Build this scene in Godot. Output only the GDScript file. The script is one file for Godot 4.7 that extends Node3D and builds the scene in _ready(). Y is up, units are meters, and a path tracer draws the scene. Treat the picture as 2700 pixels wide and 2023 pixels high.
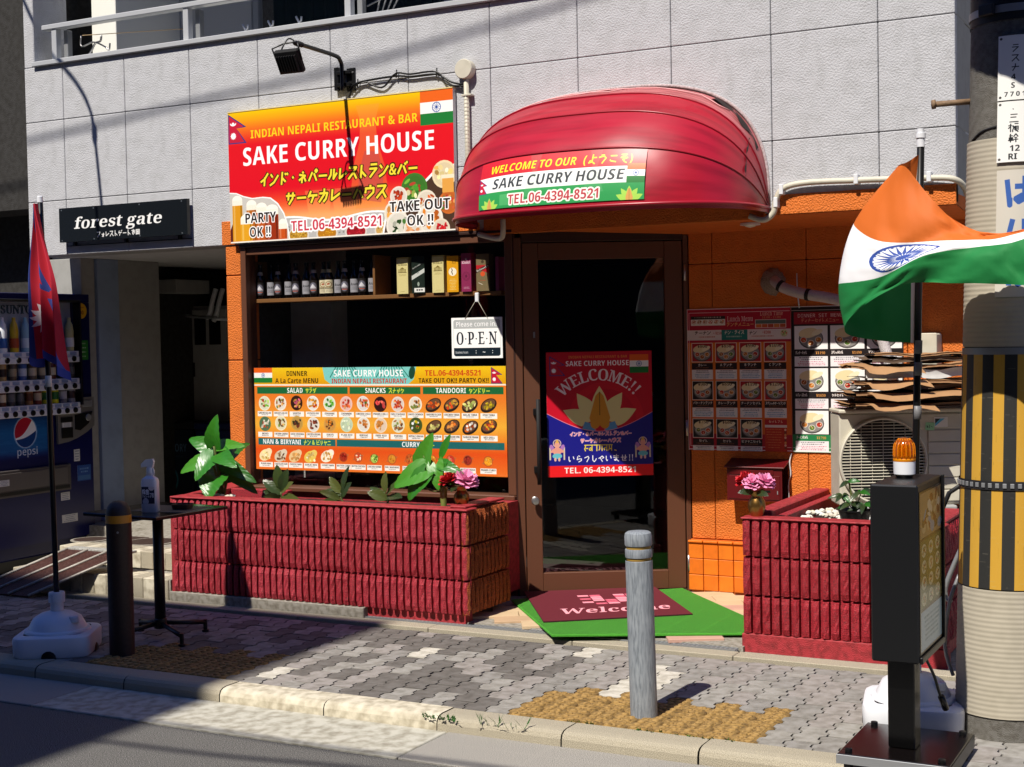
extends Node3D

# ---------------------------------------------------------------- small helpers
var counts := {}
var rng := RandomNumberGenerator.new()
var M := {}
var T := {}

func numbered(parent: Node, called: String) -> String:
	var key := str(parent.get_instance_id()) + called
	var n: int = counts.get(key, 0)
	counts[key] = n + 1
	return called if n == 0 else "%s_%03d" % [called, n]

func thing(called: String, label: String, category: String, at := Vector3.ZERO, turn := 0.0, group := "") -> Node3D:
	var o := Node3D.new()
	o.name = numbered(self, called)
	add_child(o, true)
	o.position = at
	o.rotation.y = turn
	tag(o, label, category, group)
	return o

func tag(o: Node, label: String, category: String, group := "") -> void:
	if label: o.set_meta("label", label)
	if category: o.set_meta("category", category)
	if group: o.set_meta("group", group)

func structure(o: Node, label := "") -> Node:
	o.set_meta("kind", "structure")
	if label: o.set_meta("label", label)
	return o

func stuff(o: Node, label := "") -> Node:
	o.set_meta("kind", "stuff")
	if label: o.set_meta("label", label)
	return o

func put(parent: Node, called: String, mesh: Mesh, mat = null, at := Vector3.ZERO, rot := Vector3.ZERO, label := "") -> MeshInstance3D:
	var o := MeshInstance3D.new()
	o.name = numbered(parent, called)
	o.mesh = mesh
	if mat is Array:
		for i in mat.size(): o.set_surface_override_material(i, mat[i])
	elif mat: o.material_override = mat
	parent.add_child(o, true)
	o.position = at
	o.rotation = rot
	if label: o.set_meta("label", label)
	return o

func copy_of(o: Node3D, at: Vector3, turn: float, label: String) -> Node3D:
	var c: Node3D = o.duplicate()
	c.name = numbered(self, str(o.name).rstrip("_0123456789"))
	add_child(c, true)
	c.position = at
	c.rotation.y = turn
	c.set_meta("label", label)
	return c

# ---------------------------------------------------------------- materials
func mat(col: Color, rough := 0.8, metal := 0.0, spec := 0.5) -> StandardMaterial3D:
	var m := StandardMaterial3D.new()
	m.albedo_color = col
	m.roughness = rough
	m.metallic = metal
	m.metallic_specular = spec
	return m

func noise(freq: float, kind := FastNoiseLite.TYPE_SIMPLEX_SMOOTH, oct := 3, sd := 1, size := 512, ramp: Array = []) -> NoiseTexture2D:
	var f := FastNoiseLite.new()
	f.noise_type = kind
	f.frequency = freq
	f.fractal_octaves = oct
	f.seed = sd
	var t := NoiseTexture2D.new()
	t.width = size
	t.height = size
	t.seamless = true
	t.noise = f
	if ramp.size():
		var g := Gradient.new()
		var offs := PackedFloat32Array()
		var cols := PackedColorArray()
		for i in ramp.size():
			offs.append(ramp[i][0])
			cols.append(ramp[i][1])
		g.offsets = offs
		g.colors = cols
		t.color_ramp = g
	return t

func rough_mat(col: Color, rough: float, bump: Texture2D, cm: float, tile: float, tint: Texture2D = null) -> StandardMaterial3D:
	var m := mat(col, rough)
	m.uv1_triplanar = true
	m.uv1_world_triplanar = true
	m.uv1_scale = Vector3.ONE * tile
	if bump:
		m.heightmap_enabled = true
		m.heightmap_texture = bump
		m.heightmap_scale = cm
	if tint: m.albedo_texture = tint
	return m

func over(m: StandardMaterial3D, tint: Texture2D) -> StandardMaterial3D:
	m.detail_enabled = true
	m.detail_albedo = tint
	m.detail_blend_mode = BaseMaterial3D.BLEND_MODE_MUL
	return m

func glass(alpha := 0.06, col := Color(0.8, 0.85, 0.85)) -> StandardMaterial3D:
	var m := mat(Color(col.r, col.g, col.b, alpha), 0.02)
	m.transparency = BaseMaterial3D.TRANSPARENCY_ALPHA
	return m

func picture(t: Texture2D, rough := 0.45) -> StandardMaterial3D:
	var m := mat(Color.WHITE, rough)
	m.albedo_texture = t
	m.texture_repeat = false
	return m

# ---------------------------------------------------------------- mesh building
func begin(smooth := false) -> SurfaceTool:
	var st := SurfaceTool.new()
	st.begin(Mesh.PRIMITIVE_TRIANGLES)
	st.set_smooth_group(0 if smooth else -1)
	return st

func done(st: SurfaceTool) -> ArrayMesh:
	st.generate_normals()
	return st.commit()

func face(st: SurfaceTool, pts: Array, out: Vector3, uvs: Array = []) -> void:
	var n: Vector3 = (pts[1] - pts[0]).cross(pts[2] - pts[0])
	var flip := n.dot(out) > 0.0
	for i in range(1, pts.size() - 1):
		var ids := [0, i + 1, i] if flip else [0, i, i + 1]
		for k in ids:
			st.set_uv(uvs[k] if uvs.size() else Vector2.ZERO)
			st.add_vertex(pts[k])

func box(st: SurfaceTool, c: Vector3, s: Vector3, b := Basis(), bev := 0.0) -> void:
	var h := s * 0.5
	if bev <= 0.0:
		for ax in 3:
			for sg in [-1.0, 1.0]:
				var n := Vector3.ZERO
				n[ax] = sg
				var u := Vector3.ZERO
				u[(ax + 1) % 3] = 1
				var w := Vector3.ZERO
				w[(ax + 2) % 3] = 1
				var p := []
				for q in [[-1, -1], [1, -1], [1, 1], [-1, 1]]:
					p.append(c + b * ((n + u * q[0] + w * q[1]) * h))
				face(st, p, b * n)
		return
	var i := h - Vector3.ONE * bev
	var corner := func(sx: float, sy: float, sz: float, ax: int) -> Vector3:
		var q := Vector3(sx * i.x, sy * i.y, sz * i.z)
		q[ax] = [sx, sy, sz][ax] * h[ax]
		return c + b * q
	for ax in 3:
		var a1 := (ax + 1) % 3
		var a2 := (ax + 2) % 3
		for sg in [-1.0, 1.0]:
			var p := []
			for q in [[-1, -1], [1, -1], [1, 1], [-1, 1]]:
				var s3 := [0.0, 0.0, 0.0]
				s3[ax] = sg
				s3[a1] = q[0]
				s3[a2] = q[1]
				p.append(corner.call(s3[0], s3[1], s3[2], ax))
			var n := Vector3.ZERO
			n[ax] = sg
			face(st, p, b * n)
		for q in [[-1, -1], [1, -1], [1, 1], [-1, 1]]:
			var e := []
			var n := Vector3.ZERO
			n[a1] = q[0]
			n[a2] = q[1]
			for k in [[-1, a1], [1, a1], [1, a2], [-1, a2]]:
				var s3 := [0.0, 0.0, 0.0]
				s3[ax] = k[0]
				s3[a1] = q[0]
				s3[a2] = q[1]
				e.append(corner.call(s3[0], s3[1], s3[2], k[1]))
			face(st, e, b * n)
	for sx in [-1.0, 1.0]:
		for sy in [-1.0, 1.0]:
			for sz in [-1.0, 1.0]:
				face(st, [corner.call(sx, sy, sz, 0), corner.call(sx, sy, sz, 1), corner.call(sx, sy, sz, 2)], b * Vector3(sx, sy, sz))

func box_mesh(s: Vector3, bev := 0.0) -> ArrayMesh:
	var st := begin()
	box(st, Vector3.ZERO, s, Basis(), bev)
	return done(st)

func span_box(a: Vector3, b: Vector3, bev := 0.0) -> ArrayMesh:
	var st := begin()
	box(st, (a + b) * 0.5, (b - a).abs(), Basis(), bev)
	return done(st)

func lathe(st: SurfaceTool, prof: Array, seg := 16, at := Vector3.ZERO, b := Basis(), square := 0.0) -> void:
	var ring := func(j: int, p: Vector2) -> Vector3:
		var a := TAU * j / seg
		var k := 1.0
		if square > 0.0: k = pow(pow(absf(cos(a)), square) + pow(absf(sin(a)), square), -1.0 / square)
		return at + b * Vector3(cos(a) * p.x * k, p.y, sin(a) * p.x * k)
	var group := 1
	for r in prof.size() - 1:
		if r > 0 and absf((prof[r + 1] - prof[r]).angle_to(prof[r] - prof[r - 1])) > 0.62: group += 1
		st.set_smooth_group(group)
		for j in seg:
			var p0: Vector3 = ring.call(j, prof[r])
			var p1: Vector3 = ring.call(j + 1, prof[r])
			var p2: Vector3 = ring.call(j + 1, prof[r + 1])
			var p3: Vector3 = ring.call(j, prof[r + 1])
			var uv := [Vector2(float(j) / seg, 1.0 - float(r) / (prof.size() - 1)), Vector2((j + 1.0) / seg, 1.0 - float(r) / (prof.size() - 1)), Vector2((j + 1.0) / seg, 1.0 - (r + 1.0) / (prof.size() - 1)), Vector2(float(j) / seg, 1.0 - (r + 1.0) / (prof.size() - 1))]
			for k in [0, 1, 2, 0, 2, 3]:
				st.set_uv(uv[k])
				st.add_vertex([p0, p1, p2, p3][k])

func lathe_mesh(prof: Array, seg := 16, square := 0.0) -> ArrayMesh:
	var st := begin(true)
	# sharp profile corners are written twice by hand where they matter
	lathe(st, prof, seg, Vector3.ZERO, Basis(), square)
	return done(st)

func tube(st: SurfaceTool, pts: Array, r, seg := 8) -> void:
	var n := pts.size()
	var up := Vector3.UP
	var rings := []
	for i in n:
		var d: Vector3 = (pts[mini(i + 1, n - 1)] - pts[maxi(i - 1, 0)]).normalized()
		if absf(d.dot(up)) > 0.95: up = Vector3.RIGHT if absf(d.x) < 0.9 else Vector3.BACK
		var s := d.cross(up).normalized()
		up = s.cross(d).normalized()
		var rr: float = r[i] if r is Array else r
		var ring := []
		for j in seg:
			var a := TAU * j / seg
			ring.append(pts[i] + (s * cos(a) + up * sin(a)) * rr)
		rings.append(ring)
	for i in n - 1:
		for j in seg:
			var q := [rings[i][j], rings[i][(j + 1) % seg], rings[i + 1][(j + 1) % seg], rings[i + 1][j]]
			var c: Vector3 = (q[0] + q[1] + q[2] + q[3]) * 0.25 - (pts[i] + pts[i + 1]) * 0.5
			face(st, q, c)
	face(st, rings[0], pts[0] - pts[1])
	face(st, rings[n - 1], pts[n - 1] - pts[n - 2])

func tube_mesh(pts: Array, r, seg := 8, soft := 0) -> ArrayMesh:
	var st := begin(true)
	tube(st, curve_pts(pts, soft) if soft > 0 else pts, r, seg)
	return done(st)

func curve_pts(pts: Array, steps: int) -> Array:
	var out := []
	for i in pts.size() - 1:
		var a = pts[maxi(i - 1, 0)]
		var d = pts[mini(i + 2, pts.size() - 1)]
		for k in steps:
			var t := float(k) / steps
			out.append(pts[i].cubic_interpolate(pts[i + 1], a, d, t))
	out.append(pts[-1])
	return out

func grid(st: SurfaceTool, f: Callable, nu: int, nv: int) -> void:
	for i in nu:
		for j in nv:
			var q := []
			for k in [[0, 0], [1, 0], [1, 1], [0, 0], [1, 1], [0, 1]]:
				var u := float(i + k[0]) / nu
				var v := float(j + k[1]) / nv
				st.set_uv(Vector2(u, v))
				st.add_vertex(f.call(u, v))

func grid_mesh(f: Callable, nu: int, nv: int) -> ArrayMesh:
	var st := begin(true)
	grid(st, f, nu, nv)
	return done(st)

func prism(st: SurfaceTool, outline: PackedVector2Array, depth: float, xf := Transform3D(), bev := 0.0) -> void:
	# outline in x,y; front at z = 0, back at z = -depth
	var inner := outline
	if bev > 0.0:
		var off := Geometry2D.offset_polygon(outline, -bev)
		if off.size() == 1 and off[0].size() == outline.size():
			# keep the order of the corners the same
			var best := 0
			for k in off[0].size():
				if off[0][k].distance_to(outline[0]) < off[0][best].distance_to(outline[0]): best = k
			inner = PackedVector2Array()
			for k in off[0].size(): inner.append(off[0][(best + k) % off[0].size()])
			if inner[1].distance_to(outline[1]) > bev * 4.0: inner = outline
	var ids := Geometry2D.triangulate_polygon(inner)
	for t in range(0, ids.size(), 3):
		var p := []
		for k in 3: p.append(xf * Vector3(inner[ids[t + k]].x, inner[ids[t + k]].y, 0))
		face(st, p, xf.basis.z)
	var area := 0.0
	for k in outline.size(): area += outline[k].cross(outline[(k + 1) % outline.size()])
	for k in outline.size():
		var a := outline[k]
		var b := outline[(k + 1) % outline.size()]
		var n := Vector3((b - a).y, -(b - a).x, 0) * signf(area)
		var y := -bev if inner != outline else 0.0
		face(st, [xf * Vector3(a.x, a.y, y), xf * Vector3(b.x, b.y, y), xf * Vector3(b.x, b.y, -depth), xf * Vector3(a.x, a.y, -depth)], xf.basis * n)
		if y != 0.0:
			var c := inner[k]
			var d := inner[(k + 1) % inner.size()]
			face(st, [xf * Vector3(a.x, a.y, y), xf * Vector3(b.x, b.y, y), xf * Vector3(d.x, d.y, 0), xf * Vector3(c.x, c.y, 0)], xf.basis * (n.normalized() + Vector3.BACK))

func board(w: float, h: float, t: float) -> ArrayMesh:
	# printed front (surface 0) on a thin body (surface 1); origin at the centre of the front
	var st := begin()
	face(st, [Vector3(-w / 2, -h / 2, 0), Vector3(w / 2, -h / 2, 0), Vector3(w / 2, h / 2, 0), Vector3(-w / 2, h / 2, 0)], Vector3.BACK, [Vector2(0, 1), Vector2(1, 1), Vector2(1, 0), Vector2(0, 0)])
	st.generate_normals()
	var m := st.commit()
	var s2 := begin()
	var x := w / 2
	var y := h / 2
	for q in [[Vector3(-x, -y, 0), Vector3(x, -y, 0), Vector3.DOWN], [Vector3(x, -y, 0), Vector3(x, y, 0), Vector3.RIGHT], [Vector3(x, y, 0), Vector3(-x, y, 0), Vector3.UP], [Vector3(-x, y, 0), Vector3(-x, -y, 0), Vector3.LEFT]]:
		face(s2, [q[0], q[1], q[1] - Vector3(0, 0, t), q[0] - Vector3(0, 0, t)], q[2])
	face(s2, [Vector3(-x, -y, -t), Vector3(x, -y, -t), Vector3(x, y, -t), Vector3(-x, y, -t)], Vector3.FORWARD)
	s2.generate_normals()
	return s2.commit(m)

func leaf(length: float, width: float, droop: float, fold := 0.25, heart := false, nu := 18) -> ArrayMesh:
	# grows along +z from the origin, upper side towards +y
	var shape := func(u: float, v: float) -> Vector3:
		var s := v * 2.0 - 1.0
		var w := pow(sin(PI * pow(u, 0.72 if heart else 0.9)), 0.8) * width * 0.5
		var back := 0.0
		if heart:
			w = width * 0.5 * pow(maxf(0.0, 1.0 - u), 0.62) * (0.55 + 0.45 * minf(1.0, u * 5.0)) * 1.25
			back = -0.3 * length * absf(s) * maxf(0.0, 1.0 - u * 3.0)
		var x := s * w
		return Vector3(x, absf(s) * w * fold - droop * u * u * length + sin((u - 0.35 * absf(s)) * 34.0) * 0.02 * width * minf(1.0, absf(s) * 3.0), u * length * cos(droop * 0.5) + back)
	return grid_mesh(shape, nu, 8)

func basis_to(dir: Vector3, up := Vector3.UP) -> Basis:
	# a basis whose z axis points along dir
	var z := dir.normalized()
	if absf(z.dot(up)) > 0.98: up = Vector3.RIGHT
	var x := up.cross(z).normalized()
	return Basis(x, z.cross(x), z)

# ---------------------------------------------------------------- flat print: a small drawing surface
# strokes of the letters that the fonts lack, on a grid of 0 to 9 (x right, y down)
const STROKES := {
	"イ": "80 54 16|53 59", "ン": "11 33|19 57 92", "ド": "30 39|34 77|61 72|81 92", "・": "44 55", "ネ": "41 52|13 74 17|45 49|65 88",
	"パ": "42 18|63 98|80 91 82 71 80", "ー": "15 95", "ル": "31 35 18|61 68 94", "レ": "21 28 94", "ス": "11 81 64 19|65 99",
	"ト": "30 39|34 88", "ラ": "20 80|13 83 74 29", "バ": "42 18|63 98|71 82|90 91", "サ": "13 93|31 36|71 75 49", "ケ": "31 15|24 94|64 49",
	"カ": "13 83 77 59|50 54 19", "ハ": "42 18|63 98", "ウ": "50 52|15 12 82 85 39", "ォ": "25 85|63 69 57|65 39", "フ": "11 81 74 29",
	"ゲ": "31 15|24 84|54 39|71 82|90 91", "ナ": "14 94|50 54 29", "ッ": "24 36|43 55|81 75 49", "ク": "31 15|33 83 75 39", "タ": "31 15|33 83 75 39|45 67",
	"リ": "31 36|71 75 39", "ビ": "20 28 98|24 84|71 82|90 91", "ヤ": "14 93 75|31 59", "ニ": "22 82|08 98", "チ": "71 22|14 94|52 55 29",
	"メ": "71 54 19|34 88", "ュ": "24 74 78|18 98", "デ": "21 71|14 94|55 39|80 91", "ィ": "83 56 28|55 59", "セ": "14 93 75|30 38 98", "コ": "12 82 88|18 88",
	"ア": "11 91 54|53 39", "ダ": "31 15|33 73 65 39|45 67|71 82|90 91", "ペ": "05 42 98|70 81 72 61 70", "シ": "11 32|14 35|19 58 93", "ャ": "25 85 67|34 59", "マ": "12 92 56|35 68",
	"よ": "53 93|50 57 28 36 57 89", "う": "31 61|13 62 84 59", "こ": "22 82|26 37 88", "そ": "21 71 24 84 46 68 89", "い": "12 16 28 37|72 85",
	"ら": "41 62|32 26 55 85 87 49", "っ": "24 72 84 59", "し": "31 37 59 77 85", "ゃ": "15 62 84 65|52 63|34 69", "ま": "12 82|14 84|50 57 38 27 46 89",
	"せ": "14 94|71 76 56|31 38 88", "は": "11 29 27|43 93|70 77 58 47 66 98", "り": "31 25 37|71 76 49",
	"市": "50 52|12 92|34 38|34 84 87|50 59", "岡": "11 19|11 91 99|33 36|73 76|32 45|62 54|28 38 35|38 78 75|54 58", "三": "21 81|24 74|19 99",
	"樋": "02 32|20 29|23 05|43 54 47 49|42 99|60 90|63 93 97|63 67|65 95|78 73", "幹": "12 42|20 24|14 44 46 16 14|15 45|07 57|26 29|70 53|70 93|64 84|56 96|75 79", "除": "11 19|11 31 24 36 15|60 43|60 93|54 84|47 87|65 69|65 48|75 98",
	"菌": "02 92|30 33|60 63|13 19 99 93 13|34 64|36 76|55 58|55 37|55 77", "紙": "20 13 32 14 45|24 29|26 17|46 57|60 62 59 78|61 91|52 54 95|73 89 98",
	"स": "00 90|70 79|20 23 06|05 29|35 75", "्": "38 79", "व": "00 90|60 69|65 24 07 28 66", "ा": "00 90|60 69", "ग": "00 90|20 26 08|70 79", "त": "00 90|70 79|74 34 16 28", "म": "00 90|20 26 08 35|26 76|70 79", "स्": "00 90|20 23 06|05 29|35 85",
}
var glyphs := {}
var face_rid := {}

func font_rid(which: String) -> RID:
	if not face_rid.has(which):
		var f := SystemFont.new()
		f.font_names = PackedStringArray(["Droid Serif" if which.begins_with("serif") else ("Droid Sans Mono" if which == "mono" else "Droid Sans")])
		f.font_weight = 700 if which.ends_with("bold") else 400
		face_rid[which] = f.get_rids()[0]
		glyphs["keep" + which] = f
	return face_rid[which]

func glyph(ch: String, which: String) -> Array:
	var key := which + ch
	if glyphs.has(key): return glyphs[key]
	var ts := TextServerManager.get_primary_interface()
	var rid := font_rid(which)
	var gi := ts.font_get_glyph_index(rid, 64, ch.unicode_at(0), 0)
	var d := ts.font_get_glyph_contours(rid, 64, gi)
	var adv := ts.font_get_glyph_advance(rid, 64, gi).x / 64.0
	var outs := []
	var first := 0
	if d.has("contours"):
		for last in d.contours:
			var raw := []
			for i in range(first, last + 1): raw.append(d.points[i] / Vector3(64, 64, 1))
			first = last + 1
			var full := []
			for i in raw.size():
				full.append(raw[i])
				var nx: Vector3 = raw[(i + 1) % raw.size()]
				if raw[i].z < 0.5 and nx.z < 0.5: full.append(Vector3((raw[i].x + nx.x) / 2, (raw[i].y + nx.y) / 2, 1))
			var poly := PackedVector2Array()
			for i in full.size():
				var p: Vector3 = full[i]
				if p.z > 0.5: poly.append(Vector2(p.x, p.y))
				else:
					var a: Vector3 = full[posmod(i - 1, full.size())]
					var b: Vector3 = full[(i + 1) % full.size()]
					for t in [0.25, 0.5, 0.75]:
						poly.append(Vector2(a.x, a.y) * (1 - t) * (1 - t) + Vector2(p.x, p.y) * 2 * t * (1 - t) + Vector2(b.x, b.y) * t * t)
			outs.append(poly)
	glyphs[key] = [outs, adv]
	return glyphs[key]

class Cv:
	var im: Image
	var k := 2.0
	var w: int
	var h: int
	var host
	func _init(owner, width: int, height: int, col: Color, sup := 2.0) -> void:
		host = owner
		w = width
		h = height
		k = sup
		im = Image.create_empty(int(w * k), int(h * k), false, Image.FORMAT_RGBA8)
		im.fill(col)
	func fill(cs: Array, col: Color) -> void:
		var y0 := 1e9
		var y1 := -1e9
		for c in cs:
			for p in c:
				y0 = minf(y0, p.y)
				y1 = maxf(y1, p.y)
		var a := maxi(0, int(floor(y0 * k)))
		var b := mini(im.get_height() - 1, int(ceil(y1 * k)))
		if b < a: return
		var rows := []
		for y in b - a + 1: rows.append(PackedVector2Array())
		for c in cs:
			var n: int = c.size()
			for i in n:
				var p: Vector2 = c[i] * k
				var q: Vector2 = c[(i + 1) % n] * k
				if p.y == q.y: continue
				var d := 1.0
				if p.y > q.y:
					var t := p
					p = q
					q = t
					d = -1.0
				var ya := maxi(a, int(ceil(p.y - 0.5)))
				var yb := mini(b, int(ceil(q.y - 0.5)) - 1)
				var s := (q.x - p.x) / (q.y - p.y)
				for y in range(ya, yb + 1):
					rows[y - a].append(Vector2(p.x + (y + 0.5 - p.y) * s, d))
		for y in range(a, b + 1):
			var r: PackedVector2Array = rows[y - a]
			if r.size() < 2: continue
			r.sort()
			var wind := 0.0
			for i in r.size() - 1:
				wind += r[i].y
				if wind != 0.0:
					var xa := int(round(r[i].x))
					var xb := int(round(r[i + 1].x))
					if xb > xa: span(y, xa, xb, col)
	func span(y: int, xa: int, xb: int, col: Color) -> void:
		if col.a >= 1.0:
			im.fill_rect(Rect2i(xa, y, xb - xa, 1), col)
		else:
			for x in range(maxi(0, xa), mini(im.get_width(), xb)):
				im.set_pixel(x, y, im.get_pixel(x, y).blend(col))
	func rect(x: float, y: float, ww: float, hh: float, col: Color) -> void:
		if col.a < 1.0: fill([PackedVector2Array([Vector2(x, y), Vector2(x + ww, y), Vector2(x + ww, y + hh), Vector2(x, y + hh)])], col)
		else: im.fill_rect(Rect2i(int(round(x * k)), int(round(y * k)), int(round((x + ww) * k)) - int(round(x * k)), int(round((y + hh) * k)) - int(round(y * k))), col)
	func shade(x: float, y: float, ww: float, hh: float, stops: Array) -> void:
		var g := Gradient.new()
		var o := PackedFloat32Array()
		var c := PackedColorArray()
		for s in stops:
			o.append(s[0])
			c.append(s[1])
		g.offsets = o
		g.colors = c
		var n := int(hh * k)
		for i in n: im.fill_rect(Rect2i(int(x * k), int(y * k) + i, int(ww * k), 1), g.sample(float(i) / n))
	func poly(pts: Array, col: Color) -> void:
		fill([PackedVector2Array(pts)], col)
	func oval(cx: float, cy: float, rx: float, ry: float, col: Color, turn := 0.0, n := 20) -> void:
		var p := PackedVector2Array()
		for i in n: p.append(Vector2(cx, cy) + Vector2(cos(TAU * i / n) * rx, sin(TAU * i / n) * ry).rotated(turn))
		fill([p], col)
	func ring(cx: float, cy: float, r: float, t: float, col: Color, sy := 1.0) -> void:
		var p := PackedVector2Array()
		var q := PackedVector2Array()
		for i in 28:
			var d := Vector2(cos(TAU * i / 28), sin(TAU * i / 28) * sy)
			p.append(Vector2(cx, cy) + d * r)
			q.append(Vector2(cx, cy) + d * (r - t))
		q.reverse()
		fill([p, q], col)
	func line(pts: Array, t: float, col: Color) -> void:
		for i in pts.size() - 1:
			var d: Vector2 = (pts[i + 1] - pts[i])
			if d.length() < 0.001: d = Vector2(0.01, 0)
			var n := d.normalized().orthogonal() * t * 0.5
			var e := d.normalized() * t * 0.2
			fill([PackedVector2Array([pts[i] - e + n, pts[i + 1] + e + n, pts[i + 1] + e - n, pts[i] - e - n])], col)
		for i in range(1, pts.size() - 1): oval(pts[i].x, pts[i].y, t * 0.5, t * 0.5, col, 0, 8)
	func text(s: String, x: float, y: float, size: float, col: Color, font := "bold", sx := 1.0, skew := 0.0, edge := 0.0, edge_col := Color.WHITE, turn := 0.0, weight := 0.13) -> float:
		# x, y: left end of the baseline; returns the width
		var pen := 0.0
		for pass_ in 2:
			if pass_ == 0 and edge <= 0.0: continue
			pen = 0.0
			var i := 0
			while i < s.length():
				var ch := s[i]
				if i + 1 < s.length() and host.STROKES.has(s.substr(i, 2)): ch = s.substr(i, 2)
				i += ch.length()
				if host.STROKES.has(ch):
					var q := size * 0.9
					for st in host.STROKES[ch].split("|"):
						var pts := []
						for pr in st.split(" "):
							var v := Vector2((int(pr[0]) + 0.5) * q / 10.0 * sx, (int(pr[1]) - 9.3) * q / 10.0 + size * 0.06)
							v.x += pen - v.y * skew
							pts.append(Vector2(x, y) + v.rotated(turn))
						if pass_ == 0: line(pts, size * weight + edge * 2.0, edge_col)
						else: line(pts, size * weight, col)
					pen += q * sx * 1.04
				else:
					var g: Array = host.glyph(ch, font)
					var cs := []
					for c in g[0]:
						var o := PackedVector2Array()
						for p in c:
							var v := Vector2(p.x * size * sx + pen, p.y * size)
							v.x -= v.y * skew
							o.append(Vector2(x, y) + v.rotated(turn))
						cs.append(o)
						if pass_ == 0:
							var l := Array(o)
							l.append(o[0])
							line(l, edge * 2.0, edge_col)
					if pass_ == 0 and edge > 0.0 and cs.size(): fill(cs, edge_col)
					if pass_ == 1: fill(cs, col)
					pen += g[1] * size * sx
		return pen
	func width(s: String, size: float, font := "bold") -> float:
		var pen := 0.0
		var i := 0
		while i < s.length():
			var ch := s[i]
			if i + 1 < s.length() and host.STROKES.has(s.substr(i, 2)): ch = s.substr(i, 2)
			i += ch.length()
			pen += size * 0.936 if host.STROKES.has(ch) else host.glyph(ch, font)[1] * size
		return pen
	func fit(s: String, x0: float, x1: float, y: float, cap: float, col: Color, font := "bold", skew := 0.0, edge := 0.0, edge_col := Color.WHITE, weight := 0.13) -> void:
		# capitals of the given height on baseline y, stretched from x0 to x1
		var size := cap / 0.714
		text(s, x0, y, size, col, font, (x1 - x0) / maxf(width(s, size, font), 0.001), skew, edge, edge_col, 0.0, weight)
	func mid(s: String, cx: float, y: float, cap: float, col: Color, font := "bold", most := 1e9, sx := 1.0) -> void:
		var size := cap / 0.714
		var ww := minf(width(s, size, font) * sx, most)
		fit(s, cx - ww / 2, cx + ww / 2, y, cap, col, font)
	func tex() -> ImageTexture:
		im.resize(w, h, Image.INTERPOLATE_TRILINEAR if k > 2.0 else Image.INTERPOLATE_BILINEAR)
		im.generate_mipmaps()
		return ImageTexture.create_from_image(im)

func C(hex: String) -> Color:
	return Color.html(hex)

func flag_india(c: Cv, x: float, y: float, w: float, h: float) -> void:
	c.rect(x, y, w, h / 3, C("e8651c"))
	c.rect(x, y + h / 3, w, h / 3, C("f4f4f2"))
	c.rect(x, y + h * 2 / 3, w, h / 3, C("1f7a34"))
	var r := h / 3 * 0.45
	c.ring(x + w / 2, y + h / 2, r, r * 0.14, C("33509c"))
	for i in 12: c.line([Vector2(x + w / 2, y + h / 2), Vector2(x + w / 2, y + h / 2) + Vector2(r, 0).rotated(i * TAU / 12)], r * 0.07, C("33509c"))
	c.oval(x + w / 2, y + h / 2, r * 0.25, r * 0.25, C("33509c"))

func flag_nepal(c: Cv, x: float, y: float, w: float, h: float) -> void:
	for k in 2:
		var a := w * 0.05 * k
		var col := C("2b3a80") if k == 0 else C("c5203a")
		c.poly([Vector2(x + a, y + a * 1.8), Vector2(x + w - a * 3.0, y + h * 0.47 - a * 0.7), Vector2(x + w * 0.45, y + h * 0.49), Vector2(x + w - a * 2.5, y + h - a), Vector2(x + a, y + h - a)], col)
	c.oval(x + w * 0.27, y + h * 0.33, w * 0.17, h * 0.075, Color.WHITE)
	c.oval(x + w * 0.27, y + h * 0.29, w * 0.15, h * 0.06, C("c5203a"))
	c.oval(x + w * 0.27, y + h * 0.32, w * 0.07, h * 0.035, Color.WHITE)
	star(c, x + w * 0.27, y + h * 0.74, w * 0.17, 12, Color.WHITE)

func star(c: Cv, x: float, y: float, r: float, n: int, col: Color, inner := 0.68) -> void:
	var p := []
	for i in n * 2: p.append(Vector2(x, y) + Vector2(r * (1.0 if i % 2 == 0 else inner), 0).rotated(PI * i / n))
	c.poly(p, col)

func dish(c: Cv, x: float, y: float, r: float, plate: Color, foods: Array, kind := 0) -> void:
	if kind == 1:  # sizzling plate, oval and tilted
		c.oval(x, y + r * 0.1, r * 1.25, r * 0.8, C("2c201c"), -0.45)
		c.oval(x, y, r * 1.05, r * 0.6, C("6e4d36"), -0.45)
	elif kind == 2:  # small pan with two ears
		c.oval(x, y, r * 1.3, r * 0.3, C("c06a3a"), -0.35)
		c.oval(x, y, r * 0.95, r * 0.95, C("b5552c"))
		c.oval(x, y, r * 0.8, r * 0.8, plate)
	elif kind == 3:  # bread without a plate
		c.oval(x - r * 0.1, y, r * 1.05, r * 0.75, plate, -0.4)
		c.oval(x + r * 0.45, y - r * 0.4, r * 0.65, r * 0.5, plate.lightened(0.12), -0.5)
	else:
		c.oval(x, y, r, r, plate)
		c.oval(x, y, r * 0.84, r * 0.84, plate.darkened(0.06))
	for i in 16:
		var d := Vector2(rng.randf_range(-0.62, 0.62), rng.randf_range(-0.5, 0.5)) * r
		if kind == 1: d = Vector2(d.x * 1.2, d.y * 0.8).rotated(-0.45)
		var f: Color = foods[rng.randi() % foods.size()]
		var s := rng.randf_range(0.8, 1.15)
		c.oval(x + d.x, y + d.y, r * rng.randf_range(0.12, 0.3), r * rng.randf_range(0.1, 0.2), Color(f.r * s, f.g * s, f.b * s), rng.randf() * 3.0, 7)

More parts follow.
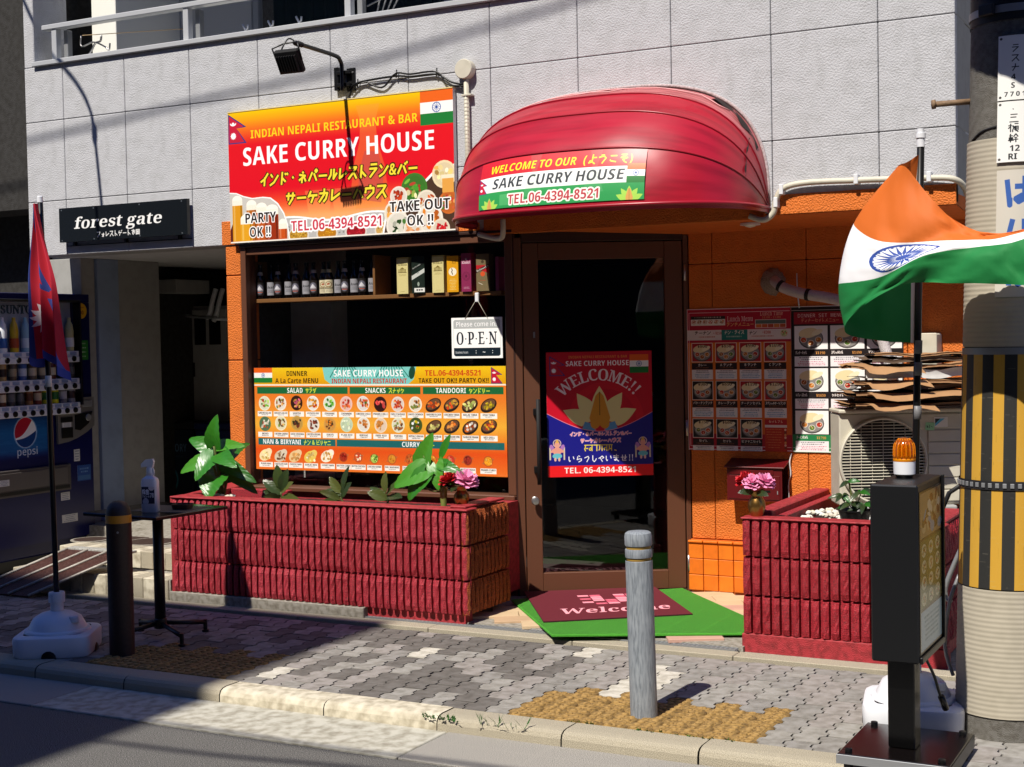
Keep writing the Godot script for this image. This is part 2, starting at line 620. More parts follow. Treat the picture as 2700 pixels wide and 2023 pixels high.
func fake_lines(c: Cv, x: float, y: float, w: float, h: float, n: int, col: Color) -> void:
	# print too small to read in the photograph: rows of short dashes
	for r in n:
		var px := x + w * rng.randf_range(0.04, 0.2)
		var stop := x + w - (px - x)
		while px < stop:
			var d := rng.randf_range(0.012, 0.06) * w
			c.rect(px, y + h * (r + 0.15) / n, d, h * 0.5 / n, Color(col.r, col.g, col.b, rng.randf_range(0.45, 0.9)))
			px += d + w * 0.018

# ---------------------------------------------------------------- the prints
const GREENS := ["6fae3a", "3f8a2c", "a9c95a", "e8dfae", "c94a35"]
const REDS := ["c0392b", "a52a20", "d9663a", "e8a05a", "5a7a2a"]
const BROWNS := ["7a4a2a", "a86a3a", "d9a560", "4a2e1c", "8a9a4a"]
const NANS := ["efdc9a", "e3c678", "f6ebc0", "d0a050"]
const DARKS := ["3a2a22", "5a3a2a", "7a3a2a", "2c3a1e"]

func cols(list: Array) -> Array:
	var o := []
	for s in list: o.append(C(s))
	return o

func print_main_sign() -> ImageTexture:
	var c := Cv.new(self, 1200, 600, C("e00f22"), 1.7)
	c.shade(0, 0, 1200, 600, [[0.0, C("f6c800")], [0.07, C("f2a012")], [0.15, C("ea6420")], [0.26, C("df1520")], [0.60, C("dd0f22")], [0.72, C("e8562c")], [0.82, C("f2a868")], [1.0, C("f6c08a")]])
	# jug and cups behind the lettering
	var jug := []
	for p in [[-62, 30], [-40, 100], [-46, 190], [-82, 300], [-96, 400], [-80, 480], [80, 480], [96, 400], [82, 300], [46, 190], [40, 100], [62, 30]]: jug.append(Vector2(770 + p[0], p[1]))
	c.poly(jug, Color(0.93, 0.62, 0.25, 0.45))
	var inside := []
	for p in [[-30, 230], [-62, 320], [-70, 440], [50, 460], [66, 340], [40, 240]]: inside.append(Vector2(780 + p[0], p[1]))
	c.poly(inside, Color(0.70, 0.30, 0.32, 0.5))
	for x in [500.0, 640.0]: c.poly([Vector2(x - 75, 385), Vector2(x + 75, 385), Vector2(x + 55, 490), Vector2(x - 55, 490)], Color(0.95, 0.66, 0.36, 0.4))
	flag_nepal(c, 2, 6, 104, 138)
	flag_india(c, 1038, 0, 162, 146)
	c.fit("INDIAN NEPALI RESTAURANT & BAR", 128, 1024, 126, 37, C("ffd21e"))
	c.fit("SAKE CURRY HOUSE", 79, 1110, 248, 80, Color.WHITE)
	c.fit("インド・ネパールレストラン&バー", 172, 1018, 345, 48, C("f4df3a"), "bold", 0.12, 5.5, C("3a2310"), 0.15)
	c.fit("サーケカレーハウス", 310, 860, 437, 50, C("f4df3a"), "bold", 0.12, 5.5, C("3a2310"), 0.15)
	# spices along the foot
	var foot := [Vector2(0, 600)]
	for i in 41: foot.append(Vector2(i * 30.0, 505 + sin(i * 0.42) * 12.0))
	foot.append(Vector2(1200, 600))
	c.poly(foot, Color.WHITE)
	var foot2 := []
	for p in foot: foot2.append(p + Vector2(0, 8))
	c.poly(foot2, C("b9b7b4"))
	for i in 40: c.oval(rng.randf_range(330, 850), rng.randf_range(525, 600), rng.randf_range(3, 12), rng.randf_range(2, 8), C(["8a8884", "d9d7d2", "4a4844"][i % 3]), rng.randf() * 3, 7)
	var spice := [["b98a2a", "d9b04a", "7a5a1e"], ["b8781a", "e0a52a", "cf931c"], ["a01824", "d02838", "7a1018"], ["c9a25a", "8a6a34", "e6cf92"]]
	for i in 4:
		var x := 385.0 + i * 155.0
		c.oval(x, 582, 58, 40, C("d8d2c8"))
		c.oval(x, 580, 50, 33, C(spice[i][0]))
		for q in 60: c.oval(x + rng.randf_range(-40, 40), 580 + rng.randf_range(-24, 24), 4, 3, C(spice[i][q % 3]), 0, 6)
	# beer, left
	var l := [Vector2(0, 600), Vector2(0, 366), Vector2(40, 370), Vector2(80, 386), Vector2(130, 398), Vector2(190, 396), Vector2(235, 402), Vector2(275, 430), Vector2(308, 475), Vector2(328, 530), Vector2(338, 600)]
	c.poly(l, Color.WHITE)
	var l2 := []
	for p in l: l2.append(p * Vector2(0.985, 1.0) + Vector2(0, 5))
	c.poly(l2, C("c9c6bf"))
	c.poly([Vector2(20, 500), Vector2(70, 470), Vector2(80, 600), Vector2(0, 600), Vector2(0, 540)], C("5a2016"))
	for b in [[14, 400, 58, "d9941a"], [95, 425, 58, "b5651c"], [150, 440, 62, "b9561c"], [205, 452, 70, "98300f"], [60, 488, 66, "e0a020"], [276, 520, 46, "c8521a"]]:
		c.rect(b[0], b[1], b[2], 600 - b[1], C(b[3]))
		c.rect(b[0] + b[2] * 0.12, b[1] + 20, b[2] * 0.16, 600 - b[1] - 30, C(b[3]).lightened(0.25))
		c.rect(b[0] + b[2] * 0.8, b[1] + 20, b[2] * 0.12, 600 - b[1] - 30, C(b[3]).darkened(0.3))
		c.oval(b[0] + b[2] * 0.5, b[1] + 4, b[2] * 0.5, 22, C("fbf7ea"))
		c.rect(b[0], b[1] + 4, b[2], 24, C("f4eedd"))
	# food, right
	var r := [Vector2(1200, 600), Vector2(1200, 318)]
	for i in 24: r.append(Vector2(1200 - i * 14.0, 318 + pow(i / 23.0, 1.3) * 150.0 + sin(i * 0.7) * 8))
	r.append_array([Vector2(850, 520), Vector2(832, 600)])
	c.poly(r, Color.WHITE)
	var r2 := []
	for p in r: r2.append(p + Vector2(8, 8))
	c.poly(r2, C("4a3426"))
	for q in [[1000, 410, 66, "3f7a2c", GREENS], [920, 440, 44, "e8e2d4", ["b8321a", "c8451e"]], [1150, 360, 60, "ead9b0", NANS], [1060, 470, 50, "e8e0cc", ["c85a24", "a84420", "d98a4a"]], [900, 512, 56, "e8e0cc", ["d98a3a", "e8a04a"]], [915, 565, 62, "eae4d6", ["2c4a24", "3f6a2c", "1e3018", "d0d2c0"]], [1075, 545, 66, "ece6d8", ["c8641a", "d9822a", "8a3a14"]], [1130, 590, 44, "e2d6c0", ["b81a24", "d02a30"]], [1170, 480, 50, "c86a2a", REDS], [990, 590, 50, "e8dfcf", ["c88a5a", "d9a070"]]]:
		dish(c, q[0], q[1], q[2], C(q[3]), cols(q[4]))
	c.rect(1140, 372, 56, 66, C("e0a24a"))
	c.rect(1136, 362, 64, 16, C("f2e6c8"))
	c.fit("PARTY", 82, 262, 512, 44, C("2a2522"), "bold", 0, 4.5, Color.WHITE)
	c.fit("OK !!", 108, 232, 577, 44, C("2a2522"), "bold", 0, 4.5, Color.WHITE)
	c.fit("TEL.06-4394-8521", 344, 838, 562, 46, C("c8354a"), "bold", 0, 7.0, Color.WHITE)
	c.fit("TAKE OUT", 872, 1178, 506, 44, C("2a2522"), "bold", 0, 4.5, Color.WHITE)
	c.fit("OK !!", 958, 1096, 570, 44, C("2a2522"), "bold", 0, 4.5, Color.WHITE)
	c.rect(0, 594, 1200, 6, C("f4efe4"))
	return c.tex()

func lotus(c: Cv, x: float, y: float, s: float, petal: Color, hand: Color) -> void:
	for a in [-1.15, 1.15, -0.6, 0.6, 0.0]:
		var p := []
		for i in 13:
			var t := i / 12.0
			p.append(Vector2(x, y) + Vector2(sin(t * PI) * 0.2, -t) .rotated(a) * s)
		for i in 13:
			var t := 1.0 - i / 12.0
			p.append(Vector2(x, y) + Vector2(-sin(t * PI) * 0.2, -t).rotated(a) * s)
		c.poly(p, petal)
	c.poly([Vector2(x, y - s * 0.86), Vector2(x + s * 0.1, y - s * 0.75), Vector2(x + s * 0.26, y - s * 0.2), Vector2(x + s * 0.16, y + s * 0.12), Vector2(x, y), Vector2(x - s * 0.16, y + s * 0.12), Vector2(x - s * 0.26, y - s * 0.2), Vector2(x - s * 0.1, y - s * 0.75)], hand)
	c.line([Vector2(x, y - s * 0.84), Vector2(x, y)], s * 0.025, hand.darkened(0.35))

func print_banner() -> ImageTexture:
	var c := Cv.new(self, 1000, 280, C("c8202c"), 2.0)
	c.rect(0, 98, 1000, 92, C("f0f1ef"))
	c.rect(0, 188, 1000, 92, C("2f9a52"))
	for x in [330.0, 690.0]:
		c.poly([Vector2(x, 0), Vector2(x + 70, 0), Vector2(x + 50, 90), Vector2(x + 90, 230), Vector2(x - 30, 230), Vector2(x + 20, 90)], Color(0.6, 0.75, 0.6, 0.22))
	c.rect(150, 205, 60, 60, Color(0.5, 0.8, 0.55, 0.4))
	c.fit("WELCOME TO OUR", 70, 610, 78, 44, C("f6e01e"), "bold", 0.16)
	c.fit("(ようこそ)", 650, 930, 78, 46, C("f6e01e"), "bold", 0.1, 0, Color.WHITE, 0.12)
	c.fit("SAKE CURRY HOUSE", 92, 890, 170, 56, C("383d42"), "bold", 0.16)
	flag_india(c, 905, 82, 95, 108)
	flag_nepal(c, 0, 100, 58, 92)
	lotus(c, 78, 284, 66, C("a9d95a"), C("d9a25a"))
	lotus(c, 922, 284, 78, C("a9d95a"), C("d9a25a"))
	c.fit("TEL.06-4394-8521", 205, 762, 262, 50, C("b8404a"), "bold", 0.05, 8.0, C("f6f2ea"))
	return c.tex()

func print_window_menu() -> ImageTexture:
	var c := Cv.new(self, 1500, 520, C("e8762a"), 1.36)
	c.shade(0, 0, 1500, 520, [[0.0, C("e67628")], [0.30, C("e8802c")], [0.55, C("efb23c")], [0.68, C("e88a2c")], [0.80, C("e2551c")], [1.0, C("e8782a")]])
	c.shade(0, 0, 1500, 84, [[0, C("efc81e")], [1, C("e0a012")]])
	flag_india(c, 0, 0, 118, 76)
	c.mid("DINNER", 275, 42, 25, C("3a2a10"))
	c.mid("A La Carte MENU", 275, 78, 24, C("3a2a10"))
	c.poly([Vector2(438, 0), Vector2(1000, 0), Vector2(985, 60), Vector2(950, 86), Vector2(490, 86), Vector2(450, 60)], C("7fcfc8"))
	for i in 9:
		for x in [520.0, 800.0]: c.line([Vector2(x + i * 14, 0), Vector2(x + (i - 4) * 24 + 60, 50)], 5, C("2a7a6a"))
	c.oval(975, 28, 18, 32, C("1e4a38"), 0.2)
	c.fit("SAKE CURRY HOUSE", 505, 925, 46, 32, Color.WHITE)
	c.fit("INDIAN NEPALI RESTAURANT", 492, 945, 80, 23, C("c83228"))
	c.fit("TEL.06-4394-8521", 1050, 1368, 44, 26, C("c8381c"))
	c.fit("TAKE OUT OK!! PARTY OK!!", 1012, 1408, 78, 22, C("3a2210"))
	flag_nepal(c, 1420, 4, 62, 78)
	c.rect(0, 84, 1500, 7, C("f8efe0"))
	for b in [[18, 590, 98, "SALAD", "サラダ", "1f6a3c"], [602, 1022, 98, "SNACKS", "スナック", "1f6a3c"], [1036, 1486, 98, "TANDOORI", "タンドリー", "1f6a3c"], [18, 508, 360, "NAN & BIRYANI", "ナン & ビリヤニ", "21686a"], [516, 1486, 360, "CURRY", "カレー", "21686a"]]:
		c.rect(b[0], b[2], b[1] - b[0], 34, C(b[5]))
		var w1 := c.width(b[3], 33)
		var w2 := c.width(b[4], 28) * 0.9
		var x: float = (b[0] + b[1] - w1 - w2 - 14) / 2.0
		c.fit(b[3], x, x + w1, b[2] + 29, 24, Color.WHITE)
		c.fit(b[4], x + w1 + 14, x + w1 + 14 + w2, b[2] + 29, 22, C("d8e84a"))
	var names := ["GREEN SALAD", "CHICKEN SALAD", "SAMOSA", "POTATO FRY", "EDAMAME", "CHOWMIN", "CHICKEN CHILLI", "PRAWN CHILLI", "CHILLY SAUSAGE", "SUKUTI CHOWMIN", "TANDOORI CHICKEN", "CHICKEN TIKKA", "MALAI TIKKA", "FISH TIKKA",
		"MOMO", "CHICKEN CADEKO", "DANI SEKUWA", "CHICKEN SEKUWA", "SUKUTI", "PLAIN RICE", "BIRYANI", "FRIED RICE", "PAKODA", "NEPALI KHANA", "SEEKH KABAB", "TANDOORI EBI", "TANDOORI PRAWN", "MIX GRILL",
		"PLAIN NAN", "CHOCOLATE NAN", "CHEESE NAN", "GARLIC NAN", "HONEY NAN", "MUTTON CURRY", "BUTTER CHICKEN", "CHICKEN KORMA", "DAL MAKHANI", "CHANA MASALA", "KEEMA CURRY", "SAG CURRY", "MUTTON MASALA", "PRAWN CURRY"]
	var plates := ["e8ead0", "f2ece0", "3a2018", "f2efe6", "e8f0e0", "f0c8c0", "ece6e0", "3a1c1c", "e8dcd4", "f2ead8", "", "", "", "",
		"5a7a5a", "eee8c8", "c8a050", "ece6dc", "d8a050", "c8dcc0", "f0ece2", "efd9c0", "e8e8d0", "4a5a2a", "", "", "", "", "f2e2b0", "d8cbb0", "e8c890", "e6c858", "f6efdc", "a8301c", "c84a2a", "a8c85a", "d88a2a", "c8642a", "e0902a", "c8382a", "8a2a1e", "e09020"]
	var foods := [GREENS, BROWNS, ["d9a050", "c88a3a", "d0607a"], ["e8a02a", "d98a1e", "b83a1c"], ["4aa02c", "2f7a1e", "8ac84a"], REDS, REDS, ["d94a4a", "e86a5a"], REDS, BROWNS, ["d9561c", "b8401a", "e88a3a"], ["d9481c", "c89a3a"], ["d9d98a", "a8b85a"], ["d9b82a", "8a7a1e"],
		["f0ecdc", "e8e2cc", "b84a2a"], BROWNS, DARKS, ["7a3a2a", "9a4a34", "5a2a22"], ["2a2420", "d9822a", "6a3a22"], ["d9e2c8", "c8d8b0"], ["b86a2a", "d99a5a"], ["d98a3a", "e0a058"], BROWNS, ["d9c82a", "c84a2a", "e8e8f0", "3a5a1e"], ["a8a05a", "d0c87a"], ["d9722a", "e89a4a"], ["d96a1e", "b84a1a", "f0ece0"], ["c8381c", "e0652a", "d9a52a"],
		NANS, ["6a4a34", "b8a080", "8a6a4a"], ["d9a560", "c88a4a"], NANS, ["f6e6c0", "d9a050"], ["8a1e14", "c0402a"], ["d9602a", "f0e0c0"], ["4a7a2a", "c8e07a"], ["e0a03a", "c87a1e"], ["d9863a", "a84a1e"], ["e8a84a", "c8781e"], ["d94a3a", "e88a6a"], ["a8382a", "6a1e14"], ["e8a02a", "f0c05a"]]
	var xs3 := [64, 162, 255, 352, 457, 555, 645, 742, 847, 952, 1080, 1185, 1282, 1395]
	for i in 42:
		var row := i / 14
		var x: float = 64.0 + (i % 14) * 103.0 if row < 2 else float(xs3[i % 14])
		var y: float = [180.0, 284.0, 448.0][row] + rng.randf_range(-3, 3)
		var kind := 0
		if row < 2 and i % 14 >= 10: kind = 1
		if row == 2: kind = 3 if i % 14 < 5 else 2
		dish(c, x, y, 38.0 if row < 2 else (38.0 if kind == 3 else 27.0), C(plates[i]) if plates[i] else C("3a2a22"), cols(foods[i]), kind)
		var ly: float = [222.0, 328.0, 482.0][row]
		var lw: float = 46.0 if row < 2 else 44.0
		c.rect(x - lw, ly, lw * 2, 26, C("f8f6f0"))
		c.mid(names[i], x, ly + 13, 9, C("3a3434"), "bold", lw * 1.85)
		fake_lines(c, x - lw * 0.6, ly + 15, lw * 1.2, 8, 1, C("5a5454"))
	return c.tex()

func seated(c: Cv, x: float, y: float, s: float) -> void:
	# a small seated figure with a halo, in pinks and turquoise
	c.ring(x, y - s * 0.9, s * 0.42, s * 0.07, C("f0d8c0"))
	for k in [-1.0, 1.0]:
		c.rect(x + k * s * 0.72 - s * 0.08, y - s * 0.5, s * 0.16, s * 1.3, C("d8ccae"))
		c.oval(x + k * s * 0.55, y - s * 0.5, s * 0.2, s * 0.3, C("b07ac0"), k * 0.4)
		c.oval(x + k * s * 0.4, y - s * 0.15, s * 0.32, s * 0.16, C("e8a090"), k * 0.5)
	c.oval(x, y - s * 0.1, s * 0.45, s * 0.42, C("e8a08e"))
	c.oval(x, y - s * 0.75, s * 0.28, s * 0.36, C("e6a492"))
	c.poly([Vector2(x - s * 0.25, y - s * 0.95), Vector2(x, y - s * 1.35), Vector2(x + s * 0.25, y - s * 0.95)], C("e0b058"))
	c.oval(x, y + s * 0.4, s * 0.5, s * 0.28, C("6ac4d0"))
	for k in [-0.2, 0.2]: c.oval(x + k * s, y + s * 0.75, s * 0.12, s * 0.2, C("e8b8a8"))

func print_door_poster() -> ImageTexture:
	var c := Cv.new(self, 840, 1000, C("c8102a"), 1.6)
	c.ring(470, 540, 300, 60, Color(0.9, 0.15, 0.2, 0.4))
	lotus(c, 420, 595, 320, C("e8dd98"), C("d8962a"))
	c.oval(420, 620, 150, 70, C("c8102a"))
	for k in [-1.0, 1.0]:
		c.poly([Vector2(420 + k * 60, 575), Vector2(420 + k * 120, 560), Vector2(420 + k * 150, 640), Vector2(420 + k * 30, 660)], C("5a9ac8"))
		c.line([Vector2(420 + k * 70, 560), Vector2(420 + k * 30, 640)], 9, C("d06a8a"))
		c.oval(420 + k * 32, 560, 42, 60, C("d8962a"), -k * 0.35)
	var low := [Vector2(0, 490)]
	for i in 25:
		var t := i / 24.0
		low.append(Vector2(t * 840, 490 + sin(t * PI) * 148))
	low.append_array([Vector2(840, 910), Vector2(0, 910)])
	c.poly(low, C("1a1a86"))
	var arc := []
	for i in 25: arc.append(Vector2(i / 24.0 * 840, 490 + sin(i / 24.0 * PI) * 148))
	c.line(arc, 5, C("e88aa0"))
	c.rect(0, 910, 840, 90, C("ec1c22"))
	flag_nepal(c, 26, 30, 125, 160)
	flag_india(c, 664, 28, 150, 148)
	c.fit("INDIAN NEPALI RESTAURANT & BAR", 178, 645, 52, 21, C("e08a3a"))
	c.fit("SAKE CURRY HOUSE", 154, 660, 113, 40, Color.WHITE)
	var s := "WELCOME!!"
	var ang := -0.86
	var cen := Vector2(415, 600)
	for ch in s:
		var adv: float = c.width(ch, 128, "serifbold") * 0.93
		var d := adv / 455.0
		var a := ang + d / 2
		var p := cen + Vector2(sin(a), -cos(a)) * 370.0 - Vector2(adv / 2, 0).rotated(a)
		c.text(ch, p.x, p.y, 128, C("f4e6e6"), "serifbold", 0.93, 0, 0, Color.WHITE, a)
		ang += d + 0.012
	c.fit("インド・ネパールレストラン&バー", 176, 672, 672, 28, C("e87a8a"), "bold", 0.1, 2.5, C("f8e8ee"))
	c.fit("サーケカレーハウス", 258, 585, 728, 32, C("e87a8a"), "bold", 0.1, 2.5, C("f8e8ee"))
	c.text("स्वागतम्", 292, 794, 58, C("f0d83a"), "bold", 0.7)
	c.fit("いらっしゃいませ", 160, 635, 880, 50, C("f6f6fa"), "bold", 0, 0, Color.WHITE, 0.1)
	c.text("!!", 640, 880, 70, C("f6f6fa"), "serif")
	seated(c, 76, 800, 78)
	seated(c, 760, 792, 78)
	c.fit("TEL. 06-4394-8521", 130, 710, 972, 46, C("fbf2ee"))
	return c.tex()

func set_plate(c: Cv, x: float, y: float, w: float, h: float, back: String, sd: int) -> void:
	c.rect(x, y, w, h, C(back))
	var r := minf(w, h) * 0.52
	c.oval(x + w * 0.5, y + h * 0.55, r * 1.05, r * 0.85, C("4a4644"))
	c.oval(x + w * 0.5, y + h * 0.53, r * 0.98, r * 0.77, C("8a8682"))
	c.oval(x + w * 0.42, y + h * 0.3, r * 0.85, r * 0.42, C("ead8a8"), -0.15)
	c.oval(x + w * 0.7, y + h * 0.28, r * 0.5, r * 0.22, C("f2e6c2"), -0.4)
	var bowls := ["c8401e", "a8581e", "c87a2a", "5a7a2a", "b83020"]
	for i in 3:
		var q := Vector2(x + w * (0.26 + i * 0.24), y + h * (0.6 + [0.0, 0.14, 0.0][i]))
		c.oval(q.x, q.y, r * 0.29, r * 0.26, C("d8d2c6"))
		c.oval(q.x, q.y, r * 0.23, r * 0.2, C(bowls[(sd + i) % 5]))
		for k in 4: c.oval(q.x + rng.randf_range(-0.12, 0.12) * r, q.y + rng.randf_range(-0.1, 0.1) * r, r * 0.06, r * 0.04, C("f0d8a0") if k % 2 else C("7a2a1a"), 0, 6)

func print_lunch_menu() -> ImageTexture:
	var c := Cv.new(self, 760, 1000, C("d9701e"), 1.8)
	c.shade(0, 0, 760, 1000, [[0, C("b81230")], [0.235, C("b81230")], [0.24, C("e07a20")], [0.88, C("d9661c")], [0.885, C("b01028")], [1, C("b01028")]])
	for q in [[0, 0, 760, 5], [0, 990, 760, 6], [14, 26, 740, 3], [14, 26, 3, 944], [14, 968, 740, 3], [0, 0, 4, 1000]]: c.rect(q[0], q[1], q[2], q[3], C("f0d8dc"))
	c.rect(30, 52, 256, 22, C("1c1414"))
	c.rect(30, 74, 256, 44, C("ece4dc"))
	for i in 6: dish(c, 52 + i * 42, 92, 15, C("f2ece0"), cols(REDS), 2)
	fake_lines(c, 45, 54, 220, 16, 1, C("e8dcc8"))
	c.fit("Lunch Menu", 300, 490, 92, 34, C("f2dcd8"), "serif")
	c.mid("ランチメニュー", 395, 124, 22, C("e8b070"))
	c.fit("Lunch Time", 540, 705, 56, 28, C("f0c8b0"), "serif")
	c.fit("11:00 - 15:00", 555, 690, 76, 14, C("e8b070"), "serif")
	c.rect(505, 84, 222, 58, C("ece4dc"))
	c.rect(508, 87, 216, 26, C("5a6a62"))
	for i in 5: c.rect(511 + i * 43, 115, 40, 24, C(["d9702a", "c85a2a", "b8482a", "d07a3a", "c0522a"][i]))
	c.rect(0, 150, 760, 72, C("e4d6d2"))
	c.fit("チーズナン", 55, 180, 180, 22, C("4a2a24"))
	c.text("+ ¥250", 195, 182, 26, C("b8382a"), "serifbold", 0.8)
	c.rect(258, 150, 190, 72, C("1e7a72"))
	c.fit("ナン・ライス", 278, 425, 180, 22, C("f0e8d8"))
	fake_lines(c, 285, 190, 130, 20, 1, C("f0e8d8"))
	c.text("ナン", 460, 184, 30, C("4a2a24"))
	c.text("+¥200", 555, 182, 28, C("b8382a"), "serifbold", 0.8)
	fake_lines(c, 55, 192, 180, 16, 1, C("b8482a"))
	fake_lines(c, 470, 192, 180, 16, 1, C("b8482a"))
	dish(c, 712, 180, 26, C("d8d0a0"), cols(GREENS))
	var price := ["¥800", "¥850", "¥990", "¥1090", "¥980", "¥890", "¥1190", "¥1290", "¥750", "¥680", "¥990"]
	var title := ["カレー", "A ランチ", "B ランチ", "C ランチ", "バターチキンランチ", "カレーランチ", "チーズナンセット", "スペシャルサーケランチ", "セット", "セット", "ビリヤニセット"]
	for i in 11:
		var x := 32.0 + (i % 4) * 178.0
		var y := 240.0 + (i / 4) * 268.0
		c.rect(x, y, 158, 136, C("f0e2d4"))
		set_plate(c, x + 4, y + 4, 150, 128, "b01c24" if i in [0, 1, 2, 3, 6, 7] else "1a1614", i)
		c.mid(price[i], x + 82, y + 34, 24, C("4a2a1a"), "serifbold", 90)
		c.rect(x, y + 142, 158, 46, C("241214"))
		c.mid(title[i], x + 79, y + 165, 17, C("ece0d4"), "bold", 146)
		fake_lines(c, x + 20, y + 170, 118, 12, 1, C("b86a3a"))
		c.rect(x, y + 190, 158, 68, C("e6e2e2"))
		fake_lines(c, x + 6, y + 193, 146, 22, 2, C("3a3a44"))
		fake_lines(c, x + 6, y + 217, 146, 36, 3, C("4a86b0"))
	c.rect(566, 776, 158, 254, C("c03018"))
	c.rect(566, 776, 158, 36, C("b81a24"))
	c.mid("セットソフト", 645, 800, 16, C("e8c8a8"))
	c.rect(566, 815, 158, 18, C("e8d8d0"))
	for i in 8:
		fake_lines(c, 570, 842 + i * 18.0, 120, 10, 1, C("e8a05a"))
		c.oval(712, 848 + i * 18.0, 8, 8, C(["e8c8a8", "7a3a2a", "d9a05a"][i % 3]))
	return c.tex()

func print_dinner_menu() -> ImageTexture:
	var c := Cv.new(self, 760, 1000, C("160c0e"), 1.8)
	c.rect(0, 878, 760, 122, C("1f7a44"))
	c.rect(0, 0, 760, 5, C("e8dcdc"))
	c.rect(0, 26, 760, 3, C("d8cccc"))
	c.rect(0, 968, 760, 3, C("d8e8dc"))
	c.rect(0, 990, 760, 8, C("e8ece8"))
	c.rect(18, 40, 352, 82, C("a01428"))
	c.fit("DINNER SET MENU", 44, 356, 76, 24, C("ecd8d8"), "mono")
	c.fit("ディナーセットメニュー", 66, 332, 108, 22, C("d88a6a"))
	var price := ["¥1190", "¥1490", "", "¥1650", "", "", "¥1790", "", ""]
	var title := ["ディナーセット", "スペシャルセット", "マンセット", "レディースセット", "ベジタブルセット", "セット", "チーズナンセット", "セット", "セット"]
	for i in 9:
		var x := 20.0 + (i % 3) * 250.0
		var y := 134.0 + (i / 3) * 290.0
		c.rect(x, y, 232, 160, C("f2f0ee"))
		set_plate(c, x + 8, y + 2, 216, 156, "f2f0ee", i * 2)
		c.fit(title[i], x + 6, x + 88, y + 192, 18, C("f0e6e0"))
		if price[i]: c.fit(price[i], x + 148, x + 214, y + 194, 18, C("e09a4a"), "serifbold")
		c.rect(x, y + 208, 232, 70, C("ece8ea"))
		fake_lines(c, x + 8, y + 212, 216, 26, 2, C("3a3440"))
		fake_lines(c, x + 8, y + 240, 216, 34, 3, C("c04a6a"))
	return c.tex()

func print_black_sign() -> ImageTexture:
	var c := Cv.new(self, 1000, 204, C("15191d"), 2.0)
	# upright serifs leaning like a printed italic
	c.fit("forest gate", 118, 810, 128, 66, C("f2f2f0"), "serifbold", 0.22)
	c.fit("フォレストゲート市岡", 300, 640, 184, 28, C("e8e8e6"))
	for x in [20.0, 280.0, 640.0, 960.0]:
		c.oval(x, 12, 5, 4, C("5a6066"))
		c.oval(x, 194, 5, 4, C("5a6066"))
	return c.tex()

func print_open() -> ImageTexture:
	var c := Cv.new(self, 512, 406, C("f6f6f4"), 2.0)
	c.poly([Vector2(34, 20), Vector2(478, 20), Vector2(490, 34), Vector2(490, 110), Vector2(22, 110), Vector2(22, 34)], C("aeb2b2"))
	c.fit("Please come in!", 44, 458, 88, 46, C("fafafa"), "regular")
	c.rect(20, 34, 3, 340, C("aeb2b2"))
	c.rect(489, 34, 3, 340, C("aeb2b2"))
	c.fit("O", 44, 126, 268, 124, C("16202c"), "serifbold")
	c.fit("P", 160, 232, 268, 124, C("16202c"), "serifbold")
	c.fit("E", 266, 336, 268, 124, C("16202c"), "serifbold")
	c.fit("N", 374, 458, 268, 124, C("16202c"), "serifbold")
	for x in [144.0, 250.0, 356.0]: c.oval(x, 212, 7, 7, C("16202c"))
	c.poly([Vector2(22, 302), Vector2(490, 302), Vector2(490, 372), Vector2(476, 386), Vector2(36, 386), Vector2(22, 372)], C("14222c"))
	c.fit("Business hours", 36, 166, 358, 24, C("e8ecee"), "regular")
	for x in [246.0, 412.0]:
		c.oval(x, 332, 4, 4, C("e8ecee"))
		c.oval(x, 354, 4, 4, C("e8ecee"))
	c.text("~", 310, 366, 56, C("e8ecee"))
	return c.tex()

func print_mat() -> ImageTexture:
	var c := Cv.new(self, 700, 800, C("5e0c1e"), 1.8)
	for i in 5000: c.rect(rng.randf() * 700, rng.randf() * 800, 3, 2, Color(0.45, 0.04, 0.12, 0.35) if i % 2 else Color(0.44, 0.07, 0.15, 0.3))
	var on := ["ba0ba", "0b0ab", "ab0b0", "0bab0", "b0ab0", "0ab0b"]
	for r in 6:
		for q in 5:
			var ch: String = on[r][q]
			if ch != "0":
				c.rect(255 + q * 62, 170 + r * 44, 56, 38, C("c8506a") if ch == "a" else C("ef93a4"))
				if ch == "a": fake_lines(c, 257 + q * 62, 172 + r * 44, 52, 34, 5, C("ef93a4"))
	c.fit("Welcome", 100, 640, 640, 130, C("f0a2ae"), "serifbold", 0.15)
	return c.tex()

func print_flag_india() -> ImageTexture:
	var c := Cv.new(self, 900, 600, C("d2681a"), 2.0)
	c.rect(0, 200, 900, 200, C("f4f4f6"))
	c.rect(0, 400, 900, 200, C("16803e"))
	c.rect(0, 0, 26, 600, C("e8e4de"))
	c.ring(450, 300, 92, 9, C("2a4aa0"))
	for i in 24:
		var d := Vector2(1, 0).rotated(i * TAU / 24)
		var n := d.orthogonal()
		var o := Vector2(450, 300)
		c.poly([o + d * 16, o + d * 40 + n * 5, o + d * 86, o + d * 40 - n * 5], C("2a4aa0"))
		c.oval(450 + cos((i + 0.5) * TAU / 24) * 82, 300 + sin((i + 0.5) * TAU / 24) * 82, 4, 4, C("2a4aa0"), 0, 8)
	c.oval(450, 300, 20, 20, C("2a4aa0"))
	return c.tex()

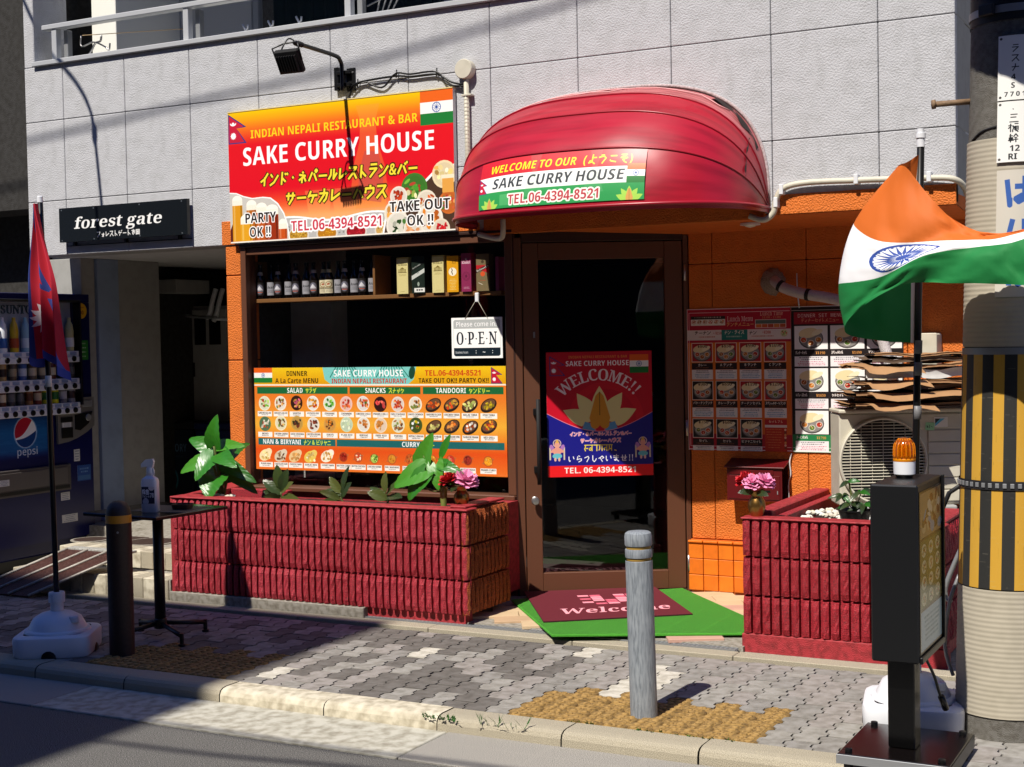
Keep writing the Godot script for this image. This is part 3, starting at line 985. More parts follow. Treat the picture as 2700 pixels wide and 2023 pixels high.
func print_flag_nepal() -> ImageTexture:
	var c := Cv.new(self, 400, 800, C("c01c34"), 1.6)
	c.rect(0, 0, 46, 800, C("24387e"))
	c.line([Vector2(30, 0), Vector2(150, 250), Vector2(240, 420)], 34, C("2c4696"))
	c.line([Vector2(240, 420), Vector2(110, 430)], 26, C("2c4696"))
	c.line([Vector2(250, 470), Vector2(300, 640), Vector2(392, 800)], 34, C("4a5ab4"))
	c.rect(0, 758, 400, 42, C("3a4aa4"))
	star(c, 110, 560, 84, 12, C("e6dfe2"), 0.6)
	return c.tex()

func print_striped_wrap() -> ImageTexture:
	var c := Cv.new(self, 1024, 512, C("c89a36"), 1.0)
	for i in 13: c.rect(i * 79.0, 0, 40, 512, C("2c2c2a"))
	for i in 500: c.rect(rng.randf() * 1024, rng.randf() * 512, rng.randf_range(2, 26), 1, Color(0.75, 0.7, 0.6, rng.randf() * 0.4))
	for i in 500: c.rect(rng.randf() * 1024, rng.randf() * 512, 1, rng.randf_range(2, 30), Color(0.1, 0.08, 0.05, rng.randf() * 0.3))
	return c.tex()

func print_pole_letters() -> ImageTexture:
	var c := Cv.new(self, 200, 560, C("c9c4b8"), 2.0)
	var y := 150.0
	for ch in ["は", "り", "紙"]:
		c.text(ch, 30, y, 150, C("2c58a4"), "bold", 1.0, 0, 0, Color.WHITE, 0, 0.16)
		y += 175
	return c.tex()

func print_pole_plate(lines: Array, w: int, h: int) -> ImageTexture:
	var c := Cv.new(self, w, h, C("f0f0ec"), 2.0)
	for l in lines: c.text(l[0], l[1], l[2], l[3], C("22262a"), "bold", 1.0, 0, 0, Color.WHITE, 0, 0.1)
	for q in [[10, 12], [w - 10, 12], [10, h - 12], [w - 10, h - 12]]: c.oval(q[0], q[1], 5, 5, C("4a4a48"))
	return c.tex()

func print_label(kind: int) -> ImageTexture:
	var c := Cv.new(self, 96, 160, C("9a9aa0"), 2.0)
	if kind == 0:
		c.fill([PackedVector2Array([Vector2(0, 0), Vector2(96, 0), Vector2(96, 160), Vector2(0, 160)])], C("17120f"))
		c.oval(48, 84, 40, 66, C("2a2420"))
		c.oval(48, 84, 36, 60, C("6a6a78"))
		c.poly([Vector2(14, 96), Vector2(44, 40), Vector2(58, 62), Vector2(82, 100)], C("d8d8de"))
		c.rect(12, 92, 72, 18, C("2a2a44"))
		c.fit("EVEREST", 14, 82, 106, 12, C("f2e8e0"))
		c.rect(22, 116, 52, 10, C("b0502a"))
	elif kind == 1:
		c.fit("Asahi", 8, 90, 78, 30, C("1c1c24"), "bold", 0.2)
		fake_lines(c, 14, 92, 68, 40, 3, C("3a3a44"))
	else:
		c.rect(0, 0, 96, 160, C("d8cfae"))
		c.ring(48, 54, 34, 8, C("8a6a34"))
		c.oval(46, 50, 16, 10, C("a8502a"), -0.4)
		c.rect(8, 86, 80, 22, C("2a2420"))
		c.fit("KIRIN", 14, 82, 103, 15, C("e8d8a8"))
		fake_lines(c, 16, 116, 64, 34, 3, C("4a4034"))
	return c.tex()

func print_box(kind: int) -> ImageTexture:
	var base: String = ["d8cd8e", "16241c", "d8cd8e", "e0a012", "8a2a54", "77694a"][kind]
	var c := Cv.new(self, 120, 400, C(base), 2.0)
	if kind == 0 or kind == 2:
		c.rect(0, 0, 120, 16, C("b8a860"))
		c.mid("OLD", 60, 72, 12, C("5a4a20"), "serifbold")
		c.fit("DURBAR", 10, 110, 92, 17, C("4a3c18"), "serifbold")
		c.poly([Vector2(34, 130), Vector2(60, 108), Vector2(86, 130)], C("7a6a30"))
		for i in 6: c.rect(20 + i * 14.0, 130, 8, 34, C("7a6a30"))
		c.rect(14, 164, 92, 6, C("5a4a20"))
		fake_lines(c, 16, 184, 88, 24, 2, C("8a7a40"))
		fake_lines(c, 30, 370, 60, 10, 1, C("8a7a40"))
	elif kind == 1:
		c.poly([Vector2(0, 210), Vector2(120, 130), Vector2(120, 176), Vector2(0, 256)], C("c8ccc6"))
		c.poly([Vector2(0, 130), Vector2(120, 50), Vector2(120, 84), Vector2(0, 164)], C("0c120e"))
		c.text("GREEN LABEL", 10, 140, 16, C("c8ccc6"), "bold", 0.9, 0, 0, Color.WHITE, -0.58)
		c.text("15", 50, 190, 22, C("2a3a30"), "bold", 1, 0, 0, Color.WHITE, -0.58)
		c.oval(62, 300, 10, 24, C("9aa89a"))
		c.rect(22, 342, 98, 46, C("e8e8e2"))
		for i in 3: c.oval(50 + i * 22.0, 364, 9, 9, C("2a2a2a"))
	elif kind == 3:
		c.fit("XO", 52, 96, 88, 36, C("8a5a0a"), "serifbold")
		c.oval(60, 176, 42, 46, C("f6efd8"))
		c.line([Vector2(50, 140), Vector2(58, 160), Vector2(50, 176), Vector2(60, 206)], 8, C("3a240c"))
		fake_lines(c, 20, 250, 80, 130, 8, C("f6e6b0"))
	elif kind == 4:
		c.fit("Khukri", 8, 112, 110, 28, C("f2dce4"), "serifbold")
		star(c, 60, 64, 14, 5, C("f2dce4"), 0.4)
		c.ring(60, 240, 46, 4, C("5a1434"))
		c.ring(60, 240, 34, 3, C("5a1434"))
		star(c, 60, 240, 24, 5, C("5a1434"), 0.4)
		fake_lines(c, 14, 350, 92, 24, 3, C("e8c8d4"))
	else:
		c.poly([Vector2(0, 120), Vector2(120, 120), Vector2(120, 210), Vector2(0, 160)], C("b81c24"))
		c.poly([Vector2(0, 172), Vector2(120, 108), Vector2(120, 142), Vector2(0, 206)], C("1c1614"))
		c.text("McDowell's", 6, 196, 26, C("f0e8dc"), "serifbold", 0.85, 0, 0, Color.WHITE, -0.49)
		c.oval(60, 216, 22, 26, C("d8562a"))
		c.oval(60, 84, 14, 18, C("4a3c28"))
		fake_lines(c, 24, 280, 72, 16, 1, C("c04a2a"))
		c.line([Vector2(20, 310), Vector2(56, 330)], 6, C("d8d0c0"))
	return c.tex()

func print_machine() -> ImageTexture:
	# the blue front with its drink poster; windows, slots and stickers are built in front of it
	var c := Cv.new(self, 900, 1000, C("0e1250"), 1.6)
	c.shade(0, 60, 505, 300, [[0, C("123a78")], [0.35, C("1c66a4")], [0.8, C("1a5a98")], [1, C("101a5a")]])
	for i in 50: c.oval(rng.randf_range(0, 480), rng.randf_range(80, 330), rng.randf_range(20, 80), rng.randf_range(4, 10), Color(0.25, 0.55, 0.8, 0.12))
	c.oval(325, 172, 98, 120, Color(0.75, 0.88, 1.0, 0.5))
	c.oval(325, 172, 90, 112, C("f2f4f6"))
	var red := []
	var blue := []
	for i in 25:
		var a := PI - 0.35 + i / 24.0 * (PI - 0.55)
		red.append(Vector2(325 + cos(a) * 87, 172 + sin(a) * 109))
	for i in 13:
		var t := i / 12.0
		red.append(Vector2(368 - t * 122, 105 + t * 104 + sin(t * PI) * 26.0))
	c.poly(red, C("b81c34"))
	for i in 25:
		var a := -0.1 + i / 24.0 * (PI - 0.5)
		blue.append(Vector2(325 + cos(a) * 87, 172 + sin(a) * 109))
	for i in 13:
		var t := i / 12.0
		blue.append(Vector2(250 + t * 162, 222 - t * 58 + sin(t * PI) * 14.0))
	c.poly(blue, C("123e7e"))
	c.text("pepsi", 250, 338, 76, C("dfe8f0"), "regular", 0.95)
	return c.tex()

func print_small(kind: String) -> ImageTexture:
	var c := Cv.new(self, 128, 128, C("d8d8d4"), 2.0)
	match kind:
		"coin":
			c.im.fill(C("14185a"))
			c.oval(64, 64, 62, 62, C("e2a818"))
			c.fit("100", 26, 92, 92, 30, C("8a3a1a"))
			fake_lines(c, 26, 30, 76, 18, 1, C("a8501a"))
		"green":
			c.im.fill(C("2c7a2c"))
			for i in 4: fake_lines(c, 14, 14 + i * 28.0, 100, 16, 1, C("e8f2dc"))
		"white":
			for i in 4: fake_lines(c, 8, 10 + i * 29.0, 112, 22, 1, C("3a4a6a"))
		"blue":
			c.im.fill(C("1c4a94"))
			c.rect(6, 84, 116, 36, C("3a6aa0"))
			fake_lines(c, 16, 20, 96, 50, 2, C("8ab4d8"))
		"photo":
			c.im.fill(C("8aa2b4"))
			c.oval(64, 60, 26, 34, C("3a4650"))
			c.rect(24, 92, 80, 36, C("4a5a6a"))
		"note":
			c.im.fill(C("9ad0a0"))
			c.line([Vector2(20, 50), Vector2(40, 80), Vector2(24, 84), Vector2(24, 56)], 7, C("1c2a20"))
			c.line([Vector2(60, 40), Vector2(60, 92)], 7, C("1c2a20"))
			c.line([Vector2(80, 60), Vector2(100, 76)], 6, C("1c2a20"))
		"alcohol":
			c.im.fill(C("22243e"))
			c.fit("除菌", 6, 74, 56, 34, C("e8e8f0"))
			c.fit("アルコール", 6, 78, 82, 16, C("e8e8f0"))
			c.fit("78", 80, 122, 82, 34, C("e8e8f0"))
			c.oval(40, 112, 30, 26, C("d8d8e4"))
			for i in 4: c.rect(14, 94 + i * 9.0, 52, 3, C("4a4c6a"))
			c.oval(98, 8, 30, 22, C("d8d0d4"))
		"bin":
			c.im.fill(C("0c1c2a"))
			c.fit("SUNTORY", 14, 114, 34, 18, C("5a7a90"))
			fake_lines(c, 24, 42, 80, 8, 1, C("3a5468"))
			c.ring(64, 98, 18, 6, C("2a7a80"), 1.4)
		"daikin":
			c.im.fill(C("e6e4dc"))
			c.poly([Vector2(10, 20), Vector2(60, 20), Vector2(10, 110)], C("2a2c30"))
			c.poly([Vector2(60, 20), Vector2(100, 20), Vector2(10, 118), Vector2(10, 84)], C("5ab4d8"))
	return c.tex()

func print_side_ad() -> ImageTexture:
	var c := Cv.new(self, 300, 720, C("4a3a24"), 1.8)
	c.rect(10, 10, 280, 200, C("a8895a"))
	for i in 30: c.oval(rng.randf_range(30, 270), rng.randf_range(30, 180), rng.randf_range(10, 34), rng.randf_range(8, 26), C(["c8b07a", "6a4a2a", "8a9aa0", "d8c8a0", "7a2a1a"][i % 5]), rng.randf() * 3, 9)
	c.rect(10, 222, 280, 300, C("6a6a34"))
	for i in 12: dish(c, 55 + (i % 3) * 92, 268 + (i / 3) * 72.0, 30, C("d8cf9a"), cols(BROWNS))
	c.rect(10, 535, 280, 175, C("9ab4b4"))
	fake_lines(c, 30, 560, 240, 120, 6, C("4a6a6a"))
	return c.tex()

# ---------------------------------------------------------------- the place
func _ready() -> void:
	rng.seed = 7
	# camera, sky, sun, exposure
	var cam := Camera3D.new()
	cam.name = "camera"
	cam.fov = 30.2
	cam.far = 400.0
	cam.near = 0.05
	add_child(cam)
	cam.transform = Transform3D(Basis(Vector3(0.884, -0.019, -0.466), Vector3(0.001, 0.999, -0.038), Vector3(0.467, 0.033, 0.884)).orthonormalized(), Vector3(6.170, 1.643, 7.827))
	cam.current = true
	var sky_mat := ProceduralSkyMaterial.new()
	sky_mat.sky_top_color = Color(0.20, 0.36, 0.68)
	sky_mat.sky_horizon_color = Color(0.62, 0.72, 0.84)
	sky_mat.ground_bottom_color = Color(0.2, 0.2, 0.2)
	sky_mat.ground_horizon_color = Color(0.5, 0.5, 0.5)
	sky_mat.sky_curve = 0.12
	sky_mat.sky_energy_multiplier = 0.85
	var sky := Sky.new()
	sky.sky_material = sky_mat
	var env := Environment.new()
	env.background_mode = Environment.BG_SKY
	env.sky = sky
	env.tonemap_mode = Environment.TONE_MAPPER_LINEAR
	env.tonemap_exposure = 1.24
	env.sdfgi_enabled = true
	env.ssao_enabled = true
	env.ssil_enabled = true
	var we := WorldEnvironment.new()
	we.name = "world"
	we.environment = env
	add_child(we)
	var sun := DirectionalLight3D.new()
	sun.name = "sun"
	sun.light_energy = 1.6
	sun.light_color = Color(1.0, 0.97, 0.925)
	sun.light_angular_distance = 0.53
	sun.shadow_enabled = true
	add_child(sun)
	sun.transform = Transform3D(basis_to(Vector3(-0.05, 0.79, 0.585)), Vector3(0, 20, 10))
	make_materials()
	ground()
	building()
	shopfront()
	balcony()
	surroundings()
	planters()
	alcove()
	awning()
	signs()
	left_items()
	right_items()
	wires()

func make_materials() -> void:
	var wob := noise(0.035, FastNoiseLite.TYPE_SIMPLEX_SMOOTH, 3, 3)
	var fine := noise(0.12, FastNoiseLite.TYPE_SIMPLEX_SMOOTH, 2, 5)
	var blot := noise(0.008, FastNoiseLite.TYPE_SIMPLEX_SMOOTH, 4, 9, 512, [[0.0, Color(0.93, 0.93, 0.925)], [0.5, Color(0.98, 0.98, 0.98)], [1.0, Color(1, 1, 1)]])
	var speck := noise(0.16, FastNoiseLite.TYPE_SIMPLEX, 2, 11, 512, [[0.0, Color(0.42, 0.42, 0.43)], [0.42, Color(0.8, 0.79, 0.78)], [0.62, Color(1, 0.99, 0.97)], [1.0, Color(1, 1, 1)]])
	var dirt := noise(0.02, FastNoiseLite.TYPE_SIMPLEX_SMOOTH, 5, 21, 512, [[0.0, Color(0.74, 0.72, 0.69)], [0.45, Color(0.91, 0.905, 0.89)], [0.7, Color(1, 1, 1)], [1.0, Color(1, 1, 1)]])
	var grit := noise(0.3, FastNoiseLite.TYPE_SIMPLEX, 2, 13)
	T.grit = grit
	T.wob = wob
	T.fine = fine
	T.blot = blot
	T.dirt = dirt
	M.stucco = rough_mat(Color(0.735, 0.74, 0.755), 0.9, noise(0.07, FastNoiseLite.TYPE_SIMPLEX_SMOOTH, 3, 31), 0.3, 1.9, blot)
	M.orange = rough_mat(Color(0.84, 0.44, 0.13), 0.75, noise(0.07, FastNoiseLite.TYPE_SIMPLEX_SMOOTH, 3, 33), 0.55, 1.9, blot)
	M.orange_flat = rough_mat(Color(0.84, 0.42, 0.12), 0.8, fine, 0.15, 3.0, blot)
	M.tile_orange = [rough_mat(Color(0.90, 0.47, 0.07), 0.5, fine, 0.12, 3.0, blot), rough_mat(Color(0.88, 0.44, 0.06), 0.5, fine, 0.12, 3.0, blot)]
	M.grey = rough_mat(Color(0.62, 0.62, 0.61), 0.9, fine, 0.05, 2.0, blot)
	M.grey_blue = rough_mat(Color(0.56, 0.63, 0.74), 0.9, fine, 0.05, 1.2, blot)
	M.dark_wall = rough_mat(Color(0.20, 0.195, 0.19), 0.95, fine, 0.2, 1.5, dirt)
	M.ceiling = rough_mat(Color(0.78, 0.78, 0.78), 0.9, fine, 0.1, 2.0, blot)
	M.concrete = rough_mat(Color(0.62, 0.60, 0.56), 0.95, fine, 0.25, 2.2, dirt)
	M.kerb = [rough_mat(Color(0.74, 0.71, 0.63), 0.95, grit, 0.12, 3.0, speck), rough_mat(Color(0.80, 0.77, 0.69), 0.95, grit, 0.05, 1.3, dirt)]
	M.gutter = [rough_mat(Color(0.72, 0.71, 0.66), 0.95, grit, 0.06, 1.1, dirt), rough_mat(Color(0.68, 0.67, 0.645), 0.95, grit, 0.15, 2.4, speck)]
	M.asphalt = rough_mat(Color(0.52, 0.515, 0.505), 0.95, noise(0.13, FastNoiseLite.TYPE_SIMPLEX, 2, 41), 0.35, 2.3, noise(0.13, FastNoiseLite.TYPE_SIMPLEX, 2, 43, 512, [[0.0, Color(0.25, 0.25, 0.26)], [0.42, Color(0.6, 0.595, 0.59)], [0.68, Color(1, 1, 0.98)], [1.0, Color(1, 1, 1)]]))
	M.sand = rough_mat(Color(0.30, 0.29, 0.27), 1.0, fine, 0.4, 3.0, speck)
	var stain := noise(0.012, FastNoiseLite.TYPE_SIMPLEX, 5, 23, 512, [[0.0, Color(0.78, 0.77, 0.75)], [0.5, Color(0.92, 0.915, 0.9)], [1.0, Color(1, 1, 1)]])
	M.paver = []
	for col in [[0.43, 0.415, 0.40], [0.45, 0.44, 0.425], [0.61, 0.60, 0.58], [0.57, 0.56, 0.545], [0.60, 0.58, 0.565], [0.80, 0.785, 0.74]]:
		M.paver.append(rough_mat(Color(col[0], col[1], col[2]), 0.95, grit, 0.06, 1.7, stain))
	M.tactile = rough_mat(Color(0.66, 0.53, 0.31), 0.95, grit, 0.15, 2.0, noise(0.03, FastNoiseLite.TYPE_SIMPLEX, 4, 27, 512, [[0.0, Color(0.5, 0.48, 0.42)], [0.45, Color(0.85, 0.84, 0.8)], [0.65, Color(1, 1, 1)], [1.0, Color(1, 1, 1)]]))
	M.floor_tile = [rough_mat(Color(0.80, 0.70, 0.56), 0.7, null, 0.1, 1.0, blot), rough_mat(Color(0.76, 0.64, 0.51), 0.7, null, 0.1, 1.0, blot), rough_mat(Color(0.78, 0.62, 0.55), 0.7, null, 0.1, 1.0, blot)]
	var chip := noise(0.045, FastNoiseLite.TYPE_SIMPLEX, 4, 51, 512, [[0.0, Color(0.5, 0.42, 0.42)], [0.35, Color(0.8, 0.8, 0.8)], [0.7, Color(1, 1, 1)], [0.8, Color(1, 0.98, 0.98)], [1.0, Color(1, 1, 1)]])
	var split := noise(0.06, FastNoiseLite.TYPE_SIMPLEX, 4, 53)
	M.red_block = [rough_mat(Color(0.72, 0.175, 0.235), 0.6, split, 0.45, 3.5, chip), rough_mat(Color(0.69, 0.155, 0.21), 0.6, split, 0.45, 3.5, chip), rough_mat(Color(0.74, 0.20, 0.26), 0.6, split, 0.45, 3.5, chip)]
	M.red_dark = [rough_mat(Color(0.68, 0.12, 0.18), 0.6, split, 0.45, 3.5, chip), rough_mat(Color(0.65, 0.11, 0.165), 0.6, split, 0.45, 3.5, chip)]
	M.red_flat = rough_mat(Color(0.64, 0.17, 0.2), 0.65, fine, 0.2, 2.0, dirt)
	M.orange_block = rough_mat(Color(0.74, 0.35, 0.10), 0.7, split, 1.3, 3.5, chip)
	M.brown = over(mat(Color(0.37, 0.225, 0.15), 0.5), blot)
	M.brown_dark = mat(Color(0.20, 0.11, 0.08), 0.5)
	M.black = mat(Color(0.035, 0.035, 0.04), 0.4)
	M.black_matt = mat(Color(0.06, 0.06, 0.065), 0.75)
	M.charcoal = mat(Color(0.10, 0.10, 0.115), 0.6)
	M.steel = mat(Color(0.72, 0.72, 0.72), 0.35, 0.9)
	M.zinc = mat(Color(0.62, 0.63, 0.64), 0.5, 0.6)
	M.white = mat(Color(0.86, 0.87, 0.88), 0.5)
	M.white_plastic = mat(Color(0.87, 0.88, 0.90), 0.38)
	M.cream = rough_mat(Color(0.80, 0.78, 0.71), 0.55, null, 0, 2.0, blot)
	M.alu = mat(Color(0.76, 0.77, 0.78), 0.45, 0.3)
	M.glass = glass(0.008, Color(0.02, 0.02, 0.02))
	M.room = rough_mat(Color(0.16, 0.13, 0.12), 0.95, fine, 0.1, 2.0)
	M.wood = over(mat(Color(0.52, 0.36, 0.18), 0.6), noise(0.02, FastNoiseLite.TYPE_SIMPLEX, 4, 61, 256, [[0, Color(0.6, 0.5, 0.4)], [1, Color(1, 1, 1)]]))
	M.bottle = mat(Color(0.05, 0.03, 0.02), 0.12)
	M.brass = mat(Color(0.62, 0.47, 0.25), 0.28, 0.9)
	M.rose = mat(Color(0.72, 0.07, 0.13), 0.6)
	M.pink = mat(Color(0.90, 0.56, 0.72), 0.6)
	M.leaf = [leaf_mat(Color(0.17, 0.43, 0.10), 0.35), leaf_mat(Color(0.13, 0.35, 0.09), 0.35), leaf_mat(Color(0.25, 0.50, 0.12), 0.4)]
	M.rubber = [leaf_mat(Color(0.20, 0.26, 0.12), 0.3), leaf_mat(Color(0.15, 0.21, 0.11), 0.3), leaf_mat(Color(0.30, 0.33, 0.16), 0.3)]
	M.stem = mat(Color(0.35, 0.38, 0.18), 0.7)
	M.soil = rough_mat(Color(0.20, 0.16, 0.13), 1.0, fine, 0.8, 4.0, speck)
	M.pebble = [mat(Color(0.86, 0.84, 0.78), 0.8), mat(Color(0.80, 0.77, 0.70), 0.8), mat(Color(0.88, 0.88, 0.86), 0.8)]

func leaf_mat(c: Color, r: float) -> StandardMaterial3D:
	var m := mat(c, r)
	m.backlight_enabled = true
	m.backlight = Color(0.2, 0.26, 0.08)
	return m

# ---- ground
func paver_outline(top: float, bottom: float, half: float) -> PackedVector2Array:
	# long side along y; both long sides follow the same wave, so neighbours interlock
	var o := PackedVector2Array()
	var wave := [[0.0, 0.010], [0.034, 0.010], [0.053, -0.010], [0.0935, -0.010], [0.1125, 0.010], [0.1465, 0.010], [0.1655, -0.010], [0.206, -0.010], [0.225, 0.010]]
	for p in wave:
		if p[0] >= bottom and p[0] <= top: o.append(Vector2(half + p[1], clampf(p[0], bottom + 0.003, top - 0.003)))
	var back := []
	for p in wave:
		if p[0] >= bottom and p[0] <= top: back.append(Vector2(-half + p[1], clampf(p[0], bottom + 0.003, top - 0.003)))
	back.reverse()
	for p in back: o.append(p)
	return o

func ground() -> void:
	var st := begin()
	box(st, Vector3(0, -0.25, 0), Vector3(260, 0.2, 260))
	structure(put(self, "ground", done(st), M.asphalt))
	structure(put(self, "road", span_box(Vector3(-40, -0.2, 2.99), Vector3(40, -0.07, 8.6)), M.asphalt))
	# gutter slabs
	var gut := Node3D.new()
	gut.name = "gutter"
	add_child(gut)
	structure(gut)
	var gx := [-8.0, -5.0, -2.6, -0.4, 1.0, 3.05, 5.2, 7.4, 12.0]
	for i in gx.size() - 1:
		put(gut, "gutter_slab", span_box(Vector3(gx[i] + 0.003, -0.16, 2.575), Vector3(gx[i + 1] - 0.003, -0.062, 2.985), 0.004), M.gutter[0] if i in [4, 2] else M.gutter[1])
	# kerb stones, rounded towards the road
	var kerb := Node3D.new()
	kerb.name = "kerb"
	add_child(kerb)
	structure(kerb)
	var prof := PackedVector2Array([Vector2(0, -0.15), Vector2(0.155, -0.15), Vector2(0.15, -0.03), Vector2(0.142, -0.012), Vector2(0.125, -0.002), Vector2(0.1, 0.002), Vector2(0, 0.002)])
	var kx := -6.0
	var i2 := 0
	while kx < 9.0:
		var s2 := begin()
		prism(s2, prof, 0.594, Transform3D(Basis(Vector3.BACK, Vector3.UP, Vector3.LEFT), Vector3(kx, 0, 2.425)))
		put(kerb, "kerb_stone", done(s2), M.kerb[1] if (kx > 1.2 and kx < 2.9) else M.kerb[0], Vector3(0, rng.randf_range(-0.002, 0.001), rng.randf_range(-0.002, 0.002)), Vector3(0, rng.randf_range(-0.003, 0.003) * 0.1, 0))
		kx += 0.6
		i2 += 1
	# pavement
	var pav := put(self, "pavement", span_box(Vector3(-14, -0.2, 1.0), Vector3(14, -0.02, 2.43)), M.sand)
	structure(pav)
	var strip := Node3D.new()
	strip.name = "edging_strip"
	add_child(strip)
	structure(strip)
	for k in 12: put(strip, "edging_stone", span_box(Vector3(-3.4 + k * 0.9 + 0.002, -0.15, 0.895), Vector3(-3.4 + (k + 1) * 0.9 - 0.002, 0.006, 1.005), 0.004), M.kerb[0])
	structure(put(self, "yard", span_box(Vector3(-14, -0.3, -6), Vector3(14, -0.012, 0.9)), M.concrete))
	var full := []
	for v in 3:
		var s := begin()
		prism(s, paver_outline(0.225, 0.0, 0.0522), 0.045, Transform3D(), 0.0035)
		full.append(done(s))
	var halves := []
	for q in [[0.1125, 0.0], [0.225, 0.1125]]:
		var s := begin()
		prism(s, paver_outline(q[0], q[1], 0.0522), 0.045, Transform3D(), 0.0035)
		halves.append(done(s))
	var bumps := begin(true)
	prism(bumps, paver_outline(0.225, 0.0, 0.0522), 0.045, Transform3D(), 0.0035)
	for a in 2:
		for b in 5: lathe(bumps, [Vector2(0.019, -0.002), Vector2(0.016, 0.005), Vector2(0.009, 0.0065), Vector2(0.0, 0.007)], 7, Vector3(-0.024 + a * 0.048, 0.025 + b * 0.044, 0), Basis(Vector3.RIGHT, Vector3.BACK, Vector3.UP))
	var bump_mesh := done(bumps)
	var flat := Basis(Vector3.RIGHT, Vector3.FORWARD, Vector3.UP)
	var spots := []
	for cx in 84:
		var x := -2.6 + cx * 0.1125 + 0.056
		for rz in 7:
			var z0 := 2.42 - rz * 0.225 - (0.1125 if cx % 2 else 0.0)
			var z1 := z0 - 0.225
			var m: Mesh = full[rng.randi() % 3]
			var zo := z0
			if cx % 2 and rz == 0: spots.append([x, z0 + 0.1125, halves[0], x])
			if z1 < 1.0:
				if z0 - 0.1125 < 1.0: continue
				m = halves[0]
			spots.append([x, zo, m, x])
	# nearest to the eye first: those become parts
	spots.sort_custom(func(a, b): return Vector2(a[0] - 4.2, a[1] - 2.4).length() < Vector2(b[0] - 4.2, b[1] - 2.4).length())
	var rest := {}
	var made := 0
	for s in spots:
		var x: float = s[0]
		var z: float = s[1]
		var kind := 0
		var yellow := (x > 3.24 and x < 4.34 and z > 2.0) or (x > 0.72 and x < 1.62 and z > 2.0)
		if yellow: kind = 6
		elif x > 3.18: kind = [2, 3, 4, 3, 2, 4][rng.randi() % 6]
		elif x > 1.2: kind = 0 if rng.randf() < 0.58 else ([2, 3, 4][rng.randi() % 3] if rng.randf() < 0.86 else 5)
		else: kind = [1, 3, 4, 3, 0, 2][rng.randi() % 6]
		if not yellow and absf(x - 3.62) < 0.13 and absf(z - 1.75) < 0.24: kind = 5
		var mesh: Mesh = bump_mesh if yellow else s[2]
		var tf := Transform3D(flat * Basis(Vector3.BACK, 0.0), Vector3(x, rng.randf_range(-0.003, 0.001), z))
		tf.basis = Basis.from_euler(Vector3(rng.randf_range(-0.006, 0.006), 0, rng.randf_range(-0.01, 0.01))) * flat
		var mm: Material = M.tactile if yellow else M.paver[kind]
		if made < 300 and x > 1.0 and x < 5.6:
			var o := put(pav, "paver", mesh, mm)
			o.transform = tf
			made += 1
		else:
			if not rest.has(mm): rest[mm] = begin()
			rest[mm].append_from(mesh, 0, tf)
	var joined := ArrayMesh.new()
	var mats := []
	for mm in rest:
		rest[mm].commit(joined)
		mats.append(mm)
	stuff(put(pav, "more_pavers", joined, mats))
	# entrance floor tiles, laid at a slant to the door
	var ent := put(self, "entrance_floor", span_box(Vector3(2.0, -0.1, -0.6), Vector3(3.8, 0.018, 0.84)), M.concrete)
	structure(ent)
	var tm := box_mesh(Vector3(0.296, 0.02, 0.146), 0.002)
	for a in 14:
		for b in 8:
			var p := Vector3(2.95, 0.021, 0.1) + Basis(Vector3.UP, 0.527) * Vector3((b - 3.5) * 0.3 + (0.15 if a % 2 else 0.0), 0, (a - 6.5) * 0.15)
			if p.x < 2.12 or p.x > 3.72 or p.z > 0.76 or p.z < -0.52: continue
			if p.x < 2.4 and p.z < -0.02 - (p.x - 2.06) * 0.585: continue
			if (p - Vector3(2.06, 0, 0)).dot(Vector3(0.505, 0, 0.863)) < 0.1: continue
			put(ent, "floor_tile", tm, M.floor_tile[(a + b * 2) % 3 if rng.randf() < 0.4 else 0], p, Vector3(0, 0.527, 0))
	# drain grate along the step
	var gr := Node3D.new()
	gr.name = "drain_grate"
	add_child(gr)
	tag(gr, "long narrow metal drain grate in front of the shop entrance floor", "drain grate")
	put(gr, "channel", span_box(Vector3(1.3, -0.1, 0.835), Vector3(3.78, -0.002, 0.893)), M.charcoal)
	var ladder := begin()
	for k in 96:
		box(ladder, Vector3(1.315 + k * 0.0258, 0.004, 0.864), Vector3(0.009, 0.012, 0.05))
	for z in [0.84, 0.864, 0.888]: box(ladder, Vector3(2.54, 0.0055, z), Vector3(2.47, 0.014, 0.006))
	stuff(put(gr, "grating", done(ladder), M.zinc))
	# weeds in the kerb joint
	for w in [[3.33, 2.583, 0.07, 16, "thin tuft of long grass growing in the kerb joint near the grey bollard"], [3.02, 2.58, 0.025, 18, "low creeping weed along the kerb joint left of the taller tuft"], [3.62, 2.41, 0.022, 14, "small weeds at the foot of the grey bollard on the yellow pavers"], [4.05, 2.42, 0.022, 30, "strip of low moss between the yellow pavers and the kerb"]]:
		var s := begin()
		for k in int(w[3]):
			var wide: float = 0.12 if w[2] > 0.05 else 0.09 + (0.18 if w[3] == 30 else 0.0)
			var p := Vector3(w[0] + rng.randf_range(-wide, wide), -0.01, w[1] + rng.randf_range(-0.012, 0.012))
			var d: Vector3 = Vector3(rng.randf_range(-1, 1), 1.1, rng.randf_range(-0.6, 0.9)).normalized() * w[2] * rng.randf_range(0.5, 1.3)
			var sd := Vector3(0.0025 if w[2] > 0.05 else 0.006, 0, 0.002)
			face(s, [p - sd, p + sd, p + d], Vector3.BACK)
			face(s, [p + d * 0.3 - sd * 2, p + d * 0.4 + sd * 2, p + d * 0.9 + Vector3(rng.randf_range(-0.02, 0.02), 0, 0.01)], Vector3.BACK)
		var o := put(self, "weed", done(s), M.leaf[1])
		stuff(o, w[4])

# ---- the apartment building with the shop
var bld: Node3D

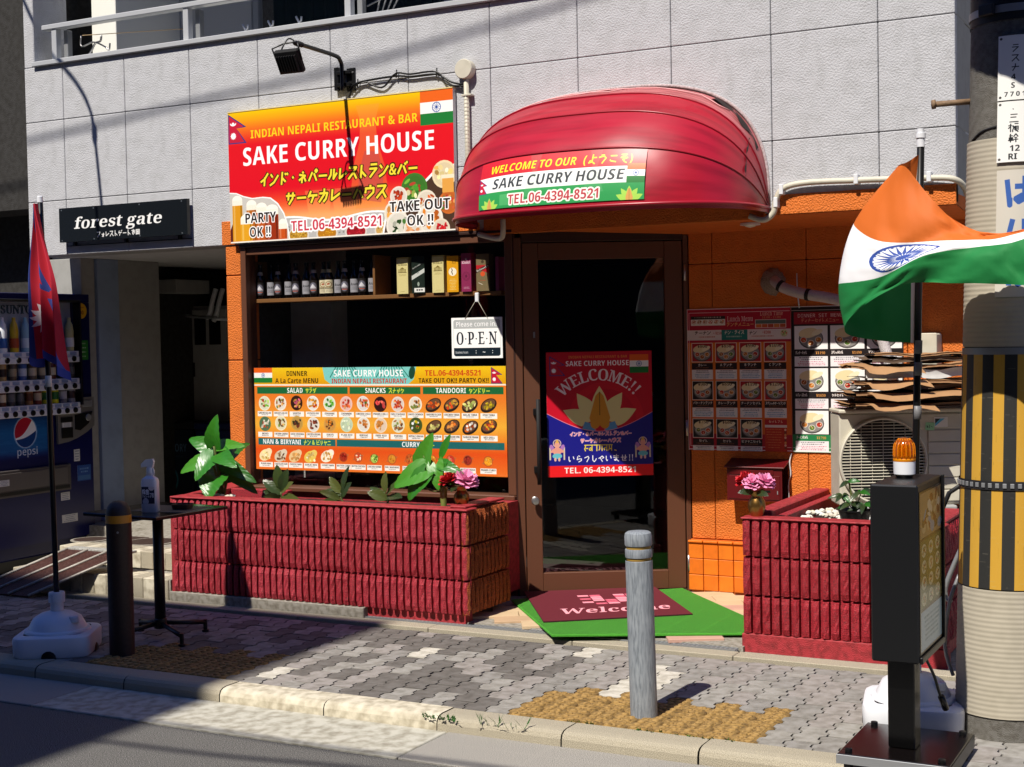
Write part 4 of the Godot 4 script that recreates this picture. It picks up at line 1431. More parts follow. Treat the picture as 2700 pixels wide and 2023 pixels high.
func panel_wall(parent: Node, xs: Array, ys: Array, z: float, depth: float, m, called := "wall_panel", gap := 0.004) -> void:
	for i in xs.size() - 1:
		for j in ys.size() - 1:
			var a := Vector3(xs[i] + gap / 2, ys[j] + gap / 2, z - depth)
			var b := Vector3(xs[i + 1] - gap / 2, ys[j + 1] - gap / 2, z)
			put(parent, called, span_box(a, b, minf(0.005, gap)), m)

func building() -> void:
	bld = thing("apartment_building", "pale grey stucco apartment building with an orange restaurant front on its ground floor", "building")
	var xs := [-2.06]
	for i in 11: xs.append(-1.674 + i * 0.6)
	xs.append(4.735)
	# the main sheet of grooved panels, then the backing behind them
	panel_wall(bld, xs, [2.31, 2.717, 3.312, 3.722], 0.0, 0.06, M.stucco)
	put(bld, "wall", span_box(Vector3(-2.055, 2.315, -0.3), Vector3(4.73, 3.715, -0.061)), M.grey)
	# inside closed, so that the sun enters by the windows only
	put(bld, "floor_slab", span_box(Vector3(-2.055, 2.56, -6.0), Vector3(4.73, 2.9, -0.301)), M.ceiling)
	put(bld, "ceiling", span_box(Vector3(-2.055, 2.315, -6.0), Vector3(-0.07, 2.555, -0.301)), M.ceiling)
	# right side of the building, seen as a dark sliver
	var side := Node3D.new()
	side.name = "side_wall"
	bld.add_child(side)
	for j in 4: put(side, "wall_panel", span_box(Vector3(4.68, [2.31, 2.717, 3.312, 3.912][j] + 0.003, -0.62), Vector3(4.732, [2.717, 3.312, 3.912, 5.0][j] - 0.003, -0.063), 0.004), M.grey)
	put(bld, "back_wall", span_box(Vector3(-2.05, 0, -6.2), Vector3(4.73, 9.0, -6.01)), M.grey)
	put(bld, "end_wall", span_box(Vector3(4.5, -0.1, -6.0), Vector3(4.729, 9.0, -0.63)), M.grey)
	# orange fascia strip under the panels on the right, and its peeling edge on the left
	put(bld, "fascia", span_box(Vector3(3.74, 2.30, -0.05), Vector3(4.733, 2.412, 0.006), 0.003), M.orange)
	put(bld, "fascia", span_box(Vector3(1.86, 2.28, -0.05), Vector3(3.68, 2.43, 0.006), 0.003), M.orange)
	# sloping orange soffit over the entrance
	var st := begin()
	face(st, [Vector3(2.0, 2.298, -0.002), Vector3(4.733, 2.298, -0.002), Vector3(4.733, 2.254, -0.62), Vector3(2.0, 2.254, -0.62)], Vector3.DOWN)
	face(st, [Vector3(2.0, 2.36, -0.302), Vector3(4.733, 2.36, -0.302), Vector3(4.733, 2.36, -0.62), Vector3(2.0, 2.36, -0.62)], Vector3.UP)
	face(st, [Vector3(4.733, 2.298, -0.05), Vector3(4.733, 2.36, -0.05), Vector3(4.733, 2.36, -0.62), Vector3(4.733, 2.254, -0.62)], Vector3.RIGHT)
	put(bld, "soffit", done(st), M.orange_flat)
	var lamp := Node3D.new()
	lamp.name = "ceiling_lamp"
	bld.add_child(lamp)
	put(lamp, "rim", lathe_mesh([Vector2(0.058, 0.0), Vector2(0.06, -0.012), Vector2(0.045, -0.014), Vector2(0.042, 0.0)], 18), M.white, Vector3(3.51, 2.282, -0.25))
	put(lamp, "bulb", lathe_mesh([Vector2(0.04, 0.0), Vector2(0.03, -0.018), Vector2(0.0, -0.026)], 14), mat(Color(0.9, 0.9, 0.85), 0.3), Vector3(3.51, 2.28, -0.25))
	# orange column left of the window
	var column := Node3D.new()
	column.name = "orange_column"
	bld.add_child(column)
	var ys := [0.0, 0.92, 1.513, 2.10, 2.309]
	for j in 4: put(column, "column_block", span_box(Vector3(-0.195, ys[j] + 0.003, -0.2), Vector3(-0.066, ys[j + 1] - 0.003, -0.004), 0.005), M.orange)
	put(column, "column_block", span_box(Vector3(-0.215, 2.312, -0.001), Vector3(-0.09, 2.475, 0.007), 0.002), M.orange)
	put(column, "column_block", span_box(Vector3(1.675, 2.312, -0.001), Vector3(1.83, 2.36, 0.007), 0.002), M.orange)
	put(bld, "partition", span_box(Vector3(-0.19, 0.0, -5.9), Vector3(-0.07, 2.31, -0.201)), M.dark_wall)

func shopfront() -> void:
	# wall under the window
	put(bld, "window_base", span_box(Vector3(-0.064, 0.0, -0.12), Vector3(2.05, 0.615, -0.002), 0.003), M.red_flat)
	# the window: frame members, sill and pane
	var win := Node3D.new()
	win.name = "shop_window"
	bld.add_child(win)
	put(win, "frame", span_box(Vector3(-0.062, 0.65, -0.11), Vector3(-0.018, 2.285, 0.004), 0.003), M.brown)
	put(win, "frame", span_box(Vector3(2.0, 0.65, -0.11), Vector3(2.055, 2.285, 0.004), 0.003), M.brown)
	put(win, "frame", span_box(Vector3(-0.017, 2.235, -0.05), Vector3(1.999, 2.285, -0.006), 0.003), M.brown)
	put(win, "sill", span_box(Vector3(-0.062, 0.617, -0.12), Vector3(2.055, 0.649, 0.03), 0.006), M.brown)
	put(win, "lintel_board", span_box(Vector3(-0.07, 2.287, -0.05), Vector3(2.06, 2.308, 0.008), 0.004), M.brown_dark)
	var pane := begin()
	face(pane, [Vector3(-0.018, 0.649, -0.04), Vector3(2.0, 0.649, -0.04), Vector3(2.0, 2.236, -0.04), Vector3(-0.018, 2.236, -0.04)], Vector3.BACK)
	put(win, "pane", done(pane), M.glass)
	# dark room behind
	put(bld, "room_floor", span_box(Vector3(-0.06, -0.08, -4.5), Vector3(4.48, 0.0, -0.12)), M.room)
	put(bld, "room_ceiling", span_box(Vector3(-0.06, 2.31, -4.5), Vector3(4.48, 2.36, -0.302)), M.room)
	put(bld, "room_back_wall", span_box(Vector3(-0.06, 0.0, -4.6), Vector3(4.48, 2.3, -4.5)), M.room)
	put(bld, "room_pillar", span_box(Vector3(-0.055, 0.65, -0.75), Vector3(0.3, 2.3, -0.55)), M.grey)
	# the slanting door wall
	var dw := Node3D.new()
	dw.name = "entrance"
	bld.add_child(dw)
	dw.position = Vector3(2.06, 0, 0)
	dw.rotation.y = 0.5294
	put(dw, "door_frame", span_box(Vector3(0.0, 0.018, -0.09), Vector3(0.05, 2.255, 0.0), 0.003), M.brown)
	put(dw, "door_frame", span_box(Vector3(1.062, 0.018, -0.09), Vector3(1.092, 2.255, 0.0), 0.003), M.brown)
	put(dw, "door_frame", span_box(Vector3(0.051, 2.225, -0.09), Vector3(1.061, 2.29, 0.0), 0.003), M.brown_dark)
	put(dw, "threshold", span_box(Vector3(0.051, 0.018, -0.09), Vector3(1.061, 0.036, 0.0), 0.003), M.brown_dark)
	# the door leaf: rails and stiles around the glass
	put(dw, "door_stile", span_box(Vector3(0.056, 0.04, -0.05), Vector3(0.155, 2.22, -0.008), 0.003), M.brown)
	put(dw, "door_stile", span_box(Vector3(0.945, 0.04, -0.05), Vector3(1.056, 2.22, -0.008), 0.003), M.brown)
	put(dw, "door_rail", span_box(Vector3(0.1555, 0.04, -0.05), Vector3(0.9445, 0.158, -0.008), 0.003), M.brown)
	put(dw, "door_rail", span_box(Vector3(0.1555, 2.115, -0.05), Vector3(0.9445, 2.22, -0.008), 0.003), M.brown)
	var dp := begin()
	face(dp, [Vector3(0.155, 0.158, -0.03), Vector3(0.945, 0.158, -0.03), Vector3(0.945, 2.115, -0.03), Vector3(0.155, 2.115, -0.03)], Vector3.BACK)
	put(dw, "door_pane", done(dp), M.glass)
	var hs := begin(true)
	tube(hs, [Vector3(0.137, 0.72, 0.052), Vector3(0.137, 1.25, 0.052)], 0.013, 10)
	for y in [0.80, 1.17]: tube(hs, [Vector3(0.137, y, -0.008), Vector3(0.137, y, 0.05)], 0.012, 8)
	put(dw, "door_handle", done(hs), M.black_matt)
	for y in [0.81, 1.17]: put(dw, "handle_mount", span_box(Vector3(0.108, y - 0.022, -0.008), Vector3(0.150, y + 0.022, 0.03), 0.004), M.black)
	put(dw, "door_knob", lathe_mesh([Vector2(0.0, 0.062), Vector2(0.02, 0.058), Vector2(0.026, 0.045), Vector2(0.022, 0.03), Vector2(0.012, 0.02), Vector2(0.014, 0.006), Vector2(0.024, 0.0)], 16), M.steel, Vector3(0.112, 0.615, -0.008), Vector3(PI / 2, 0, 0))
	put(dw, "lock_plate", span_box(Vector3(0.118, 1.63, -0.008), Vector3(0.13, 1.668, -0.004)), M.steel)
	for y in [2.02, 1.05, 0.2]: put(dw, "door_hinge", tube_mesh([Vector3(1.07, y - 0.05, 0.008), Vector3(1.07, y + 0.05, 0.008)], 0.008, 8), M.steel)
	put(bld, "infill_wall", span_box(Vector3(2.05, -0.02, -0.09), Vector3(2.065, 2.3, -0.001)), M.brown_dark)
	# orange wall on the right with its tiled foot
	var ow := Node3D.new()
	ow.name = "orange_wall"
	bld.add_child(ow)
	panel_wall(ow, [3.005, 3.16, 3.755, 4.35, 4.732], [0.355, 2.07, 2.27], -0.55, 0.08, M.orange)
	put(ow, "wall_core", span_box(Vector3(3.004, -0.05, -0.72), Vector3(4.732, 2.30, -0.632)), M.grey)
	put(ow, "tile_bed", span_box(Vector3(3.0, -0.02, -0.63), Vector3(4.73, 0.352, -0.545)), M.orange_flat)
	var tile := box_mesh(Vector3(0.094, 0.097, 0.016), 0.003)
	for r in 3:
		for q in 8: put(ow, "wall_tile", tile, M.tile_orange[(r * 3 + q * 5) % 2], Vector3(3.035 + q * 0.0985, 0.082 + r * 0.1, -0.537))
	var ledge := box_mesh(Vector3(0.094, 0.014, 0.03), 0.003)
	for q in 8: put(ow, "wall_tile", ledge, M.tile_orange[q % 2], Vector3(3.035 + q * 0.0985, 0.340, -0.533))

func balcony() -> void:
	var b := Node3D.new()
	b.name = "balcony"
	bld.add_child(b)
	put(b, "coping", span_box(Vector3(-1.955, 3.722, -0.16), Vector3(4.74, 3.757, 0.028), 0.004), M.alu)
	put(b, "pier", span_box(Vector3(-2.06, 3.722, -0.35), Vector3(-1.958, 6.0, -0.002), 0.006), M.stucco)
	put(b, "pier", span_box(Vector3(4.5, 3.76, -0.35), Vector3(4.735, 6.0, -0.002), 0.006), M.stucco)
	put(b, "balcony_floor", span_box(Vector3(-2.05, 2.901, -1.3), Vector3(4.73, 2.95, -0.31)), M.grey)
	put(b, "balcony_ceiling", span_box(Vector3(-2.05, 5.6, -1.3), Vector3(4.73, 5.8, 0.0)), M.grey)
	put(b, "rail", span_box(Vector3(-1.895, 3.992, -0.09), Vector3(4.4, 4.03, -0.02), 0.005), M.alu)
	for x in [-1.78, -0.52, 0.85, 2.1, 3.3]:
		put(b, "rail_post", span_box(Vector3(x - 0.024, 3.757, -0.082), Vector3(x + 0.024, 3.991, -0.03), 0.003), M.alu)
		put(b, "post_back", span_box(Vector3(x + 0.03, 3.757, -0.15), Vector3(x + 0.07, 3.991, -0.1), 0.003), M.zinc)
	# flat wall with a white fin, and sliding windows behind
	put(b, "balcony_wall", span_box(Vector3(-2.05, 2.95, -1.45), Vector3(-0.93, 5.6, -1.3)), mat(Color(0.82, 0.82, 0.81), 0.9))
	put(b, "balcony_wall", span_box(Vector3(2.6, 2.95, -1.45), Vector3(4.73, 5.6, -1.3)), mat(Color(0.82, 0.82, 0.81), 0.9))
	put(b, "fin_wall", span_box(Vector3(-1.90, 2.95, -1.29), Vector3(-1.65, 5.6, -0.55), 0.004), mat(Color(0.9, 0.9, 0.87), 0.9))
	put(b, "window_wall", span_box(Vector3(-0.925, 2.95, -1.75), Vector3(2.595, 5.6, -1.7)), M.charcoal)
	for k in 4:
		var x := -0.92 + k * 0.88
		var w := Node3D.new()
		w.name = numbered(b, "sliding_window")
		b.add_child(w)
		put(w, "frame", span_box(Vector3(x, 2.96, -1.36), Vector3(x + 0.05, 5.0, -1.31)), M.alu)
		var p := begin()
		face(p, [Vector3(x + 0.05, 2.96, -1.33), Vector3(x + 0.88, 2.96, -1.33), Vector3(x + 0.88, 5.0, -1.33), Vector3(x + 0.05, 5.0, -1.33)], Vector3.BACK)
		put(w, "pane", done(p), glass(0.25, Color(0.2, 0.28, 0.3)))
		var cur := func(u: float, v: float) -> Vector3: return Vector3(x + 0.06 + u * 0.8, 2.96 + v * 2.0, -1.5 + sin(u * 40.0) * 0.02)
		put(w, "curtain", grid_mesh(cur, 40, 1), mat(Color(0.13, 0.19, 0.20), 0.9))
	# clothes hanger and laundry clips behind the rail
	var h := thing("clothes_hanger", "metal clothes hanger with hooks hanging under the balcony rail", "hanger")
	var hx := Vector3(-1.55, 3.86, -0.2)
	put(h, "arm", tube_mesh([hx + Vector3(-0.12, 0.1, 0), hx + Vector3(-0.12, 0.02, 0), hx + Vector3(0.0, 0.04, 0), hx + Vector3(0.16, -0.02, 0.05), hx + Vector3(0.2, -0.05, 0.05), hx + Vector3(0.21, 0.0, 0.05)], 0.006, 6, 4), M.steel)
	put(h, "hook", tube_mesh([hx + Vector3(-0.06, -0.06, 0), hx + Vector3(-0.02, -0.02, 0), hx + Vector3(0.02, 0.03, 0), hx + Vector3(0.07, 0.04, 0), hx + Vector3(0.08, 0.08, 0)], 0.008, 6, 4), M.steel)
	put(h, "hook", tube_mesh([hx + Vector3(-0.05, -0.05, 0), hx + Vector3(0.05, -0.08, 0), hx + Vector3(0.18, -0.09, 0)], 0.005, 6, 4), M.steel)
	tag(put(self, "clothes_line", tube_mesh([Vector3(-1.62, 3.95, -0.16), Vector3(-0.55, 3.87, -0.12)], 0.003, 5), mat(Color(0.7, 0.6, 0.45), 0.8)), "thin clothes line strung from the hanger to the second rail post", "clothes line")
	tag(put(self, "towel", grid_mesh(func(u: float, v: float) -> Vector3: return Vector3(-0.35 + u * 0.75, 3.70 + v * (0.085 + 0.012 * sin(u * 9.0)), -0.24 + 0.02 * sin(u * 23.0 + v * 2.0)), 24, 2), mat(Color(0.84, 0.85, 0.86), 0.9)), "white towel laid behind the balcony parapet left of the yellow cloth", "towel")
	tag(put(self, "cloth", grid_mesh(func(u: float, v: float) -> Vector3: return Vector3(0.08 + u * 0.32, 3.70 + v * (0.085 + 0.02 * sin(u * 6.0)), -0.22 + 0.02 * sin(u * 17.0)), 16, 2), mat(Color(0.85, 0.78, 0.35), 0.9)), "small yellow cloth pegged behind the balcony parapet", "cloth")
	for p in [[-0.12, "cream laundry peg standing up behind the parapet, leftmost of three"], [0.1, "clear laundry peg at the left end of the yellow cloth"], [0.34, "pale blue laundry peg at the right end of the yellow cloth"]]:
		var s := begin(true)
		var o := Vector3(p[0], 3.79, -0.2)
		tube(s, [o, o + Vector3(-0.01, 0.04, 0), o + Vector3(-0.03, 0.075, 0.0)], 0.007, 6)
		tube(s, [o + Vector3(-0.012, 0.03, 0), o + Vector3(0.012, 0.04, 0), o + Vector3(0.015, 0.07, 0)], 0.007, 6)
		tag(put(self, "laundry_peg", done(s), M.white_plastic), p[1], "peg", "pegs along the balcony")
	var rk := thing("drying_rack", "dark folding drying rack standing on the balcony by the third post", "drying rack")
	for k in 4: put(rk, "bar", tube_mesh([Vector3(0.95 + k * 0.03, 3.74, -0.2), Vector3(1.02 + k * 0.06, 4.1, -0.25 - k * 0.02)], 0.006, 6), M.zinc)
	put(rk, "crossbar", tube_mesh([Vector3(0.9, 3.86, -0.19), Vector3(1.2, 3.95, -0.19)], 0.006, 6), M.zinc)

func surroundings() -> void:
	var n := thing("neighbouring_building", "dark windowless building side standing left of the grey apartment block", "building")
	put(n, "wall", span_box(Vector3(-9.0, -0.1, -6.0), Vector3(-2.45, 12.0, -0.6)), M.dark_wall)
	put(n, "front_wall", span_box(Vector3(-9.0, 2.7, -0.6), Vector3(-2.1, 12.0, -0.2)), M.dark_wall)
	var r := thing("grey_house", "narrow grey house wall seen between the apartment block and the utility pole", "building")
	put(r, "wall", span_box(Vector3(5.0, -0.1, -6.0), Vector3(9.0, 8.0, -1.2)), M.grey)
	put(r, "corner_post", span_box(Vector3(4.93, -0.1, -1.3), Vector3(4.99, 8.0, -1.1)), M.grey_blue)
	# across the street, behind the viewer: what shades the left part of the pavement and stands in the window's reflection
	var a := thing("opposite_block", "tall building across the street that shades the left of the pavement", "building")
	put(a, "wall", span_box(Vector3(-14.0, -0.1, 10.2), Vector3(0.93, 12.55, 20.0)), M.dark_wall)
	for k in 12:
		for j in 3: put(a, "window", span_box(Vector3(-13 + k * 1.15, 1.2 + j * 3.2, 10.16), Vector3(-12.3 + k * 1.15, 2.6 + j * 3.2, 10.199)), M.charcoal)
	var b := thing("opposite_house", "lower house across the street next to the tall building", "building")
	put(b, "wall", span_box(Vector3(0.96, -0.1, 10.9), Vector3(24.0, 8.4, 24.0)), M.dark_wall)

# ---- block planters
func block_mesh(ribs: int, pitch: float, h: float, sd: int) -> ArrayMesh:
	# a split-faced concrete block: ribs with uneven faces between deep grooves. Front at z = 0, left edge at x = 0
	rng.seed = sd
	var st := begin()
	var groove := 0.0135
	for r in ribs:
		var x0 := r * pitch + groove / 2
		var x1 := (r + 1) * pitch - groove / 2
		var z := []
		for j in 7:
			var row := []
			for i in 4: row.append(rng.randf_range(-0.004, 0.004) - (0.007 if i in [0, 3] else 0.0) - (0.007 if j in [0, 6] else 0.0))
			z.append(row)
		for j in 6:
			for i in 3:
				var q := []
				for k in [[0, 0], [1, 0], [1, 1], [0, 1]]:
					q.append(Vector3(lerpf(x0, x1, (i + k[0]) / 3.0), 0.005 + (h - 0.01) * (j + k[1]) / 6.0, z[j + k[1]][i + k[0]]))
				face(st, q, Vector3.BACK)
			for e in [[x0, 0, Vector3.LEFT], [x1, 3, Vector3.RIGHT]]:
				face(st, [Vector3(e[0], 0.005 + (h - 0.01) * j / 6.0, z[j][e[1]]), Vector3(e[0], 0.005 + (h - 0.01) * (j + 1) / 6.0, z[j + 1][e[1]]), Vector3(e[0], 0.005 + (h - 0.01) * (j + 1) / 6.0, -0.042), Vector3(e[0], 0.005 + (h - 0.01) * j / 6.0, -0.042)], e[2])
		for e in [[0.005, 0, Vector3.DOWN], [h - 0.005, 6, Vector3.UP]]:
			for i in 3: face(st, [Vector3(lerpf(x0, x1, i / 3.0), e[0], z[e[1]][i]), Vector3(lerpf(x0, x1, (i + 1) / 3.0), e[0], z[e[1]][i + 1]), Vector3(lerpf(x0, x1, (i + 1) / 3.0), e[0], -0.042), Vector3(lerpf(x0, x1, i / 3.0), e[0], -0.042)], e[2])
	face(st, [Vector3(0, 0, -0.038), Vector3(ribs * pitch, 0, -0.038), Vector3(ribs * pitch, h, -0.038), Vector3(0, h, -0.038)], Vector3.BACK)
	return done(st)

func block_course(parent: Node, a: Vector3, dir: Vector3, length: float, y: float, h: float, mats: Array, pitch: float, start: int) -> void:
	var total := int(round(length / pitch))
	var p := length / total
	var at := 0
	var n := start
	while at < total:
		var c := mini(n if n > 0 else 8, total - at)
		var m := block_mesh(c, p, h, 100 + at * 7 + int(y * 100) + int(a.z * 10))
		var o := put(parent, "block", m, mats[rng.randi() % mats.size()])
		o.position = a + dir * (at * p) + Vector3(0, y, 0)
		o.rotation.y = atan2(-dir.z, dir.x)
		at += c
		n = 8

func pebbles(parent: Node, spots: Array, called := "pebble") -> void:
	var shapes := []
	for k in 4:
		var s := begin(true)
		lathe(s, [Vector2(0, 1.0), Vector2(0.6, 0.8), Vector2(1.0, 0.1), Vector2(0.8, -0.5), Vector2(0, -0.7)], 7, Vector3.ZERO, Basis.from_scale(Vector3(1.0, 0.6 + 0.1 * k, 0.7 + 0.12 * k)))
		shapes.append(done(s))
	for p in spots:
		var o := put(parent, called, shapes[rng.randi() % 4], M.pebble[rng.randi() % 3])
		o.position = p[0]
		o.rotation = Vector3(rng.randf() * 0.8, rng.randf() * TAU, rng.randf() * 0.8)
		o.scale = Vector3.ONE * p[1]

func planters() -> void:
	# the long one under the window
	var t := thing("block_planter", "long red block planter under the shop window, its end face orange", "planter")
	var p := 0.0482
	for c in [[0.066, 0.197, 5], [0.266, 0.197, 8], [0.466, 0.195, 3]]:
		block_course(t, Vector3(0.05, 0, 0.905), Vector3.RIGHT, 2.16, c[0], c[1], M.red_block, p, c[2])
		block_course(t, Vector3(2.21, 0, 0.905), Vector3.FORWARD, 0.525, c[0], c[1], [M.orange_block], 0.0478, c[2])
	put(t, "core", span_box(Vector3(0.06, 0.0, 0.78), Vector3(2.165, 0.655, 0.862)), M.red_flat)
	put(t, "core", span_box(Vector3(2.07, 0.067, 0.385), Vector3(2.166, 0.655, 0.779)), M.red_flat)
	put(t, "core", span_box(Vector3(1.97, 0.067, 0.005), Vector3(2.069, 0.62, 0.40)), M.red_flat)
	var st := begin()
	prism(st, PackedVector2Array([Vector2(0.05, -0.905), Vector2(0.15, -0.86), Vector2(0.0, -0.006), Vector2(-0.19, -0.006)]), 0.66, Transform3D(Basis(Vector3.RIGHT, Vector3.FORWARD, Vector3.UP), Vector3(0, 0.662, 0)))
	put(t, "end_wall", done(st), M.red_flat)
	put(t, "cap", span_box(Vector3(0.047, 0.661, 0.785), Vector3(2.213, 0.672, 0.908), 0.004), M.red_flat)
	put(t, "cap", span_box(Vector3(2.075, 0.6725, 0.39), Vector3(2.18, 0.685, 0.86), 0.004), M.red_flat)
	put(t, "foot", span_box(Vector3(0.03, -0.02, 0.80), Vector3(1.50, 0.066, 0.908), 0.004), M.concrete)
	put(t, "soil", span_box(Vector3(0.0, 0.3, 0.03), Vector3(2.06, 0.575, 0.779)), M.soil)
	put(t, "divider", span_box(Vector3(0.02, 0.575, 0.25), Vector3(0.52, 0.66, 0.31), 0.004), M.red_dark[0])
	var list := []
	for k in 26: list.append([Vector3(rng.randf_range(0.1, 2.0), 0.585, rng.randf_range(0.3, 0.74)), rng.randf_range(0.01, 0.024)])
	for k in 10: list.append([Vector3(0.30 + rng.randf_range(-0.09, 0.1), 0.66, 0.72 + rng.randf_range(-0.05, 0.05)), rng.randf_range(0.016, 0.03)])
	pebbles(t, list)
	# the one on the right
	var q := thing("block_planter", "red block planter filled with white pebbles right of the shop door", "planter")
	for c in [[0.084, 0.197, 6], [0.284, 0.197, 8], [0.484, 0.195, 4]]:
		block_course(q, Vector3(3.79, 0, 0.82), Vector3.RIGHT, 1.02, c[0], c[1], M.red_dark, 0.0502, c[2])
		block_course(q, Vector3(4.81, 0, 0.82), Vector3.FORWARD, 0.6, c[0], c[1], M.red_dark, 0.05, c[2])
	put(q, "core", span_box(Vector3(3.80, 0.0, 0.70), Vector3(4.765, 0.675, 0.776)), M.red_flat)
	put(q, "foot", span_box(Vector3(3.785, -0.02, 0.72), Vector3(4.82, 0.084, 0.812), 0.004), M.red_flat)
	put(q, "side_wall", span_box(Vector3(3.79, 0.0, -0.54), Vector3(3.90, 0.655, 0.699), 0.003), M.red_flat)
	put(q, "side_wall", span_box(Vector3(4.68, 0.0, 0.2), Vector3(4.78, 0.675, 0.699), 0.003), M.red_flat)
	put(q, "cap", span_box(Vector3(3.787, 0.678, 0.71), Vector3(4.815, 0.688, 0.822), 0.004), M.red_flat)
	put(q, "cap", span_box(Vector3(3.79, 0.656, -0.54), Vector3(3.885, 0.70, 0.60), 0.006), M.red_flat)
	put(q, "cap", span_box(Vector3(4.66, 0.678, 0.2), Vector3(4.8, 0.70, 0.705), 0.006), M.red_flat)
	put(q, "inner_ledge", span_box(Vector3(3.90, 0.55, -0.54), Vector3(3.95, 0.672, 0.62), 0.004), M.red_block[1])
	put(q, "filling", span_box(Vector3(3.951, 0.3, -0.54), Vector3(4.67, 0.60, 0.699)), M.soil)
	list = []
	for k in 290:
		var z := rng.randf_range(-0.1, 0.68)
		list.append([Vector3(rng.randf_range(3.97, 4.66), 0.605 + 0.05 * clampf((0.5 - absf(z - 0.2)) * 1.4, 0, 1) + rng.randf_range(0, 0.012), z), rng.randf_range(0.010, 0.021)])
	pebbles(q, list)

# ---- passage on the left
func alcove() -> void:
	var steps := Node3D.new()
	steps.name = "entry_steps"
	add_child(steps)
	structure(steps)
	put(steps, "step", span_box(Vector3(-1.36, -0.02, 0.53), Vector3(0.02, 0.133, 0.888)), M.concrete)
	put(steps, "step", span_box(Vector3(-1.20, -0.02, -5.9), Vector3(-0.2, 0.252, 0.61)), M.concrete)
	put(steps, "step", span_box(Vector3(-1.93, -0.02, -5.9), Vector3(-1.201, 0.25, -0.3)), M.concrete)
	put(steps, "step", span_box(Vector3(-0.199, -0.02, -0.0), Vector3(-0.02, 0.252, 0.61)), M.concrete)
	var edge := box_mesh(Vector3(0.103, 0.136, 0.2), 0.005)
	for k in 13: put(steps, "edge_stone", edge, M.kerb[k % 2], Vector3(-1.31 + k * 0.1055, 0.068, 0.80))
	var edge2 := box_mesh(Vector3(0.103, 0.118, 0.2), 0.005)
	for k in 11: put(steps, "edge_stone", edge2, M.kerb[(k + 1) % 2], Vector3(-1.148 + k * 0.1055, 0.197, 0.53))
	# covers let into the landing
	for q in [[-0.70, 0.26, 0.17, 0, "round rusty manhole cover on the landing beside the planter"], [-1.20, 0.33, 0.12, 0, "smaller round manhole cover on the landing near the vending machine"], [-0.98, 0.2, 0.24, 1, "square rusty cover plate on the landing between the two round covers"]]:
		var c := thing("manhole_cover", q[4], "manhole cover", Vector3(q[0], 0.2545, q[1]))
		if q[3] == 0:
			put(c, "rim", lathe_mesh([Vector2(q[2] + 0.02, 0), Vector2(q[2] + 0.02, 0.004), Vector2(q[2], 0.005), Vector2(q[2], 0)], 28), M.concrete)
			put(c, "lid", lathe_mesh([Vector2(q[2] - 0.003, 0), Vector2(q[2] - 0.003, 0.004), Vector2(0, 0.0045)], 28), rough_mat(Color(0.33, 0.24, 0.2), 0.7, T.fine, 0.8, 5.0, T.dirt))
		else:
			put(c, "lid", box_mesh(Vector3(q[2], 0.008, q[2] * 0.8), 0.002), rough_mat(Color(0.35, 0.26, 0.22), 0.7, T.fine, 0.8, 5.0, T.dirt))
	# metal loading ramp
	var ramp := thing("loading_ramp", "brown metal loading ramp with worn white edges leaning on the steps", "ramp")
	var a := Vector3(-0.94, 0.275, 0.79)
	var b := Vector3(-0.40, 0.275, 0.79)
	var d := Vector3(-0.53, -0.262, 0.385)
	var rm := rough_mat(Color(0.30, 0.17, 0.13), 0.42, T.fine, 0.3, 3.0, T.dirt)
	rm.metallic = 0.35
	for k in 3:
		var s := begin()
		var p := a.lerp(b, k / 3.0 + 0.012)
		var q := a.lerp(b, (k + 1) / 3.0 - 0.012)
		face(s, [p, q, q + d, p + d], Vector3.UP)
		face(s, [p - Vector3(0, 0.01, 0), q - Vector3(0, 0.01, 0), q + d - Vector3(0, 0.01, 0), p + d - Vector3(0, 0.01, 0)], Vector3.DOWN)
		put(ramp, "deck_plate", done(s), rm)
	for k in 4:
		var p := a.lerp(b, k / 3.0)
		put(ramp, "rail", tube_mesh([p + Vector3(0, 0.002, 0), p + d + Vector3(0, 0.004, 0)], 0.010, 6), rough_mat(Color(0.72, 0.70, 0.66), 0.5, T.fine, 0.2, 4.0, T.dirt))
	put(ramp, "lip", span_box(a + Vector3(-0.02, -0.012, -0.06), b + Vector3(0.0, 0.004, 0.012), 0.002), rough_mat(Color(0.72, 0.72, 0.7), 0.5, T.fine, 0.2, 4.0, T.dirt))
	# left wall of the passage: a shallow pilaster and the grey wall behind it
	put(bld, "passage_wall", span_box(Vector3(-2.3, 0.25, -1.28), Vector3(-1.935, 2.314, -0.79), 0.004), M.grey)
	put(bld, "passage_pilaster", span_box(Vector3(-2.3, 0.25, -0.785), Vector3(-1.915, 2.314, -0.55), 0.004), M.grey_blue)
	put(bld, "passage_pilaster", span_box(Vector3(-2.3, 0.0, -0.545), Vector3(-1.94, 2.314, -0.40), 0.004), M.grey)
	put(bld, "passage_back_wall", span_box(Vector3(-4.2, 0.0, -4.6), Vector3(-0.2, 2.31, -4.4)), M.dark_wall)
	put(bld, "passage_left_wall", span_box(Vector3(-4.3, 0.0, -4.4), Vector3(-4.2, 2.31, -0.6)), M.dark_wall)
	put(bld, "passage_roof", span_box(Vector3(-4.2, 2.318, -6.0), Vector3(-2.06, 2.5, -0.61)), M.ceiling)
	put(bld, "ceiling_beam", span_box(Vector3(-3.6, 2.08, -2.3), Vector3(-2.25, 2.20, -1.85), 0.005), M.grey)
	# cabinet, pipes, bins
	var cab := thing("steel_cabinet", "grey steel cabinet with dark door panes at the back of the passage", "cabinet", Vector3(-2.49, 0.0, -2.3))
	put(cab, "body", span_box(Vector3(-0.45, 0.90, -0.3), Vector3(0.44, 1.97, 0.0), 0.005), M.grey)
